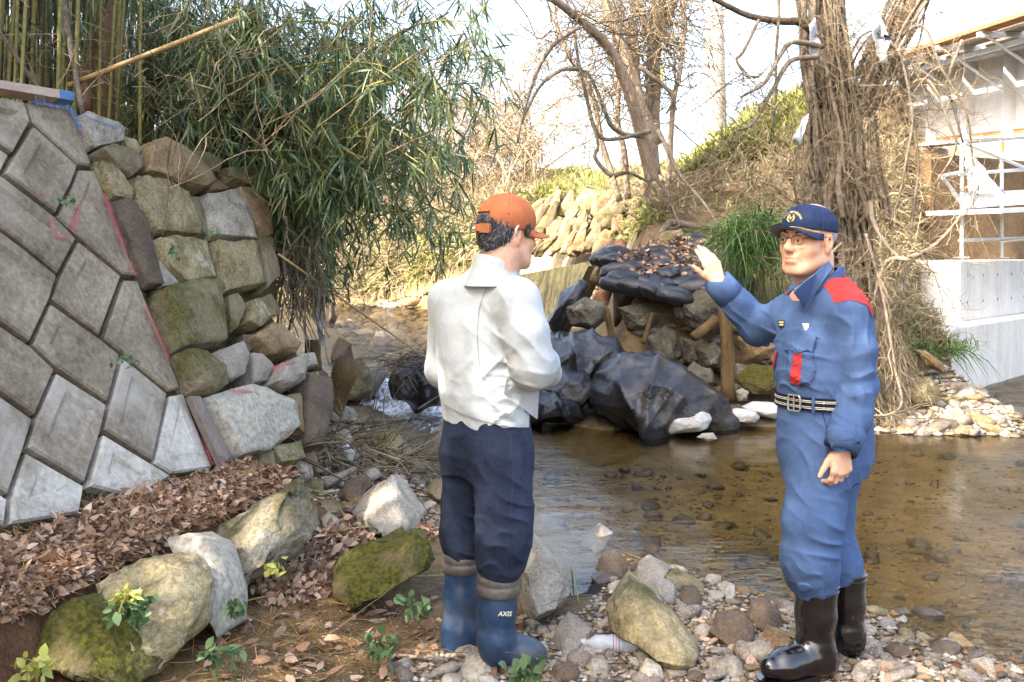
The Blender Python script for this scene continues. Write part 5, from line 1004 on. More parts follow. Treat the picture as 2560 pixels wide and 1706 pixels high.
def tubes3(P, R):    # n polylines of m points, three-sided
    n, m, _ = P.shape; T = np.gradient(P, axis=1); T = unit(T); a = unit(np.cross(T, np.array([.3, .5, .8]))); b = np.cross(T, a); V = []
    for k in range(3):
        w = 2*math.pi*k/3; V.append(P+(a*math.cos(w)+b*math.sin(w))*R[..., None])
    V = np.stack(V, 2).reshape(-1, 3); f = np.array([(i*3+k, i*3+(k+1) % 3, i*3+3+(k+1) % 3, i*3+3+k) for i in range(m-1) for k in range(3)])
    return V, (np.arange(n)[:, None, None]*m*3+f[None]).reshape(-1, 4)
def wander(start, d, L, m, rs, wob_=.25, grav=0.):
    n = len(start); P = np.zeros((n, m, 3)); P[:, 0] = start; d = unit(d); L = np.broadcast_to(L, n)
    for k in range(1, m):
        d = unit(d+rs.normal(size=(n, 3))*wob_+np.array([0, 0, -grav])); P[:, k] = P[:, k-1]+d*(L/(m-1))[:, None]
    return P
class Acc:
    def __init__(s): s.V = []; s.F = []; s.n = 0
    def add(s, vf): V, F = vf; s.V.append(V); s.F.append(F+s.n); s.n += len(V); return s
    def build(s, name, mat, parent=None, **kw):
        o = mk(name, np.concatenate(s.V), np.concatenate(s.F), mat, None, **kw)
        return adopt(o, parent) if parent else o
def twigs(P0, d, L, r, rs, m=5, wob_=.25, grav=0.): P = wander(P0, d, L, m, rs, wob_, grav); R = np.broadcast_to(r, len(P0))[:, None]*np.linspace(1, .35, m)[None]; return tubes3(P, R)
# ---------------------------------------------------------------- far bank, rubble, tarpaulins
RBK = [('slab of broken grey concrete under the sandbag slope', [(1540, 690), (1600, 665), (1660, 660), (1690, 700), (1660, 750), (1600, 762), (1550, 732)], 10.35, 'rubble'), ('grey concrete lump left of the small wooden stake', [(1300, 705), (1340, 680), (1395, 690), (1400, 740), (1360, 765), (1310, 752)], 10.7, 'rubble'),
 ('round grey concrete lump right of the small wooden stake', [(1415, 705), (1480, 690), (1520, 720), (1505, 770), (1440, 765)], 10.7, 'rubble'), ('mossy rubble piece above the black tarpaulins', [(1330, 765), (1400, 775), (1420, 830), (1350, 815)], 10.6, 'rubble'), ('tall grey rubble piece in the dark hollow', [(1480, 775), (1530, 740), (1560, 760), (1552, 835), (1500, 845)], 10.5, 'rubble'),
 ('crumbly conglomerate rubble piece beside the thick post', [(1560, 770), (1610, 775), (1640, 800), (1610, 860), (1565, 835)], 10.4, 'rubble'), ('pale lumpy rubble piece behind the large tarpaulin', [(1555, 865), (1595, 828), (1640, 845), (1655, 885), (1610, 905)], 10.0, 'rubble'), ('big mossy conglomerate block at the water behind the blue man', [(1675, 870), (1720, 835), (1800, 840), (1850, 860), (1840, 905), (1720, 910)], 9.9, 'mossrock'),
 ('flat brown rock leaning at the right of the thick post', [(1690, 775), (1740, 765), (1790, 795), (1770, 830), (1710, 835)], 10.2, 'stone_brown'), ('brown rock wedge below the sandbag slope edge', [(1690, 720), (1730, 735), (1740, 765), (1700, 765)], 10.3, 'stone_dark'), ('grey rock in the middle of the rubble hollow', [(1595, 800), (1640, 780), (1668, 810), (1655, 850), (1615, 850)], 10.2, 'rubble'), ('tan boulder on the bank above the sandbags', [(1490, 560), (1520, 530), (1565, 525), (1590, 550), (1560, 575)], 12.6, 'stone'),
 ('white capped rock sitting in the pool by the tarpaulin', [(1600, 1005), (1612, 995), (1640, 993), (1650, 1010), (1625, 1018)], 8.2, 'stone_pale'), ('pale cobble at the foot of the mossy block', [(1688, 900), (1705, 890), (1722, 900), (1718, 922), (1695, 925)], 9.8, 'stone_pale'), ('dull slab face exposed high on the bank behind the grass clump', [(1660, 420), (1720, 415), (1735, 450), (1690, 470), (1655, 455)], 14.5, 'stone_brown'), ('broad tan rock face exposed above the sandbag slope', [(1580, 430), (1640, 400), (1660, 430), (1650, 470), (1590, 475)], 14.8, 'stone_brown'),
 ('orange brown slab lying on the grassy gravel bar', [(2095, 800), (2130, 805), (2170, 835), (2165, 860), (2120, 840)], 10.0, 'stone_brown'), ('rounded tan boulder near the vine tree roots', [(2080, 905), (2100, 870), (2140, 865), (2165, 900), (2150, 940), (2095, 940)], 9.5, 'stone')]
for i, (lb, ol, Y, m) in enumerate(RBK): hull_rock('rubble' if m == 'rubble' else 'rock', lb, 'rock', ol, Y, MT[m], 220+i, None, .07 if m == 'rubble' else .04, smooth=0)
def tarp_mesh(outline, Y, thick, seed, amp=.05, freq=9):
    rg = random.Random(seed); o = [D(x, y, Y) for x, y in outline]; c = sum(o, Vector())/len(o); pts = []
    for p in o:
        q = p-c; pts += [p, c+q*.8+Vector((0, -.3*thick, 0)), c+q*.45+Vector((0, -.5*thick, 0)), c+q*.8+Vector((0, .4*thick, 0))]
    me = hull_mesh(pts, seed, 6, .0, 4, 1.); top = max(p.z for p in o); bot = min(p.z for p in o); w = max(p.x for p in o)-min(p.x for p in o)
    bm = bmesh.new(); bm.from_mesh(me); bmesh.ops.subdivide_edges(bm, edges=bm.edges[:], cuts=1, use_grid_fill=True); bm.normal_update(); off = Vector((seed*1.7, seed*.9, 0)); apex = Vector((c.x+rg.uniform(-.2, .2)*w, c.y, top+.15))
    for v in bm.verts:      # crumpled sheet: broad facets with a few sharp ridges and hanging folds
        q = v.co+off; low = (top-v.co.z)/(top-bot+.01); r = v.co-apex; an = math.atan2(r.x, -r.z); w1 = noise.noise(q*1.3); rd = lambda t: max(0., 1-3.2*abs(t))**1.5
        k = rd(noise.noise(Vector((an*1.5+w1*.7, r.length*.5, seed*1.1))))*(.35+.9*low)+.7*rd(noise.noise(Vector((q.x*1.6+q.z*.9, q.y*1.2, q.z*.7+seed))))+.45*rd(noise.noise(Vector((q.x*3.1-q.z*2.2, q.y*2., q.z*1.5-seed))))+.5*noise.noise(q*1.7)+.14*noise.noise(q*7)-.25
        v.co += v.normal*amp*1.05*k
    bm.to_mesh(me); bm.free(); me.polygons.foreach_set('use_smooth', np.ones(len(me.polygons), dtype=bool)); return me
TP = [('large black tarpaulin draped over a bulky bag at the water', [(1350, 890), (1370, 850), (1440, 815), (1500, 808), (1560, 838), (1620, 888), (1650, 930), (1662, 970), (1640, 990), (1560, 998), (1450, 1003), (1390, 965), (1352, 930)], 9.2, 1.1, .09), ('black tarpaulin heap behind the white jacketed man', [(1215, 825), (1270, 788), (1330, 772), (1400, 790), (1440, 825), (1390, 870), (1330, 880), (1230, 880)], 10.0, .9, .09),
 ('middle black tarpaulin between the heap and the large one', [(1235, 890), (1290, 838), (1345, 842), (1375, 885), (1345, 935), (1260, 935)], 9.6, .8, .08), ('grey stained sack at the waterline beside the white jacket', [(1210, 905), (1280, 890), (1335, 918), (1348, 958), (1290, 968), (1205, 968)], 9.4, .6, .05),
 ('black sack topped with dead grass beside the cascade', [(890, 880), (905, 840), (940, 815), (985, 820), (1015, 850), (1025, 930), (965, 942), (900, 918)], 9.9, .8, .05), ('black sheet hanging over the crumbling bank edge', [(1262, 745), (1275, 690), (1300, 662), (1340, 655), (1345, 680), (1310, 735), (1290, 770)], 11.0, .4, .06), ('crumpled black sheet beneath the hanging sheet', [(1240, 790), (1270, 765), (1310, 770), (1330, 800), (1290, 830), (1250, 825)], 10.6, .5, .07)]
for i, (lb, ol, Y, t_, a) in enumerate(TP):
    me = tarp_mesh(ol, Y, t_, 300+i, a); me.materials.append(MT['whitebag' if i == 3 and False else 'tarp']); loc = recentre(me); ob = mk('tarpaulin' if i != 4 else 'black_sack', None, None, None, mesh=me, label=lb, category='tarpaulin'); ob.location = loc
hull_rock('sack', 'white sack bulging out under the large black tarpaulin', 'sack', [(1510, 950), (1560, 935), (1620, 932), (1640, 960), (1630, 992), (1530, 1000), (1508, 985)], 8.85, MT['whitebag'], 320, .4, .03, smooth=3)
hull_rock('sack', 'small white sack beside the mossy block at the waterline', 'sack', [(1672, 950), (1690, 938), (1735, 942), (1748, 960), (1730, 972), (1685, 970)], 9.2, MT['whitebag'], 321, .3, .02, smooth=3)
hull_rock('sack', 'white and black bag behind the belt of the blue man', 'sack', [(1700, 935), (1730, 922), (1780, 925), (1800, 945), (1780, 965), (1735, 955)], 9.4, MT['whitebag'], 322, .3, .02, smooth=3)
# sandbags on the slope
def bag_proto(seed):
    bm = bmesh.new(); bmesh.ops.create_icosphere(bm, subdivisions=3, radius=1); rg = random.Random(seed)
    for v in bm.verts:
        c = v.co; s_ = lambda a, e: math.copysign(abs(a)**e, a); x, y, z = s_(c.x, .7), s_(c.y, .75), c.z
        n_ = noise.noise(c*2.2+Vector((seed, 0, 0))); v.co = Vector((x*.26*(1+.08*n_), y*.16*(1+.1*n_), z*.11*(1+.3*n_)*(1-.35*abs(x)**3)+.02*noise.noise(c*4+Vector((seed, 3, 0)))))
    me = bpy.data.meshes.new('sandbag'); bm.to_mesh(me); bm.free(); me.materials.append(MT['bag']); me.polygons.foreach_set('use_smooth', np.ones(len(me.polygons), dtype=bool)); return me
BP = [bag_proto(k) for k in range(5)]; rg = random.Random(5)
BG = [(1445, 645), (1490, 650), (1535, 660), (1570, 655), (1430, 625), (1475, 632), (1520, 640), (1565, 636), (1610, 640), (1645, 650), (1450, 612), (1500, 618), (1545, 622), (1590, 618), (1635, 622), (1665, 632), (1480, 598), (1530, 602), (1575, 600), (1620, 602), (1655, 606), (1500, 586), (1550, 588), (1600, 585), (1640, 586), (1560, 574), (1605, 568), (1640, 566), (1590, 560), (1420, 655), (1460, 662), (1505, 672), (1548, 680), (1600, 662), (1640, 668), (1680, 655), (1420, 605), (1400, 600), (1410, 585)]
for i, (x, y) in enumerate(BG):
    Y = 10.55+(665-y)/105*1.9; ob = mk('sandbag', None, None, None, mesh=BP[i % 5], label='black plastic sandbag lying in the pile on the collapsed bank', category='sandbag', group='sandbags on the collapsed bank')
    ob.location = D(x, y, Y); ob.rotation_euler = (rg.uniform(-.2, .35), rg.uniform(-.3, .3), rg.uniform(-.9, .9)); s_ = rg.uniform(.7, 1.05); ob.scale = (s_, s_, s_)
mb = MB(); mound = [D(x, y, Y) for x, y, Y in ((1400, 640, 11.3), (1440, 590, 12.2), (1560, 560, 12.9), (1680, 560, 12.9), (1760, 640, 11.4), (1690, 690, 10.8), (1560, 690, 10.9), (1430, 675, 11.0), (1450, 760, 11.5), (1700, 800, 11.3), (1400, 760, 11.6), (1560, 640, 13.5))]
me = hull_mesh(mound, 77, 4, .04, 1, 1.5); me.materials.append(M('bank_earth', ['#3a2f24', '#57483a', '#6e5d49'], 5, .95, .8, 24, rnd=0)); ob = mk('bank_earth', None, None, None, mesh=me, kind='structure'); ob.location = recentre(me)
# timber posts and logs
def post(label, a, b, r0, r1, mat='wood', name='post', seed=0, n=9):
    pts = [Vector(a).lerp(Vector(b), k/7) for k in range(8)]; pts = wob(pts, r0*.35, 3., seed); v = MB().tube(pts, [r0+(r1-r0)*k/7+random.Random(seed*9+k).uniform(-.08, .08)*r0 for k in range(8)], n); o_ = Vector(a)
    mb = MB(); mb.add([Vector(p)-o_ for p in v.v], v.f); ob = mb.build(name, MT[mat], smooth=True, label=label, category='wooden post' if name == 'post' else name); ob.location = o_; return ob
post('slanted thick mossy post leaning beside the cascade', D(735, 1020, 7.2), D(805, 830, 7.0), .10, .085, seed=1); post('short upright stump at the foot of the root bank', D(720, 850, 7.6), D(716, 780, 7.6), .06, .055, seed=2)
post('thick upright brown post in front of the rubble', D(1672, 915, 9.8), D(1665, 692, 9.8), .075, .06, seed=3); post('small wooden stake among the grey rubble', D(1410, 800, 10.1), D(1390, 705, 10.1), .045, .03, seed=4)
post('short broken log lying beside the thick post', D(1592, 775, 10.0), D(1645, 735, 10.1), .05, .06, name='log', seed=5); post('thin dark stake leaning in the hollow', D(1478, 790, 10.3), D(1500, 720, 10.4), .03, .02, seed=6)
post('bleached log lying across the top of the sandbag slope', D(1540, 512, 12.9), D(1650, 522, 12.9), .05, .04, 'vine', 'log', 7); post('pale root running down left of the tan boulder', D(1540, 510, 12.8), D(1480, 590, 12.4), .05, .03, 'vine', 'log', 8)
post('red brown slab edge sticking out left of the sandbags', D(1380, 700, 10.9), D(1430, 560, 12.2), .09, .08, 'rust', 'slab', 9, 5); post('broken dark slab edge near the bank panel', D(1380, 640, 11.9), D(1410, 560, 13), .12, .1, 'stone_brown', 'slab', 10, 4)
# concrete bank panel and slanted rock revetment
def prism(name, label, cat, foot, z0, z1, mat, bevel=.02, kind=None):
    n = len(foot); v = [Vector((x, y, z0)) for x, y in foot]+[Vector((x, y, z1-bevel)) for x, y in foot]; cx = sum(x for x, y in foot)/n; cy = sum(y for x, y in foot)/n
    def ins(x, y): d = Vector((cx-x, cy-y, 0)); d = d.normalized()*bevel; return Vector((x+d.x, y+d.y, z1))
    v += [ins(x, y) for x, y in foot]; f = [tuple(range(n-1, -1, -1)), tuple(range(2*n, 3*n))]+[(k*n+j, k*n+(j+1) % n, (k+1)*n+(j+1) % n, (k+1)*n+j) for k in range(2) for j in range(n)]
    o_ = Vector((cx, cy, z0)); return mk(name, [p-o_ for p in v], f, mat, label=label, category=cat)
def placed(o, loc): o.location = loc; return o
def prismw(name, label, cat, foot, z0, z1, mat, bevel=.02): 
    o = prism(name, label, cat, foot, z0, z1, mat, bevel); o.location = (sum(x for x, y in foot)/len(foot), sum(y for x, y in foot)/len(foot), z0); return o
pn = [D(1150, 640, 17.5), D(1345, 604, 14.5), D(1352, 612, 14.2), D(1300, 722, 13.9), D(1245, 742, 15.5), D(1150, 745, 17)]; bk_ = [p+Vector((.3, .6, 0)) for p in pn]; o_ = pn[4]
mk('bank_panel', [p-o_ for p in pn+bk_], [tuple(range(6)), tuple(range(11, 5, -1))]+[(i, (i+1) % 6, 6+(i+1) % 6, 6+i) for i in range(6)], M('panel', ['#38341f', '#524c33', '#696145'], 1.5, .9, .5, 30, rnd=0), label='olive stained concrete bank panel coloured darker for shade behind the white jacket', category='retaining wall').location = o_  # olive tone darkened so the colour carries the panel's shade
rev = thing('rock_revetment', 'pale streaky rock revetment leaning on the far bank', 'revetment', loc=D(1350, 600, 15))
rg = random.Random(31)
for r_ in range(3):
    for k in range(20):
        x = 1190+k*16.5+r_*10+rg.uniform(-8, 8); y = 594-r_*44-rg.uniform(0, 18)-max(0, k-11)*4
        if x > 1490: continue
        lx, ly = 30+rg.uniform(-14, 14), -58+rg.uniform(-20, 20); w = rg.uniform(13, 24); t_ = max(0, min(1, (x-1190)/310)); Y = 19.5-5.6*t_+r_*.75+rg.uniform(-.12, .12)
        ol = [(x-w*.5, y), (x+w*.5, y+4), (x+w*.75+lx*.5, y+ly*.45), (x+w*.4+lx, y+ly), (x-w*.3+lx, y+ly-3), (x-w*.7+lx*.5, y+ly*.55)]
        o3 = [D(a, b_, Y) for a, b_ in ol]; c = sum(o3, Vector())/6; pts = []
        for p in o3: pts += [p, c+(p-c)*.75+Vector((rg.uniform(-.1, .1), -.09, rg.uniform(-.08, .08))), c+(p-c)*.9+Vector((0, .35, 0))]
        me = hull_mesh(pts, 400+r_*20+k, 2, .05, 0, .6); me.materials.append(MT[rg.choice(('stone', 'stone', 'stone_moss', 'stone_brown'))]); adopt(mk('stone', None, None, None, mesh=me), rev)
# ---------------------------------------------------------------- new abutment, scaffold, girder
dr = Vector((2.1, 2.3)).normalized(); dl = Vector((-.97, .2)).normalized()
def foot(c, l, r, back): 
    c = Vector(c); a = c+dr*r; b_ = c+dl*l; nb = Vector((-dr.y, dr.x)); return [tuple(c), tuple(a), tuple(a+nb*back), tuple(b_+nb*back*.6), tuple(b_)]
prismw('abutment_footing', 'lower white concrete step of the new bridge abutment', 'abutment', foot((5.0, 11.3), 1.0, 8, 3.4), -.5, .72, MT['concrete_new'], .03)
ab = prismw('abutment', 'upper white concrete block of the new bridge abutment', 'abutment', foot((5.52, 12.25), .95, 7, 2.6), .725, 1.47, MT['concrete_new'], .02)
for k in range(5):
    for z in (.95, 1.28):
        p = Vector((5.52, 12.25))+dr*(.25+k*.6); q = Vector((p.x, p.y, z)); nrm = Vector((dr.y, -dr.x, 0)); mb = MB(); mb.tube([q-nrm*.01, q+nrm*.002], .018, 8); adopt(mb.build('form_hole', MT['stone_dark']), ab)
prismw('old_pier', 'old brown masonry pier shaded by colour under the bridge', 'pier', [(6.4, 15.2), (12, 18.5), (11, 21), (5.6, 17.5)], .5, 3.1, MT['pierbrown_shaded'], .05)
prismw('bearing_block', 'tan concrete bearing block under the girder end', 'bearing block', [(6.05, 15.8), (7.1, 16.2), (6.9, 16.9), (5.9, 16.5)], 2.55, 3.28, MT['plank_pink'], .03)
gd = thing('bridge_girder', 'grey steel bridge girder with stiffeners at the upper right', 'girder', loc=D(2200, 330, 15))
ga, gb = D(2087, 336, 17.2), D(2353, 310, 13.4); gb = ga+(gb-ga)*1.9; gz = Vector((0, 0, 1)); gt = (gb-ga).normalized(); gn = Vector((gt.y, -gt.x, 0))
if gn.y > 0: gn = -gn
hgt = 1.15
def gp(u, z, o=0.): return ga.lerp(gb, u)+gz*z+gn*o
def part(name, mb, mat, par, **kw): return adopt(mb.build(name, mat, **kw), par)
part('web', MB().beam(gp(0, hgt/2), gp(1, hgt/2), .03, hgt), MT['girder'], gd); part('bottom_flange', MB().beam(gp(0, -.02), gp(1, -.02), .42, .04), MT['girder'], gd); part('top_flange', MB().beam(gp(0, hgt+.02), gp(1, hgt+.02), .42, .04), MT['girder'], gd)
for k in range(7): part('stiffener', MB().beam(gp(k/6, hgt/2, .10), gp(k/6+.003, hgt/2, .10), .19, hgt-.01), MT['girder'], gd)
part('lower_plate', MB().beam(gp(0, .05, .03), gp(1, .05, .03), .02, .07), MT['rust'], gd)
sc_ = thing('work_scaffold', 'rusty scaffold walkway hanging along the bridge girder', 'scaffold', loc=gp(.3, hgt, .8))
for k, (z, o, w, h, m) in enumerate(((hgt+.10, .35, .22, .05, 'deckwood'), (hgt+.10, .68, .22, .05, 'deckwood'), (hgt+.12, 1.0, .22, .05, 'rust'), (hgt+.55, 1.05, .05, .05, 'pipe'), (hgt+.95, 1.05, .05, .05, 'pipe'), (hgt+.32, 1.06, .02, .16, 'steel'), (hgt-.05, .62, .06, .06, 'pipe'), (hgt+.34, .1, .2, .04, 'deckwood'), (hgt+.7, .1, .04, .04, 'pipe'))):
    part('walkway_plank' if m in ('rust', 'plank_pink', 'deckwood') else 'rail_pipe', MB().beam(gp(-.02, z, o), gp(1, z, o), w, h), MT[m], sc_)
for k in range(7):
    u = k/6
    part('rail_post', MB().tube([gp(u, hgt, 1.05), gp(u, hgt+1.0, 1.05)], .024, 6), MT['pipe'], sc_); part('bracket', MB().beam(gp(u, hgt+.04, .1), gp(u, hgt+.04, 1.12), .06, .06), MT['pipe'], sc_); part('brace', MB().tube([gp(u, hgt*.45, .05), gp(u, hgt+.02, 1.0)], .02, 6), MT['pipe'], sc_)
sf = thing('tube_scaffold', 'silver tube scaffold standing on the abutment', 'scaffold', loc=D(2210, 590, 12.9))
def pipe(a, b, r=.024, m='pipe', nm='tube'): return part(nm, MB().tube([a, b], r, 8), MT[m], sf)
for x, Y in ((2210, 12.9), (2302, 13.6), (2420, 14.6)): pipe(D(x, 594, Y), D(x, 322, Y)); part('base_plate', MB().box(D(x, 594, Y)+Vector((0, 0, .012)), .14, .14, .012), MT['pipe'], sf)
pipe(D(2303, 350, 13.6), D(2303, 328, 13.6), .027, 'yellow', 'tube_end')
for (x0, y0, Ya), (x1, y1, Yb) in (((2205, 553, 12.9), (2430, 545, 14.6)), ((2205, 400, 12.9), (2430, 385, 14.6)), ((2160, 406, 12.6), (2212, 396, 12.9)), ((2205, 322, 12.9), (2440, 306, 14.6)), ((2215, 330, 12.9), (2440, 420, 14.6)), ((2168, 410, 12.7), (2212, 470, 12.9)), ((2300, 555, 13.6), (2390, 545, 12.8))): pipe(D(x0, y0, Ya), D(x1, y1, Yb))
dk = [D(2212, 488, 12.7), D(2440, 478, 14.4)]; part('deck', MB().beam(dk[0], dk[1], 1.0, .06), MT['pipe'], sf); part('toe_board', MB().beam(D(2214, 462, 12.6), D(2440, 448, 14.3), .03, .2), MT['steel'], sf)
# white sheet heaped on the scaffold deck
pts = [D(x, y, Y) for x, y, Y in ((2218, 340, 12.9), (2232, 345, 12.9), (2215, 380, 12.7), (2250, 380, 12.8), (2225, 450, 12.6), (2320, 450, 12.9), (2280, 430, 12.8), (2240, 440, 13.1), (2222, 400, 13.1))]
me = hull_mesh(pts, 91, 4, .08, 1, .5); me.materials.append(MT['plastic']); ob = mk('white_sheet', None, None, None, mesh=me, label='white sheet tied to the tube scaffold', category='sheet'); ob.location = recentre(me)
# ---------------------------------------------------------------- poles on the ridge
up = thing('utility_pole', 'thick grey utility pole standing on the ridge', 'utility pole', loc=D(1645, 215, 22)); part('shaft', MB().tube([D(1650, 430, 22), D(1641, 60, 22), D(1638, -120, 22)], [.235, .215, .2], 16), MT['utility'], up, smooth=True)
part('bracket_band', MB().tube([D(1642, 40, 22), D(1642, 36, 22)], .24, 16), MT['steel'], up)
part('guy_guard', MB().tube([D(1505, 240, 20), D(1522, 160, 20.3)], .04, 8), MT['yellow'], up); part('guy_wire', MB().tube([D(1495, 290, 20), D(1600, -160, 21)], .012, 5), MT['steel'], up)
hp = thing('aerial_pole', 'thin far pole with two cross arms against the sky', 'pole', loc=D(1262, 345, 40))
part('shaft', MB().tube([D(1262, 370, 40), D(1254, 188, 40)], .06, 8), MT['steel'], hp); part('cross_arm', MB().tube([D(1249, 195, 40), D(1308, 198, 40)], .045, 6), MT['steel'], hp); part('cross_arm', MB().tube([D(1256, 282, 40), D(1307, 286, 40)], .07, 6), MT['steel'], hp)
rl = thing('railing', 'thin brown railing on top of the far bank', 'railing', loc=D(1225, 360, 34))
for x in (1206, 1216, 1227, 1237, 1245): part('baluster', MB().tube([D(x, 372, 34), D(x, 332-(x-1206)*.3, 34)], .03, 5), MT['rust'], rl)
part('top_rail', MB().tube([D(1200, 334, 34), D(1246, 318, 34)], .035, 5), MT['rust'], rl)
# ---------------------------------------------------------------- bamboo grove on the left bank
rs = np.random.RandomState(11); LP = [.25, 1., .8, .0]
def leaf_clusters(P0, n_each, rs, L=(.11, .2), W=(.0045, .0085), down=.75):
    B = np.repeat(P0, n_each, 0); n = len(B); d = unit(rs.normal(size=(n, 3))*.55+np.array([.12, 0, -down])); return strips(B+rs.normal(size=(n, 3))*.012, d, rs.uniform(*L, n), rs.uniform(*W, n), rs.uniform(.05, .35, n), LP, rs, .03)
def bamboo_parts(path, r, leaf_from, n_tw, rs, tw_len=(.2, .45), nl=6, down=.75):
    path = np.array([tuple(p) for p in path]); m = len(path)
    culm = MB().tube([Vector(p) for p in path], list(np.linspace(r, r*.3, m)), 6, cap=False)
    t = rs.uniform(leaf_from, 1, n_tw)*(m-1); i = np.minimum(t.astype(int), m-2); f = (t-i)[:, None]; p0 = path[i]*(1-f)+path[i+1]*f; along = unit(path[i+1]-path[i])
    d = unit(along*.6+rs.normal(size=(n_tw, 3))*.75+np.array([0, 0, -.05])); Pw = wander(p0, d, rs.uniform(*tw_len, n_tw), 5, rs, .22, .12); tw = tubes3(Pw, np.linspace(.0028, .0012, 5)[None].repeat(n_tw, 0))
    ends = np.concatenate([Pw[:, 4], Pw[:, 3], Pw[:, 2][::2]]); return culm, tw, leaf_clusters(ends, nl, rs, down=down)
def make_bamboo(label, group, path, r, leaf_from, n_tw, rs, **kw):
    o_ = Vector(path[0]); culm, tw, lf = bamboo_parts([Vector(p)-o_ for p in path], r, leaf_from, n_tw, rs, **kw); t = thing('bamboo', label, 'bamboo', group, loc=o_)
    mk('culm', culm.v, culm.f, MT['culm'], t, True); mk('twigs', tw[0], tw[1], MT['culm'], t, kind='stuff'); mk('foliage', lf[0], lf[1], MT['bleaf'], t, kind='stuff'); return t
def copy_thing(t, loc, rz, sc, label=None, group=None):
    c = t.copy(); COL.objects.link(c); c.location = loc; c.rotation_euler = (0, 0, rz); c.scale = (sc, sc, sc)
    if label: c['label'] = label
    if group: c['group'] = group
    for ch in t.children: d = ch.copy(); COL.objects.link(d); d.parent = c
    return c
TIPS = [(1105, 120), (1085, 50), (1100, 190), (1000, 260), (950, 330), (1055, 490), (1000, 500), (940, 470), (900, 420), (870, 300), (960, 120), (900, 60), (1010, 10), (820, 200), (780, 350), (790, 480), (720, 560), (700, 500), (740, 420), (680, 380), (660, 470), (760, 260), (700, 200), (850, 130), (640, 300), (800, 60), (720, 80), (600, 250), (970, 380), (1035, 360), (670, 560), (1060, 250), (980, 190), (430, 80), (480, 160), (520, 60), (560, 160), (590, 340), (450, 250), (540, 270), (620, 160), (500, 320), (380, 50), (610, 40), (570, 90)]
for k, (x, y) in enumerate(TIPS):
    rg = random.Random(k); Y = rg.uniform(6.2, 8.2) if y < 480 else rg.uniform(6.8, 8.0); tip = D(x, y, Y-.3*(x > 900)); bx = rg.uniform(520, 640) if x > 640 else x-rg.uniform(20, 90); bY = Y+rg.uniform(.0, .8); bz = D(bx, 400, bY); base = Vector((min(bz.x, -1.75)-rg.uniform(0, .5), bY, 0)); base.z = TZ(base.x, base.y)-.05
    mid = base.lerp(tip, .5)+Vector((0, 0, rg.uniform(.45, 1.0)*(.4+.6*(tip.x-base.x)/1.6))); pth = smooth_path([base, base.lerp(mid, .5)+Vector((-.08, 0, .25)), mid, mid.lerp(tip, .55)+Vector((0, 0, .12)), tip], 4)
    make_bamboo('arching green bamboo stem with drooping leaves leaning over the stream', 'bamboo arching over the stream', pth, .012, .22, 46 if x < 820 else 34, rs, nl=6 if x < 820 else 5)
PB = []
for k in range(5):
    h = 5.5+k*.35; lean = .25+.2*k; pth = smooth_path([(0, 0, 0), (.05*k, .02, h*.35), (lean*.7, .1*(k-2), h*.7), (lean*1.6, .2*(k-2), h)], 4); PB.append(make_bamboo('upright yellow green bamboo culm in the grove behind the block wall', 'bamboo culms in the grove', pth, .0125, .33, 60, rs, tw_len=(.25, .6), nl=7))
rg = random.Random(3); cnt = 0
for k in range(150):
    if k < 110: Y = rg.uniform(5.2, 9.5); x = rg.uniform(-60, 640); X = (x*K-CX)*Y/FPX
    else: Y = rg.uniform(-9, 5); X = rg.uniform(-6.5, -3.3)-.1*max(0, 3-Y)
    if float(poly_sd(np.array([X]), np.array([Y]), HB)[0]) < 1.0: continue
    loc = (X, Y, TZ(X, Y)-.05); a = rg.uniform(-.7, .7); s_ = rg.uniform(.85, 1.12)
    if cnt < 5: c = PB[cnt]; c.location = loc; c.rotation_euler = (0, 0, a); c.scale = (s_, s_, s_)
    else: copy_thing(PB[cnt % 5], loc, a, s_)
    cnt += 1
# the dense inside of the grove: culms and leaves nobody could count
n = 1300; X = rs.uniform(-10, -2.2, n); Y = rs.uniform(5.2, 16, n); ok = poly_sd(X, Y, HB) > 1.3; X = X[ok]; Y = Y[ok]; n = len(X); P = np.zeros((n, 5, 3)); ln = rs.normal(size=(n, 2))*.35
for k in range(5): P[:, k, 0] = X+ln[:, 0]*(k/4)**1.5; P[:, k, 1] = Y+ln[:, 1]*(k/4)**1.5; P[:, k, 2] = TZv(X, Y)+k*1.3
A = Acc(); A.add(tubes3(P, np.full((n, 5), .011)*rs.uniform(.6, 1.3, (n, 1)))); A.build('bamboo_thicket', M('culm_inner_shaded', ['#2a2617', '#453f25', '#5c5333'], 3, .6, 0, rnd=0), kind='stuff', label='dense mass of bamboo culms deep in the grove')  # inner culms get a darker colour that paints in the grove's shade
n = 6500; Q = np.stack([rs.uniform(-9, -1.9, n), rs.uniform(5.5, 15, n), rs.uniform(2.9, 6.5, n)], 1); Q = Q[poly_sd(Q[:, 0], Q[:, 1], HB) > .7]
n2 = 450; Q2 = np.stack([rs.uniform(-3.2, -1.3, n2), rs.uniform(7.2, 11, n2), rs.uniform(1.0, 3.8, n2)], 1); Q2 = Q2[(poly_sd(Q2[:, 0], Q2[:, 1], HB) > .15)]
n3 = 5200; Q3 = np.stack([rs.uniform(-11, -3.4, n3), rs.uniform(-10, 7, n3), rs.uniform(3.8, 8., n3)], 1)
A = Acc(); A.add(leaf_clusters(Q, 6, rs)); A.add(leaf_clusters(Q2, 7, rs)); A.add(leaf_clusters(Q3, 6, rs, (.28, .45), (.022, .036))); A.build('bamboo_leaf_mass', MT['bleaf'], kind='stuff', label='dense bamboo leaf mass behind the leaning culms')
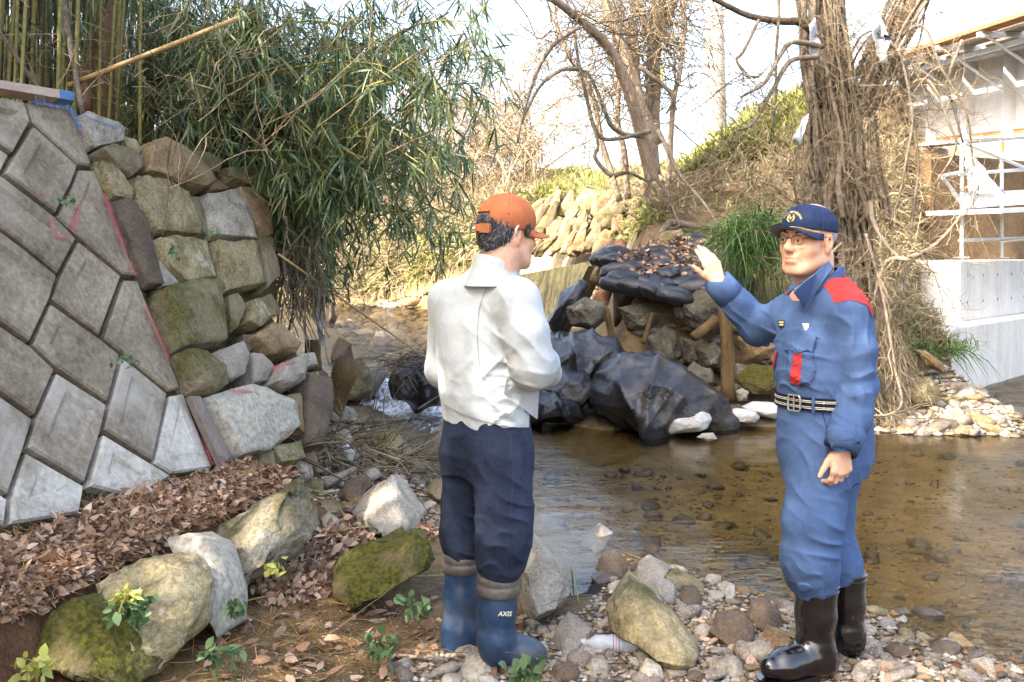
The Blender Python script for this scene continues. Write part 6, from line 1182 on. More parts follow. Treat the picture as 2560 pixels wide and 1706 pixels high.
ct = thing('cedar_tree', 'straight brown cedar trunk rising among the bamboo', 'tree', loc=D(232, 290, 6.7)); mb = MB(); mb.tube(smooth_path([D(236, 330, 6.7), D(232, 200, 6.7), D(230, 0, 6.75), D(226, -300, 6.8), D(222, -700, 6.9)], 4), list(np.linspace(.088, .06, 17)), 12); adopt(mb.build('trunk', MT['cedar'], smooth=True), ct)
Q4 = np.stack([rs.normal(-2.75, .6, 260), rs.normal(6.8, .6, 260), rs.uniform(5., 8, 260)], 1); A = Acc(); A.add(strips(np.repeat(Q4, 8, 0), rs.normal(size=(2080, 3)), rs.uniform(.1, .2, 2080), .006, .2, LP, rs)); A.build('crown', MT['bleaf'], ct)
post('pale broken cane lying across the bamboo above the block wall', D(158, 196, 5.5), D(548, 42, 5.35), .0155, .012, 'culm_dry', 'cane', 11); post('long thin dry cane slanting down to the stream from the root bank', D(640, 585, 6.4), D(1000, 838, 8.6), .009, .006, 'culm_dry', 'cane', 12)
post('stubby reddish trunk beside the cedar above the wall', D(190, 262, 6.1), D(182, 150, 6.2), .05, .045, 'cedar', 'trunk', 13); post('leaning grey dead stem at the upper left corner', D(155, 300, 5.4), D(0, 75, 5.2), .014, .01, 'vine', 'stem', 14); post('crooked brown stem curving down onto the block wall', D(190, 265, 5.4), D(140, -20, 5.6), .014, .02, 'vine', 'stem', 15)
n = 260; x, y = sample_poly([(0, 0), (700, 0), (640, 380), (200, 260), (0, 200)], n, rs); Yd = rs.uniform(5.1, 7.5, n); P0 = np.stack([(x*K-CX)*Yd/FPX, Yd, CAMH-(y*K-HY)*Yd/FPX], 1)
A = Acc(); A.add(twigs(P0, rs.normal(size=(n, 3))+np.array([.2, 0, -.2]), rs.uniform(.3, .9, n), rs.uniform(.002, .005, n), rs, 7, .25, .03)); A.build('dead_twigs', MT['twig'], kind='stuff', label='tangle of thin dead twigs in front of the bamboo')
n = 75; x, y = sample_poly([(420, 40), (950, 20), (980, 330), (820, 480), (640, 420), (520, 330)], n, rs); Yd = rs.uniform(5.6, 7.2, n); P0 = np.stack([(x*K-CX)*Yd/FPX, Yd, CAMH-(y*K-HY)*Yd/FPX], 1)
A = Acc(); A.add(twigs(P0, rs.normal(size=(n, 3))*.35+np.array([.7, 0, .75]), rs.uniform(.5, 1.3, n), rs.uniform(.002, .0042, n), rs, 6, .07, .03)); A.build('straw_stems', MT['culm_dry'], kind='stuff', label='thin straw coloured stems slanting through the bamboo leaves')
# roots and earth hollow at the end of the masonry
rt = thing('root_mass', 'tangle of hanging pale roots on the eroded bank beside the masonry', 'roots', loc=D(690, 800, 6.9)); rg = random.Random(9)
for k in range(26):
    x = rg.uniform(630, 740); a = D(x, rg.uniform(490, 600), rg.uniform(6.6, 7.4)); b_ = D(x+rg.uniform(-30, 60), rg.uniform(680, 850), rg.uniform(6.5, 7.2)); pts = wob(smooth_path([a, a.lerp(b_, .4)+Vector((rg.uniform(-.1, .12), -.05, 0)), b_], 6), .09, 3., k); mb = MB(); mb.tube(pts, list(np.linspace(rg.uniform(.006, .014), .003, len(pts))), 5); adopt(mb.build('root', MT['vine'], smooth=True), rt)
n = 420; P0 = np.array([tuple(D(rg.uniform(630, 730), rg.uniform(520, 700), rg.uniform(6.6, 7.3))) for _ in range(n)]); A = Acc(); A.add(twigs(P0, rs.normal(size=(n, 3))*.5+np.array([.1, -.2, -.8]), rs.uniform(.15, .5, n), .0018, rs, 6, .25, .1)); A.build('fine_roots', MT['twig'], rt, kind='stuff')
n = 120; x, y = sample_poly([(620, 440), (720, 400), (780, 560), (760, 680), (700, 700), (650, 560)], n, rs); Yd = rs.uniform(6.7, 7.8, n); A = Acc(); A.add(leaf_clusters(np.stack([(x*K-CX)*Yd/FPX, Yd, CAMH-(y*K-HY)*Yd/FPX], 1), 6, rs)); A.build('hanging_bamboo_leaves', MT['bleaf'], kind='stuff', label='dark green bamboo leaves hanging over the eroded bank')
# ---------------------------------------------------------------- bare trees
def limb(parent, name, pts, r0, r1, mat, seed, amp=.04, n=9, sub=5):
    P = wob(smooth_path(pts, sub), amp, 1.6, seed); mb = MB(); mb.tube(P, list(np.linspace(r0, r1, len(P))), n); return adopt(mb.build(name, MT[mat], smooth=True), parent), P
def bare_twigs(parent, paths, n, rs, L=(.5, 1.4), r=.007, up=.3, name='twigs', mat='twig', lv=2):
    P0 = []
    for q in paths: P0 += [tuple(q[i]) for i in rs.randint(len(q)//3, len(q), n)]
    P0 = np.array(P0); A = Acc(); P = wander(P0, rs.normal(size=(len(P0), 3))+np.array([0, 0, up]), rs.uniform(*L, len(P0)), 7, rs, .28, .02); A.add(tubes3(P, r*np.linspace(1, .4, 7)[None].repeat(len(P), 0)))
    for _ in range(lv):
        i = rs.randint(0, len(P), len(P)*2); j = rs.randint(2, 7, len(i)); S0 = P[i, j]; P2 = wander(S0, rs.normal(size=(len(S0), 3))+np.array([0, 0, up*.5]), rs.uniform(L[0]*.4, L[1]*.55, len(S0)), 5, rs, .28, .03); r *= .62; A.add(tubes3(P2, max(r, .0022)*np.linspace(1, .5, 5)[None].repeat(len(P2), 0))); P = P2 if len(P2) < 900 else P2[:900]
        P = np.concatenate([P, P[:, -1:], P[:, -1:]], 1)
    A.build(name, MT[mat], parent, kind='stuff')
mt = thing('bare_tree', 'leaning bare tree with several trunks on the far bank', 'tree', loc=D(1495, 400, 13.4))
pa = []
for k, (pts, r0, r1) in enumerate((([(1498, 410, 13.4), (1470, 300, 13.3), (1435, 180, 13.1), (1390, 100, 12.9), (1320, 35, 12.6), (1230, -15, 12.3), (1120, -70, 12)], .10, .03), ([(1505, 400, 13.5), (1490, 300, 13.6), (1455, 170, 13.6), (1410, 60, 13.6), (1370, -40, 13.6), (1340, -160, 13.6)], .095, .05), ([(1500, 330, 14.5), (1500, 200, 14.6), (1508, 90, 14.8), (1512, -20, 15), (1520, -150, 15)], .12, .09), ([(1508, 95, 14.8), (1540, 30, 14.9), (1560, -60, 15)], .08, .05), ([(1460, 220, 14.2), (1450, 100, 14.4), (1448, 60, 14.5)], .11, .1), ([(1508, 110, 14.8), (1475, 40, 14.8), (1440, -60, 14.8)], .09, .05))):
    pa.append(limb(mt, 'trunk' if k < 3 else 'branch', [D(*p) for p in pts], r0, r1, 'greytree', 40+k, .06)[1])
for k, pts in enumerate(([(1490, 305, 13.2), (1420, 322, 12.9), (1375, 310, 12.8), (1345, 230, 12.7), (1330, 140, 12.6), (1325, 60, 12.6), (1345, 10, 12.6)], [(1480, 310, 13.1), (1410, 295, 12.9), (1385, 240, 12.8), (1355, 175, 12.8), (1330, 160, 12.7)], [(1410, 405, 12.8), (1445, 395, 12.8), (1490, 415, 12.9)], [(1410, 405, 12.8), (1370, 365, 12.8), (1375, 330, 12.8), (1340, 210, 12.7)], [(1330, 160, 12.6), (1290, 160, 12.5), (1240, 200, 12.4), (1200, 290, 12.4)], [(1325, 60, 12.5), (1270, 100, 12.4), (1230, 180, 12.3), (1190, 330, 12.2)], [(1500, 395, 13.2), (1530, 440, 13), (1560, 520, 12.6)], [(1498, 405, 13.2), (1490, 450, 13), (1495, 470, 12.8)], [(1510, 300, 13.3), (1560, 390, 13), (1600, 450, 12.8), (1650, 520, 12.5)], [(1470, 150, 13), (1540, 215, 13.1), (1530, 260, 13.2)])):
    pa.append(limb(mt, 'vine_branch', [D(*p) for p in pts], .035, .014, 'vine', 60+k, .05, 6)[1])
for k, pts in enumerate(([(1530, 450, 14.2), (1545, 330, 14.2), (1555, 200, 14.3), (1570, 60, 14.5), (1600, -80, 14.6)], [(1450, 460, 14), (1432, 340, 14), (1415, 220, 14), (1425, 90, 14.2), (1405, -60, 14.3)], [(1430, 460, 14.4), (1385, 330, 14.4), (1360, 230, 14.4), (1300, 110, 14.4), (1260, -20, 14.4)])): pa.append(limb(mt, 'stem', [D(*p) for p in pts], .05, .025, 'greytree', 90+k, .08, 7)[1])
bare_twigs(mt, pa[:6]+pa[-3:], 36, rs, (.5, 1.6), .012, .3); 
bare_twigs(mt, pa[6:-3], 8, rs, (.3, .9), .006, 0.)
# the vine covered tree behind the man in blue
vt = thing('vine_tree', 'broad tree trunk wrapped in twisting bare vines behind the blue man', 'tree', loc=D(1975, 985, 9.6)); pv_ = []
TRK = [[(1975, 1000, 9.6), (1965, 860, 9.6), (1955, 700, 9.6), (1945, 520, 9.6), (1925, 350, 9.6), (1905, 180, 9.6), (1895, 0, 9.6), (1885, -250, 9.6)], [(1935, 300, 9.7), (1980, 230, 9.7), (2030, 120, 9.7), (2075, 40, 9.7), (2130, -100, 9.7)]]
pv_.append(limb(vt, 'trunk', [D(*p) for p in TRK[0]], .15, .13, 'bark', 80, .05, 12)[1]); pv_.append(limb(vt, 'trunk', [D(*p) for p in TRK[1]], .12, .10, 'bark', 81, .05, 12)[1])
pv_.append(limb(vt, 'branch', [D(1900, 120, 9.6), D(1850, 60, 9.4), D(1790, 50, 9.3), D(1700, 30, 9.2), D(1600, -20, 9.0)], .05, .02, 'bark', 82)[1])
rg = random.Random(21)
for k in range(84):
    main = TRK[0] if rg.random() < .78 else TRK[1][:]; an = rg.uniform(0, 6.28); tw_ = rg.uniform(-2.2, 2.2); pts = []; base = [Vector(D(*p)) for p in main]
    if main is not TRK[0]: base = [D(1950, 520, 9.6)]+base
    i0 = rg.choice((0, 0, 0, 1, 2)) if main is TRK[0] else 0; i1 = len(base)-(0 if rg.random() < .7 else rg.choice((1, 2, 3)))
    for j in range(i0, i1):
        r = .16-.006*j+rg.uniform(0, .13)+(.16 if j == 0 else 0)+(.05 if j == 1 else 0); w = an+tw_*j/6; pts.append(base[j]+Vector((math.cos(w)*r, math.sin(w)*r*.8, rg.uniform(-.1, .1))))
    if len(pts) < 3: continue
    P = limb(vt, 'vine', pts, rg.uniform(.010, .032), rg.uniform(.007, .018), 'vine', 100+k, .07, 6, 6)[1]
    if k % 3 == 0: pv_.append(P)
for k, pts in enumerate(([(1890, 110, 9.3), (1820, 95, 9.1), (1790, 120, 9.0), (1760, 190, 8.9), (1720, 215, 8.9), (1700, 225, 8.9)], [(1880, 130, 9.2), (1810, 145, 9.1), (1775, 220, 9), (1735, 290, 8.9), (1700, 305, 8.9)], [(1995, 470, 9.2), (2010, 520, 9.0), (2050, 575, 8.9), (2095, 592, 8.8)], [(2095, 592, 8.8), (2040, 600, 8.9), (2010, 680, 9.0), (2000, 760, 9.1)], [(2095, 592, 8.8), (2150, 560, 8.9), (2200, 500, 9)], [(1990, 540, 9.1), (2035, 700, 8.9), (2060, 850, 8.8), (2070, 930, 8.7), (2040, 960, 8.7), (1990, 960, 8.8)], [(2010, 60, 9.5), (2070, 130, 9.3), (2100, 260, 9.2), (2080, 400, 9.1), (2040, 520, 9.2)], [(2060, 90, 9.5), (2120, 60, 9.4), (2160, 150, 9.3), (2220, 260, 9.3), (2240, 380, 9.4)], [(2080, 200, 9.4), (2130, 190, 9.3), (2180, 280, 9.2), (2200, 340, 9.2), (2150, 420, 9.2)], [(1880, 500, 9.3), (1840, 470, 9.2), (1830, 380, 9.1), (1850, 280, 9.2)], [(1870, 420, 9.3), (1850, 560, 9.2), (1870, 700, 9.2)], [(1935, 560, 9.2), (1900, 600, 9.1), (1880, 680, 9.1)], [(1790, -20, 9.2), (1785, 100, 9.1), (1780, 260, 9.1), (1770, 330, 9.2)], [(1745, 50, 9.2), (1705, 120, 9.1), (1690, 140, 9.1), (1725, 175, 9.1), (1750, 165, 9.1)], [(2090, 240, 9.4), (2110, 420, 9.3), (2085, 590, 9.2), (2070, 700, 9.1)], [(2210, 90, 9.6), (2180, 200, 9.5), (2215, 330, 9.5)])):
    pv_.append(limb(vt, 'hanging_vine', [D(*p) for p in pts], .028 if k < 5 else .016, .010, 'vine', 200+k, .04, 6)[1])
bare_twigs(vt, pv_, 9, rs, (.3, .9), .006, -.1)
n = 900; x, y = sample_poly([(1985, 650), (2040, 700), (2085, 800), (2090, 960), (2050, 1000), (1990, 1000), (1960, 900), (1950, 750)], n, rs); Yd = rs.uniform(9.0, 9.5, n); A = Acc(); A.add(twigs(np.stack([(x*K-CX)*Yd/FPX, Yd, CAMH-(y*K-HY)*Yd/FPX], 1), rs.normal(size=(n, 3))*.4+np.array([.1, -.15, -.9]), rs.uniform(.2, .55, n), .0028, rs, 6, .22, .1)); A.build('hanging_roots', MT['twig'], vt, kind='stuff')
n = 700; x, y = sample_poly([(1850, 0), (2110, 0), (2080, 300), (2020, 500), (1900, 520), (1860, 250)], n, rs); Yd = rs.uniform(9.2, 9.7, n); A = Acc(); A.add(twigs(np.stack([(x*K-CX)*Yd/FPX, Yd, CAMH-(y*K-HY)*Yd/FPX], 1), rs.normal(size=(n, 3))*.6+np.array([0, -.1, -.5]), rs.uniform(.2, .6, n), .003, rs, 6, .25, .05)); A.build('fine_vines', MT['twig'], vt, kind='stuff')
def rag(label, pts, Y, seed):
    bm = bmesh.new(); f_ = bm.faces.new([bm.verts.new(D(x, y, Y+random.Random(seed+i).uniform(-.05, .05))) for i, (x, y) in enumerate(pts)]); bmesh.ops.triangulate(bm, faces=[f_]); bmesh.ops.subdivide_edges(bm, edges=bm.edges[:], cuts=6, use_grid_fill=True)
    for v in bm.verts: v.co += Vector((noise.noise(v.co*14)*.012, noise.noise(v.co*9+Vector((seed, 0, 0)))*.06, noise.noise(v.co*16)*.01))
    bmesh.ops.recalc_face_normals(bm, faces=bm.faces[:]); bmesh.ops.solidify(bm, geom=bm.faces[:], thickness=.004)
    me = bpy.data.meshes.new('rag'); bm.to_mesh(me); bm.free(); me.materials.append(MT['plastic']); me.polygons.foreach_set('use_smooth', np.ones(len(me.polygons), dtype=bool)); o = mk('rag', None, None, None, mesh=me, label=label, category='rag'); o.location = recentre(me)
rag('long white plastic rag caught high in the vine tree', [(2000, 45), (2022, 32), (2045, 90), (2035, 120), (2042, 150), (2020, 140), (2008, 95)], 9.2, 1); rag('small forked white rag hanging left of the vine tree', [(1848, 268), (1862, 262), (1850, 300), (1840, 325), (1835, 310), (1820, 315)], 9.1, 2); rag('pale rag wrapped on the left side of the vine tree', [(1855, 60), (1875, 40), (1885, 100), (1875, 150), (1860, 120)], 9.25, 3)
rag('torn white sheet hanging by the stump under the root bank', [(722, 650), (738, 640), (745, 700), (742, 770), (750, 800), (735, 790), (728, 720)], 7.5, 4); rag('greenish plastic scrap in the driftwood pile', [(785, 1030), (800, 1022), (818, 1040), (812, 1062), (795, 1058)], 6.2, 5)
# ---------------------------------------------------------------- plants on the far bank
def cover(name, label, poly, n, mat, rs, L, W, up=1., spread=.6, droop=.4, off=0., prof=(.8, 1., .6, .0), clump=1, parent=None, **kw):
    x, y = sample_poly(poly, n, rs); B, _ = hits(x, y); B = np.repeat(B, clump, 0); m = len(B); s_ = np.clip(B[:, 1]/14, .5, 2.5)
    B = B+rs.normal(size=(m, 3))*np.array([.06, .06, .0])*s_[:, None]-np.array([0, 0, .02]); d = rs.normal(size=(m, 3))*spread+np.array([0, -.1, up]); A = Acc(); A.add(strips(B, d, rs.uniform(*L, m), rs.uniform(*W, m), rs.uniform(.2, 1, m)*droop, list(prof), rs, .03)); return A.build(name, MT[mat], kind='stuff', label=label)
cover('dwarf_bamboo', 'yellow green dwarf bamboo covering the ridge of the far bank', [(1200, 430), (1240, 360), (1330, 300), (1450, 250), (1530, 205), (1640, 190), (1850, 190), (1900, 330), (1700, 370), (1600, 400), (1480, 400), (1350, 460), (1250, 480)], 3000, 'sasa', rs, (.2, .42), (.014, .026), .8, .7, .5, clump=6)
cover('dry_grass', 'dry straw coloured grass on the slope above the sandbags', [(1230, 400), (1500, 390), (1700, 340), (1900, 280), (2120, 300), (2120, 680), (1850, 560), (1650, 490), (1480, 500), (1400, 470), (1220, 480)], 3000, 'drygrass', rs, (.15, .4), (.006, .012), .55, .8, .6, clump=5)
cover('far_dry_grass', 'pale dry grass and creepers over the far stream bank', [(760, 480), (1000, 400), (1200, 380), (1260, 420), (1230, 500), (1160, 590), (1000, 640), (780, 690)], 3200, 'drygrass', rs, (.3, .8), (.012, .026), .35, .9, .7, clump=4)
cover('far_green', 'light green weeds along the far stream bank', [(760, 520), (960, 560), (1200, 480), (1260, 440), (1240, 520), (1000, 640), (800, 680)], 1300, 'sasa', rs, (.25, .6), (.02, .04), .5, .8, .6, clump=4)
cover('bank_weeds', 'green and yellow leafy weeds growing on the rock revetment', [(1200, 440), (1300, 430), (1500, 400), (1520, 500), (1440, 560), (1300, 590), (1200, 540)], 520, 'sasa', rs, (.08, .18), (.02, .035), .4, .9, .4, clump=6)
cover('bar_grass', 'dry and green grass on the gravel bar beside the abutment', [(2040, 660), (2120, 680), (2200, 760), (2190, 830), (2120, 810), (2060, 780)], 500, 'drygrass', rs, (.1, .3), (.004, .008), .8, .6, .8, clump=5)
def tangle(name, label, poly, n, rs, L, r, mat='twig', up=.2, grav=.02, m=8):
    x, y = sample_poly(poly, n, rs); B, _ = hits(x, y); k = len(B); A = Acc(); A.add(twigs(B+np.array([0, 0, .02]), rs.normal(size=(k, 3))*np.array([1, .6, .6])+np.array([0, -.2, up]), rs.uniform(*L, k), r*np.clip(B[:, 1]/12, .7, 3), rs, m, .3, grav)); return A.build(name, MT[mat], kind='stuff', label=label)
tangle('bank_creepers', 'thin bare creepers sprawling over the slope above the sandbags', [(1230, 400), (1500, 380), (1900, 250), (2130, 280), (2130, 680), (1850, 560), (1650, 490), (1400, 480)], 900, rs, (.5, 1.6), .005, up=.5)
tangle('revetment_creepers', 'bare creepers trailing over the pale rock revetment', [(1200, 420), (1500, 400), (1490, 560), (1400, 600), (1210, 600)], 260, rs, (.4, 1.4), .004, up=.3)
tangle('far_creepers', 'pale bare creepers hanging over the far stream bank', [(760, 470), (1000, 400), (1240, 380), (1240, 520), (1160, 600), (780, 690)], 1000, rs, (.8, 2.4), .005, up=.3)
rs2 = np.random.RandomState(5); n = 90; x = rs2.uniform(760, 1240, n); Yd = rs2.uniform(26, 36, n); B = np.stack([(x*K-CX)*Yd/FPX, Yd, np.zeros(n)], 1); B[:, 2] = TZv(B[:, 0], B[:, 1]); P = wander(B, rs2.normal(size=(n, 3))*.35+np.array([0, 0, 1]), rs2.uniform(2., 5.5, n)*np.clip((x-700)/400, .3, 1), 8, rs2, .16, 0)
A = Acc(); A.add(tubes3(P, .035*np.linspace(1, .4, 8)[None].repeat(n, 0))); i = rs2.randint(0, n, 1300); S0 = P[i, rs2.randint(2, 8, 1300)]; P2 = wander(S0, rs2.normal(size=(1300, 3))+np.array([0, 0, .2]), rs2.uniform(.6, 2.2, 1300), 6, rs2, .3, .05); A.add(tubes3(P2, .016*np.linspace(1, .4, 6)[None].repeat(1300, 0))); i = rs2.randint(0, 1300, 3800); S0 = P2[i, rs2.randint(1, 6, 3800)]; A.add(tubes3(wander(S0, rs2.normal(size=(3800, 3)), rs2.uniform(.3, 1.1, 3800), 5, rs2, .3, .06), np.full((3800, 5), .009))); A.build('bare_thicket', MT['twig'], kind='stuff', label='brown leafless thicket on top of the far bank')
gc = thing('grass_clump', 'big lush green grass clump hanging behind the raised hand', 'grass clump', loc=D(1735, 600, 11)); n = 2200; u = rs.normal(size=(n, 3))*np.array([.2, .2, .12]); B = np.array(tuple(D(1738, 548, 11.0)))+u; d = rs.normal(size=(n, 3))*.75+np.array([-.05, -.5, .55]); A = Acc(); A.add(strips(B, d, rs.uniform(.3, .6, n), rs.uniform(.004, .007, n), rs.uniform(.5, 1.3, n), [.8, 1., .9, .6, 0.], rs, .02)); A.build('blades', MT['grassgreen'], gc)
gc = thing('grass_clump', 'small green grass tuft on the gravel bar by the abutment', 'grass clump', loc=D(2120, 800, 10.4)); n = 500; B = np.array(tuple(D(2125, 805, 10.5)))+rs.normal(size=(n, 3))*np.array([.22, .12, .05]); A = Acc(); A.add(strips(B, rs.normal(size=(n, 3))*.5+np.array([.1, -.2, .8]), rs.uniform(.25, .5, n), .005, rs.uniform(.5, 1.2, n), [.8, 1., .9, .6, 0.], rs, .02)); A.build('blades', MT['grassgreen'], gc)
cover('slope_litter', 'brown fallen leaves scattered over the sandbag slope', [(1420, 600), (1500, 560), (1660, 520), (1700, 620), (1640, 660), (1450, 660), (1300, 690), (1300, 660)], 900, 'litter', rs, (.06, .12), (.02, .035), .35, 1., .2, clump=2)

n = 620; x, y = sample_poly([(1410, 615), (1490, 575), (1600, 555), (1660, 560), (1690, 640), (1600, 650), (1450, 650)], n, rs); Yd = 10.55+(665-y)/105*1.9; P0 = np.stack([(x*K-CX)*Yd/FPX, Yd, CAMH-(y*K-HY)*Yd/FPX+.10], 1); A = Acc(); A.add(strips(P0, rs.normal(size=(n, 3))*np.array([1, 1, .3]), rs.uniform(.05, .1, n), rs.uniform(.015, .028, n), .1, [.2, 1, .8, .1], rs, .08)); A.build('bag_litter', MT['litter'], kind='stuff', label='dead leaves lying on the black sandbags')
MT['bedgravel'] = M('bed_gravel', ['#5f4a2c', '#7d6238', '#96774a', '#4d3d26'], 9, .7, .3, 60, rnd=.2, island='ramp')
# ---------------------------------------------------------------- gravel, pebbles and stones
PP = [rock_proto(500+k, 2, random.Random(k).uniform(.5, .8)) for k in range(10)]
for k, me in enumerate(PP): me.materials.append(MT[('pebble', 'pebble', 'stone_pale', 'pebble', 'stone_pink', 'pebble', 'stone_dark', 'stone', 'pebble', 'stone_brown')[k]])
WP = [m_.copy() for m_ in PP[:4]]
for m_ in WP: m_.materials.clear(); m_.materials.append(MT['wet'])
SHORE = [(1250, 1440), (1340, 1400), (1430, 1310), (1560, 1295), (1640, 1335), (1800, 1395), (1990, 1400), (2110, 1450), (2353, 1515), (2353, 1575), (880, 1575), (940, 1515), (1020, 1505)]
def strew(name, label, cat, group, poly, n, smin_, smax_, seed, protos=PP, sink=.25, zmin=None, powr=2.2):
    rs_ = np.random.RandomState(seed); x, y = sample_poly(poly, n, rs_); B, _ = hits(x, y)
    for i, p in enumerate(B):
        s_ = smin_+(smax_-smin_)*rs_.rand()**powr; o = mk(name, None, None, None, mesh=protos[rs_.randint(len(protos))], label=label, category=cat, group=group)
        z = p[2] if zmin is None else max(p[2], zmin); o.location = (p[0], p[1], z+s_*(.45-sink)); o.scale = (s_*rs_.uniform(.8, 1.25), s_*rs_.uniform(.75, 1.1), s_*rs_.uniform(.7, 1.1)); o.rotation_euler = (rs_.uniform(-.4, .4), rs_.uniform(-.4, .4), rs_.uniform(0, 6.28))
strew('pebble', 'small grey or tan pebble on the near gravel shore', 'pebble', 'pebbles on the near shore', SHORE, 300, .016, .062, 1)
strew('cobble', 'small cobble on the gravel bar below the vine tree', 'cobble', 'cobbles on the gravel bar', [(2020, 940), (2100, 880), (2180, 850), (2290, 920), (2330, 955), (2360, 985), (2340, 1005), (2100, 1000), (2020, 992)], 130, .035, .13, 2)
strew('stream_stone', 'stone breaking the riffle of the upper stream', 'stone', 'stones in the upper stream', [(765, 705), (990, 690), (1010, 790), (900, 800), (780, 770)], 70, .08, .34, 3, PP, .5)
strew('stone', 'loose stone in the debris under the left bank', 'stone', 'stones under the left bank', [(640, 1000), (760, 960), (860, 980), (980, 1080), (1000, 1180), (900, 1230), (760, 1180), (680, 1090)], 60, .03, .1, 4)
strew('stone', 'loose rubble stone in the collapsed bank', 'stone', 'rubble stones in the collapsed bank', [(1440, 770), (1700, 740), (1850, 770), (1850, 900), (1700, 915), (1560, 900)], 70, .05, .16, 6)
strew('wet_stone', 'dark wet stone lying in the shallow pool', 'stone', 'wet stones in the pool', [(1230, 1100), (1780, 1050), (1790, 1330), (1640, 1330), (1560, 1290), (1400, 1280), (1250, 1180)], 60, .03, .09, 7, WP, .35, None, 2.)
strew('wet_stone', 'dark wet stone along the right side of the pool', 'stone', 'wet stones at the right of the pool', [(1990, 1050), (2353, 1050), (2353, 1500), (2120, 1440), (2000, 1390)], 45, .03, .08, 8, WP, .35, None, 2.)
def gravel(name, label, poly, n, smin_, smax_, seed, mat='gravel'):
    rs_ = np.random.RandomState(seed); x, y = sample_poly(poly, n, rs_); B, _ = hits(x, y); n = len(B); base = np.array([(1, 0, 0), (-1, 0, 0), (0, 1, 0), (0, -1, 0), (0, 0, .7), (0, 0, -.7), (.62, .62, .3), (-.6, .5, .3), (.5, -.6, .35), (-.55, -.6, .25)], float)
    bm = bmesh.new(); [bm.verts.new(p) for p in base]; bmesh.ops.convex_hull(bm, input=bm.verts[:]); bm.verts.ensure_lookup_table(); bm.verts.index_update(); bmesh.ops.triangulate(bm, faces=bm.faces[:]); bv = np.array([tuple(v.co) for v in bm.verts]); bf = np.array([[v.index for v in f.verts] for f in bm.faces]); bm.free()
    s_ = smin_+(smax_-smin_)*rs_.rand(n)**2.5; a = rs_.uniform(0, 6.28, n); J = bv[None]*(1+rs_.normal(size=(n, len(bv), 1))*.18); J = J*np.stack([s_*1.15, s_*.9, s_*.8], 1)[:, None]; ca, sa = np.cos(a)[:, None], np.sin(a)[:, None]
    V = np.stack([J[..., 0]*ca-J[..., 1]*sa, J[..., 0]*sa+J[..., 1]*ca, J[..., 2]], -1)+(B+np.stack([0*s_, 0*s_, s_*.25], 1))[:, None]; F = (np.arange(n)[:, None, None]*len(bv)+bf[None]).reshape(-1, 3); return mk(name, V.reshape(-1, 3), F, MT[mat], kind='stuff', label=label)
gravel('gravel', 'fine mixed gravel covering the near shore', SHORE, 10000, .004, .02, 11); gravel('gravel', 'mixed gravel on the bar below the vine tree', [(2000, 950), (2100, 870), (2180, 840), (2300, 920), (2360, 980), (2345, 1008), (2100, 1003), (2010, 998)], 3000, .012, .05, 12)
gravel('stream_bed_gravel', 'brown gravel on the bed of the pool', [(1220, 1080), (1780, 1060), (2353, 1040), (2353, 1560), (2100, 1460), (1800, 1400), (1560, 1300), (1400, 1300), (1230, 1200)], 3000, .005, .022, 13, 'bedgravel'); gravel('upper_bed_gravel', 'dark cobbles in the upper stream bed', [(760, 700), (1000, 690), (1010, 860), (900, 900), (850, 830), (770, 760)], 900, .03, .11, 14, 'wet'); gravel('debris_gravel', 'gravel and chips in the debris under the left bank', [(600, 1080), (760, 980), (900, 980), (1000, 1100), (1010, 1200), (900, 1240), (700, 1150)], 1800, .008, .03, 15); gravel('sand_grit', 'coarse grit on the sandy foreground', [(480, 1575), (600, 1400), (800, 1400), (1010, 1420), (1010, 1500), (900, 1575)], 1200, .002, .006, 16)
# ---------------------------------------------------------------- leaf litter
MOUND = [(-20, 1180), (200, 1140), (390, 1090), (520, 1055), (640, 1085), (705, 1108), (640, 1150), (520, 1200), (420, 1250), (300, 1300), (150, 1390), (40, 1440), (-20, 1450)]
def litter(name, label, poly, n, L, W, rs, mat='litter', lift=.012, prof=(.15, 1., .8, .05), up=.18, curl=.12):
    x, y = sample_poly(poly, n, rs); B, _ = hits(x, y); n = len(B); d = rs.normal(size=(n, 3))*np.array([1, 1, up]); nz = unit(rs.normal(size=(n, 3))*.5+np.array([0, 0, 1.])); A = Acc(); B = B+np.array([0, 0, 1.])*(lift*rs.rand(n))[:, None]
    A.add(strips(B, d, rs.uniform(*L, n), rs.uniform(*W, n), rs.uniform(-.25, .25, n), list(prof), rs, curl)); return A.build(name, MT[mat], kind='stuff', label=label)
rs = np.random.RandomState(77)
litter('leaf_litter', 'thick brown leaf litter on the mound below the block wall', MOUND, 14000, (.016, .06), (.0045, .016), rs, lift=.05, up=.45)
litter('leaf_litter', 'brown leaves lying between the crumbling boulder and the mossy one', [(640, 1310), (735, 1230), (780, 1200), (1000, 1215), (1010, 1240), (870, 1235), (760, 1290), (750, 1370), (620, 1400), (580, 1370)], 1500, (.03, .07), (.009, .02), rs, lift=.03, up=.4)
litter('scattered_leaves', 'scattered dry leaves on the sandy foreground and shore', [(380, 1575), (600, 1380), (1000, 1380), (1200, 1420), (1400, 1400), (1700, 1420), (2353, 1530), (2353, 1575)], 420, (.03, .075), (.009, .02), rs, lift=.02)
litter('pine_needles', 'brown pine needles strewn over the leaf mound', MOUND, 2200, (.06, .14), (.0008, .0013), rs, 'needle', .06, (1, 1, 1, .3), .3, .05); litter('pine_needles', 'dry stalks and needles in the sandy foreground', [(300, 1575), (600, 1360), (1010, 1250), (1010, 1500), (900, 1575)], 420, (.05, .2), (.0008, .0016), rs, 'needle', .02, (1, 1, 1, .3), .25, .05)
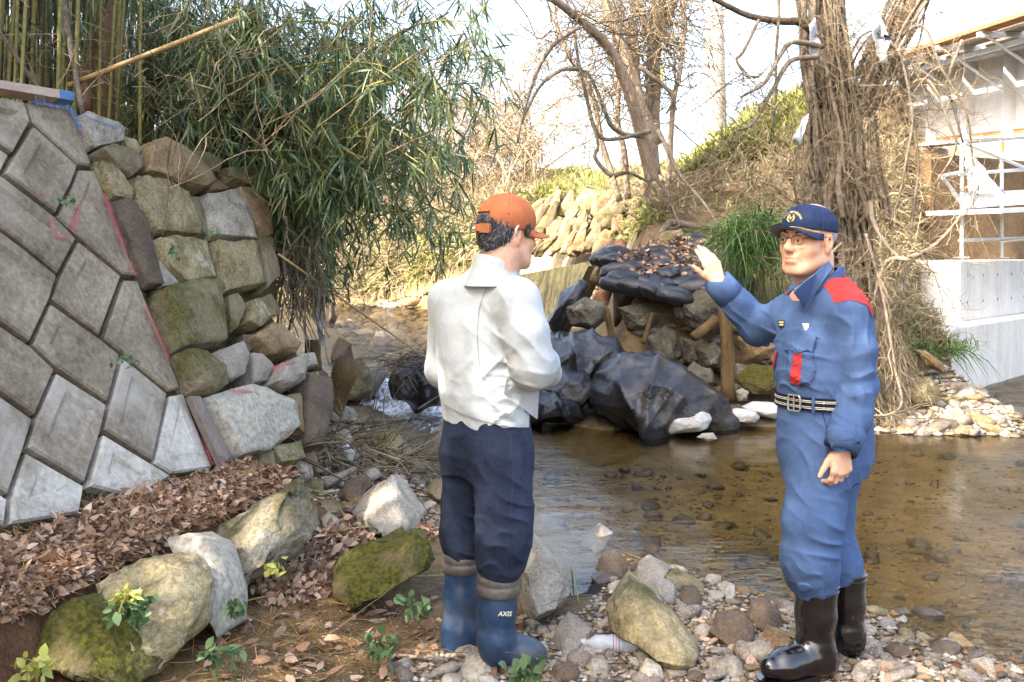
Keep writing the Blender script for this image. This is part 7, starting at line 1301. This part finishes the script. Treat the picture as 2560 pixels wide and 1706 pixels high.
litter('wall_top_litter', 'brown litter along the top of the masonry', [(200, 270), (280, 295), (420, 340), (600, 400), (620, 420), (500, 390), (300, 330)], 500, (.03, .07), (.009, .02), rs, lift=.04)
# ---------------------------------------------------------------- driftwood and twigs
n = 420; x, y = sample_poly([(650, 1050), (700, 1010), (800, 1010), (880, 990), (920, 1060), (1000, 1080), (1010, 1130), (930, 1120), (850, 1090), (760, 1100), (690, 1090)], n, rs); B, _ = hits(x, y); A = Acc(); A.add(twigs(B+rs.uniform(0, .14, (len(B), 1))*np.array([0, 0, 1]), rs.normal(size=(len(B), 3))*np.array([1, .6, .35]), rs.uniform(.12, .5, len(B)), rs.uniform(.0025, .008, len(B)), rs, 6, .18, 0)); A.build('driftwood_tangle', MT['twig'], kind='stuff', label='tangled driftwood twigs caught under the left bank')
n = 260; B = np.array(tuple(D(955, 832, 9.75)))+rs.normal(size=(n, 3))*np.array([.2, .12, .05]); A = Acc(); A.add(twigs(B, rs.normal(size=(n, 3))*np.array([1, .6, .5]), rs.uniform(.15, .4, n), .005, rs, 5, .15, .1)); A.build('dead_grass', MT['twig'], kind='stuff', label='dead grass heaped on the black sack by the cascade')
for k, (lb, a, b_, r) in enumerate((('dark bent stick lying over the riffle below the cascade', (820, 975, 8.3), (942, 962, 8.3), .022), ('grey branch poking from the driftwood under the bank', (745, 1115, 5.7), (815, 1080, 5.9), .03), ('long brown stick across the gravel below the blue boots', (780, 1500, 3.85), (1030, 1515, 3.62), .012), ('thin twig leaning on the black sack', (960, 940, 9.2), (1015, 905, 9.4), .008), ('short pale stick on the sand in front of the boots', (860, 1540, 3.7), (985, 1470, 4.0), .009))):
    post(lb, D(*a), D(*b_), r, r*.6, 'vine', 'stick', 60+k, 7)
n = 60; x, y = sample_poly([(450, 1560), (620, 1380), (1000, 1250), (1200, 1330), (1000, 1500), (700, 1575)], n, rs); B, _ = hits(x, y); A = Acc(); A.add(twigs(B+np.array([0, 0, .01]), rs.normal(size=(len(B), 3))*np.array([1, .8, .25]), rs.uniform(.2, .7, len(B)), .0022, rs, 8, .16, .0)); A.build('dry_stems', MT['twig'], kind='stuff', label='thin dry stems trailing over the sand')
A = Acc()
for pts in ([(560, 1400), (640, 1380), (720, 1375)], [(860, 1250), (900, 1330), (960, 1340), (1060, 1335)], [(690, 1130), (760, 1150), (800, 1210)], [(1400, 1270), (1480, 1300), (1560, 1360)], [(1260, 1250), (1310, 1300), (1330, 1400)], [(780, 1230), (900, 1220), (1020, 1235)]):
    P = np.array([[tuple(hit_ground(x, y)+Vector((0, 0, .03))) for x, y in pts]]); A.add(tubes3(P, np.full((1, len(pts)), .0035)))
A.build('green_stems', MT['sprig_yellow'], kind='stuff', label='trailing yellow green stems between the rocks')
# ---------------------------------------------------------------- little plants in front
def sprig(label, x, y, Y, w, h, n, mat, seed, L=(.03, .055), W=(.009, .015)):
    rs_ = np.random.RandomState(seed); t = thing('plant', label, 'plant', loc=D(x, y, Y)); b0 = np.array(tuple(D(x, y, Y))); m = max(3, n//9); px = 2287.7/Y
    P = np.zeros((m, 5, 3)); tip = b0+np.stack([rs_.uniform(-.5, .5, m)*w/px, rs_.uniform(-.06, .04, m), rs_.uniform(.35, 1, m)*h/px], 1)
    for k in range(5): P[:, k] = b0*(1-k/4)+tip*(k/4)+np.array([0, 0, .02])*math.sin(k/4*3.1)
    A = Acc(); A.add(tubes3(P, np.full((m, 5), .0016))); A.build('stem', MT[mat], t); i = rs_.randint(0, m, n); B = P[i, rs_.randint(2, 5, n)]+rs_.normal(size=(n, 3))*.012
    A = Acc(); A.add(strips(B, rs_.normal(size=(n, 3))+np.array([0, -.3, .25]), rs_.uniform(*L, n), rs_.uniform(*W, n), rs_.uniform(0, .4, n), [.15, 1., .85, .1], rs_, .05)); A.build('leaves', MT[mat], t)
sprig('leafy green weed growing over the big tan boulder', 320, 1450, 3.22, 120, 90, 80, 'sprig', 1); sprig('pale yellow fern tips above the green weed on the tan boulder', 295, 1400, 3.2, 80, 45, 36, 'sprig_yellow', 2, (.04, .06), (.005, .008)); sprig('green weed at the foot of the smooth granite boulder', 540, 1425, 3.45, 70, 45, 34, 'sprig', 3); sprig('yellow green seedling in the dark gap under the crumbling boulder', 620, 1325, 3.95, 36, 28, 14, 'sprig_yellow', 4); sprig('low green weed below the granite boulder', 500, 1535, 3.25, 90, 60, 36, 'sprig', 5)
sprig('green weed on the sand left of the blue boots', 955, 1430, 3.85, 70, 60, 40, 'sprig', 6); sprig('bushy green weed on the sand in the foreground centre', 870, 1520, 3.6, 80, 70, 46, 'sprig', 7); sprig('dark green weed at the bottom edge under the blue boots', 1185, 1580, 3.15, 90, 70, 36, 'sprig', 8, (.035, .06), (.012, .018)); sprig('yellow green weed in the bottom left corner gap', 100, 1560, 3.02, 80, 60, 36, 'sprig_yellow', 9); sprig('tiny weed growing from a block joint of the wall', 152, 478, 4.45, 26, 26, 14, 'sprig', 10, (.02, .035), (.007, .01)); sprig('weed tuft in a lower block joint', 300, 842, 4.35, 60, 24, 18, 'sprig', 11, (.02, .035), (.006, .009)); sprig('little weed rooted between the masonry stones', 405, 600, 5.1, 40, 30, 20, 'sprig', 12, (.02, .035), (.007, .01)); sprig('weed tuft on the masonry below the pale stone', 480, 548, 5.3, 50, 20, 16, 'sprig', 13, (.02, .035), (.005, .008))
# ---------------------------------------------------------------- plastic bottle
bt = thing('plastic_bottle', 'clear plastic bottle with a paper label lying in the gravel', 'bottle', loc=hit_ground(1400, 1490)); a = D(1338, 1488, 3.86); b_ = D(1490, 1478, 3.84); ax = (b_-a).normalized(); Lb = (b_-a).length
a.z = max(a.z, TZ(a.x, a.y)+.035); b_.z = a.z
clear = bpy.data.materials.new('clear_plastic'); clear.use_nodes = True; N = clear.node_tree.nodes; L = clear.node_tree.links; q_ = N['Principled BSDF']; q_.inputs['Base Color'].default_value = (.75, .78, .82, 1); q_.inputs['Roughness'].default_value = .12; tr = N.new('ShaderNodeBsdfTransparent'); ms = N.new('ShaderNodeMixShader'); ms.inputs[0].default_value = .45; L.new(tr.outputs[0], ms.inputs[1]); L.new(q_.outputs[0], ms.inputs[2]); L.new(ms.outputs[0], N['Material Output'].inputs[0])
st = [(0, .013), (.08, .013), (.10, .016), (.2, .032), (.35, .034), (.36, .031), (.42, .034), (.6, .034), (.62, .031), (.66, .034), (.9, .033), (.98, .028), (1, .02)]
adopt(MB().tube([a.lerp(b_, t) for t, r in st], [r for t, r in st], 16).build('bottle_body', clear, smooth=True), bt); adopt(MB().tube([a-ax*.004, a+ax*.014], .0155, 14).build('cap', MT['whitebag'], smooth=False), bt)
lb_ = adopt(MB().tube([a.lerp(b_, .44), a.lerp(b_, .60)], .0347, 16, cap=False).build('paper_label', MT['paper'], smooth=True), bt)
for k in range(3): adopt(MB().tube([a.lerp(b_, .46+.045*k), a.lerp(b_, .475+.045*k)], .0350, 16, cap=False).build('label_print', MT['redpaint' if k % 2 else 'bluepaint'], smooth=True), lb_)
# upside-down survey mark on the top board: "515"
def plb(x, y): return wall_hit((245-x*620)/2.45, (590+y*620+x*-90)/2.45, .0375)
letters('515', plb, .075, MT['blackboot'], 'survey_mark', wall)
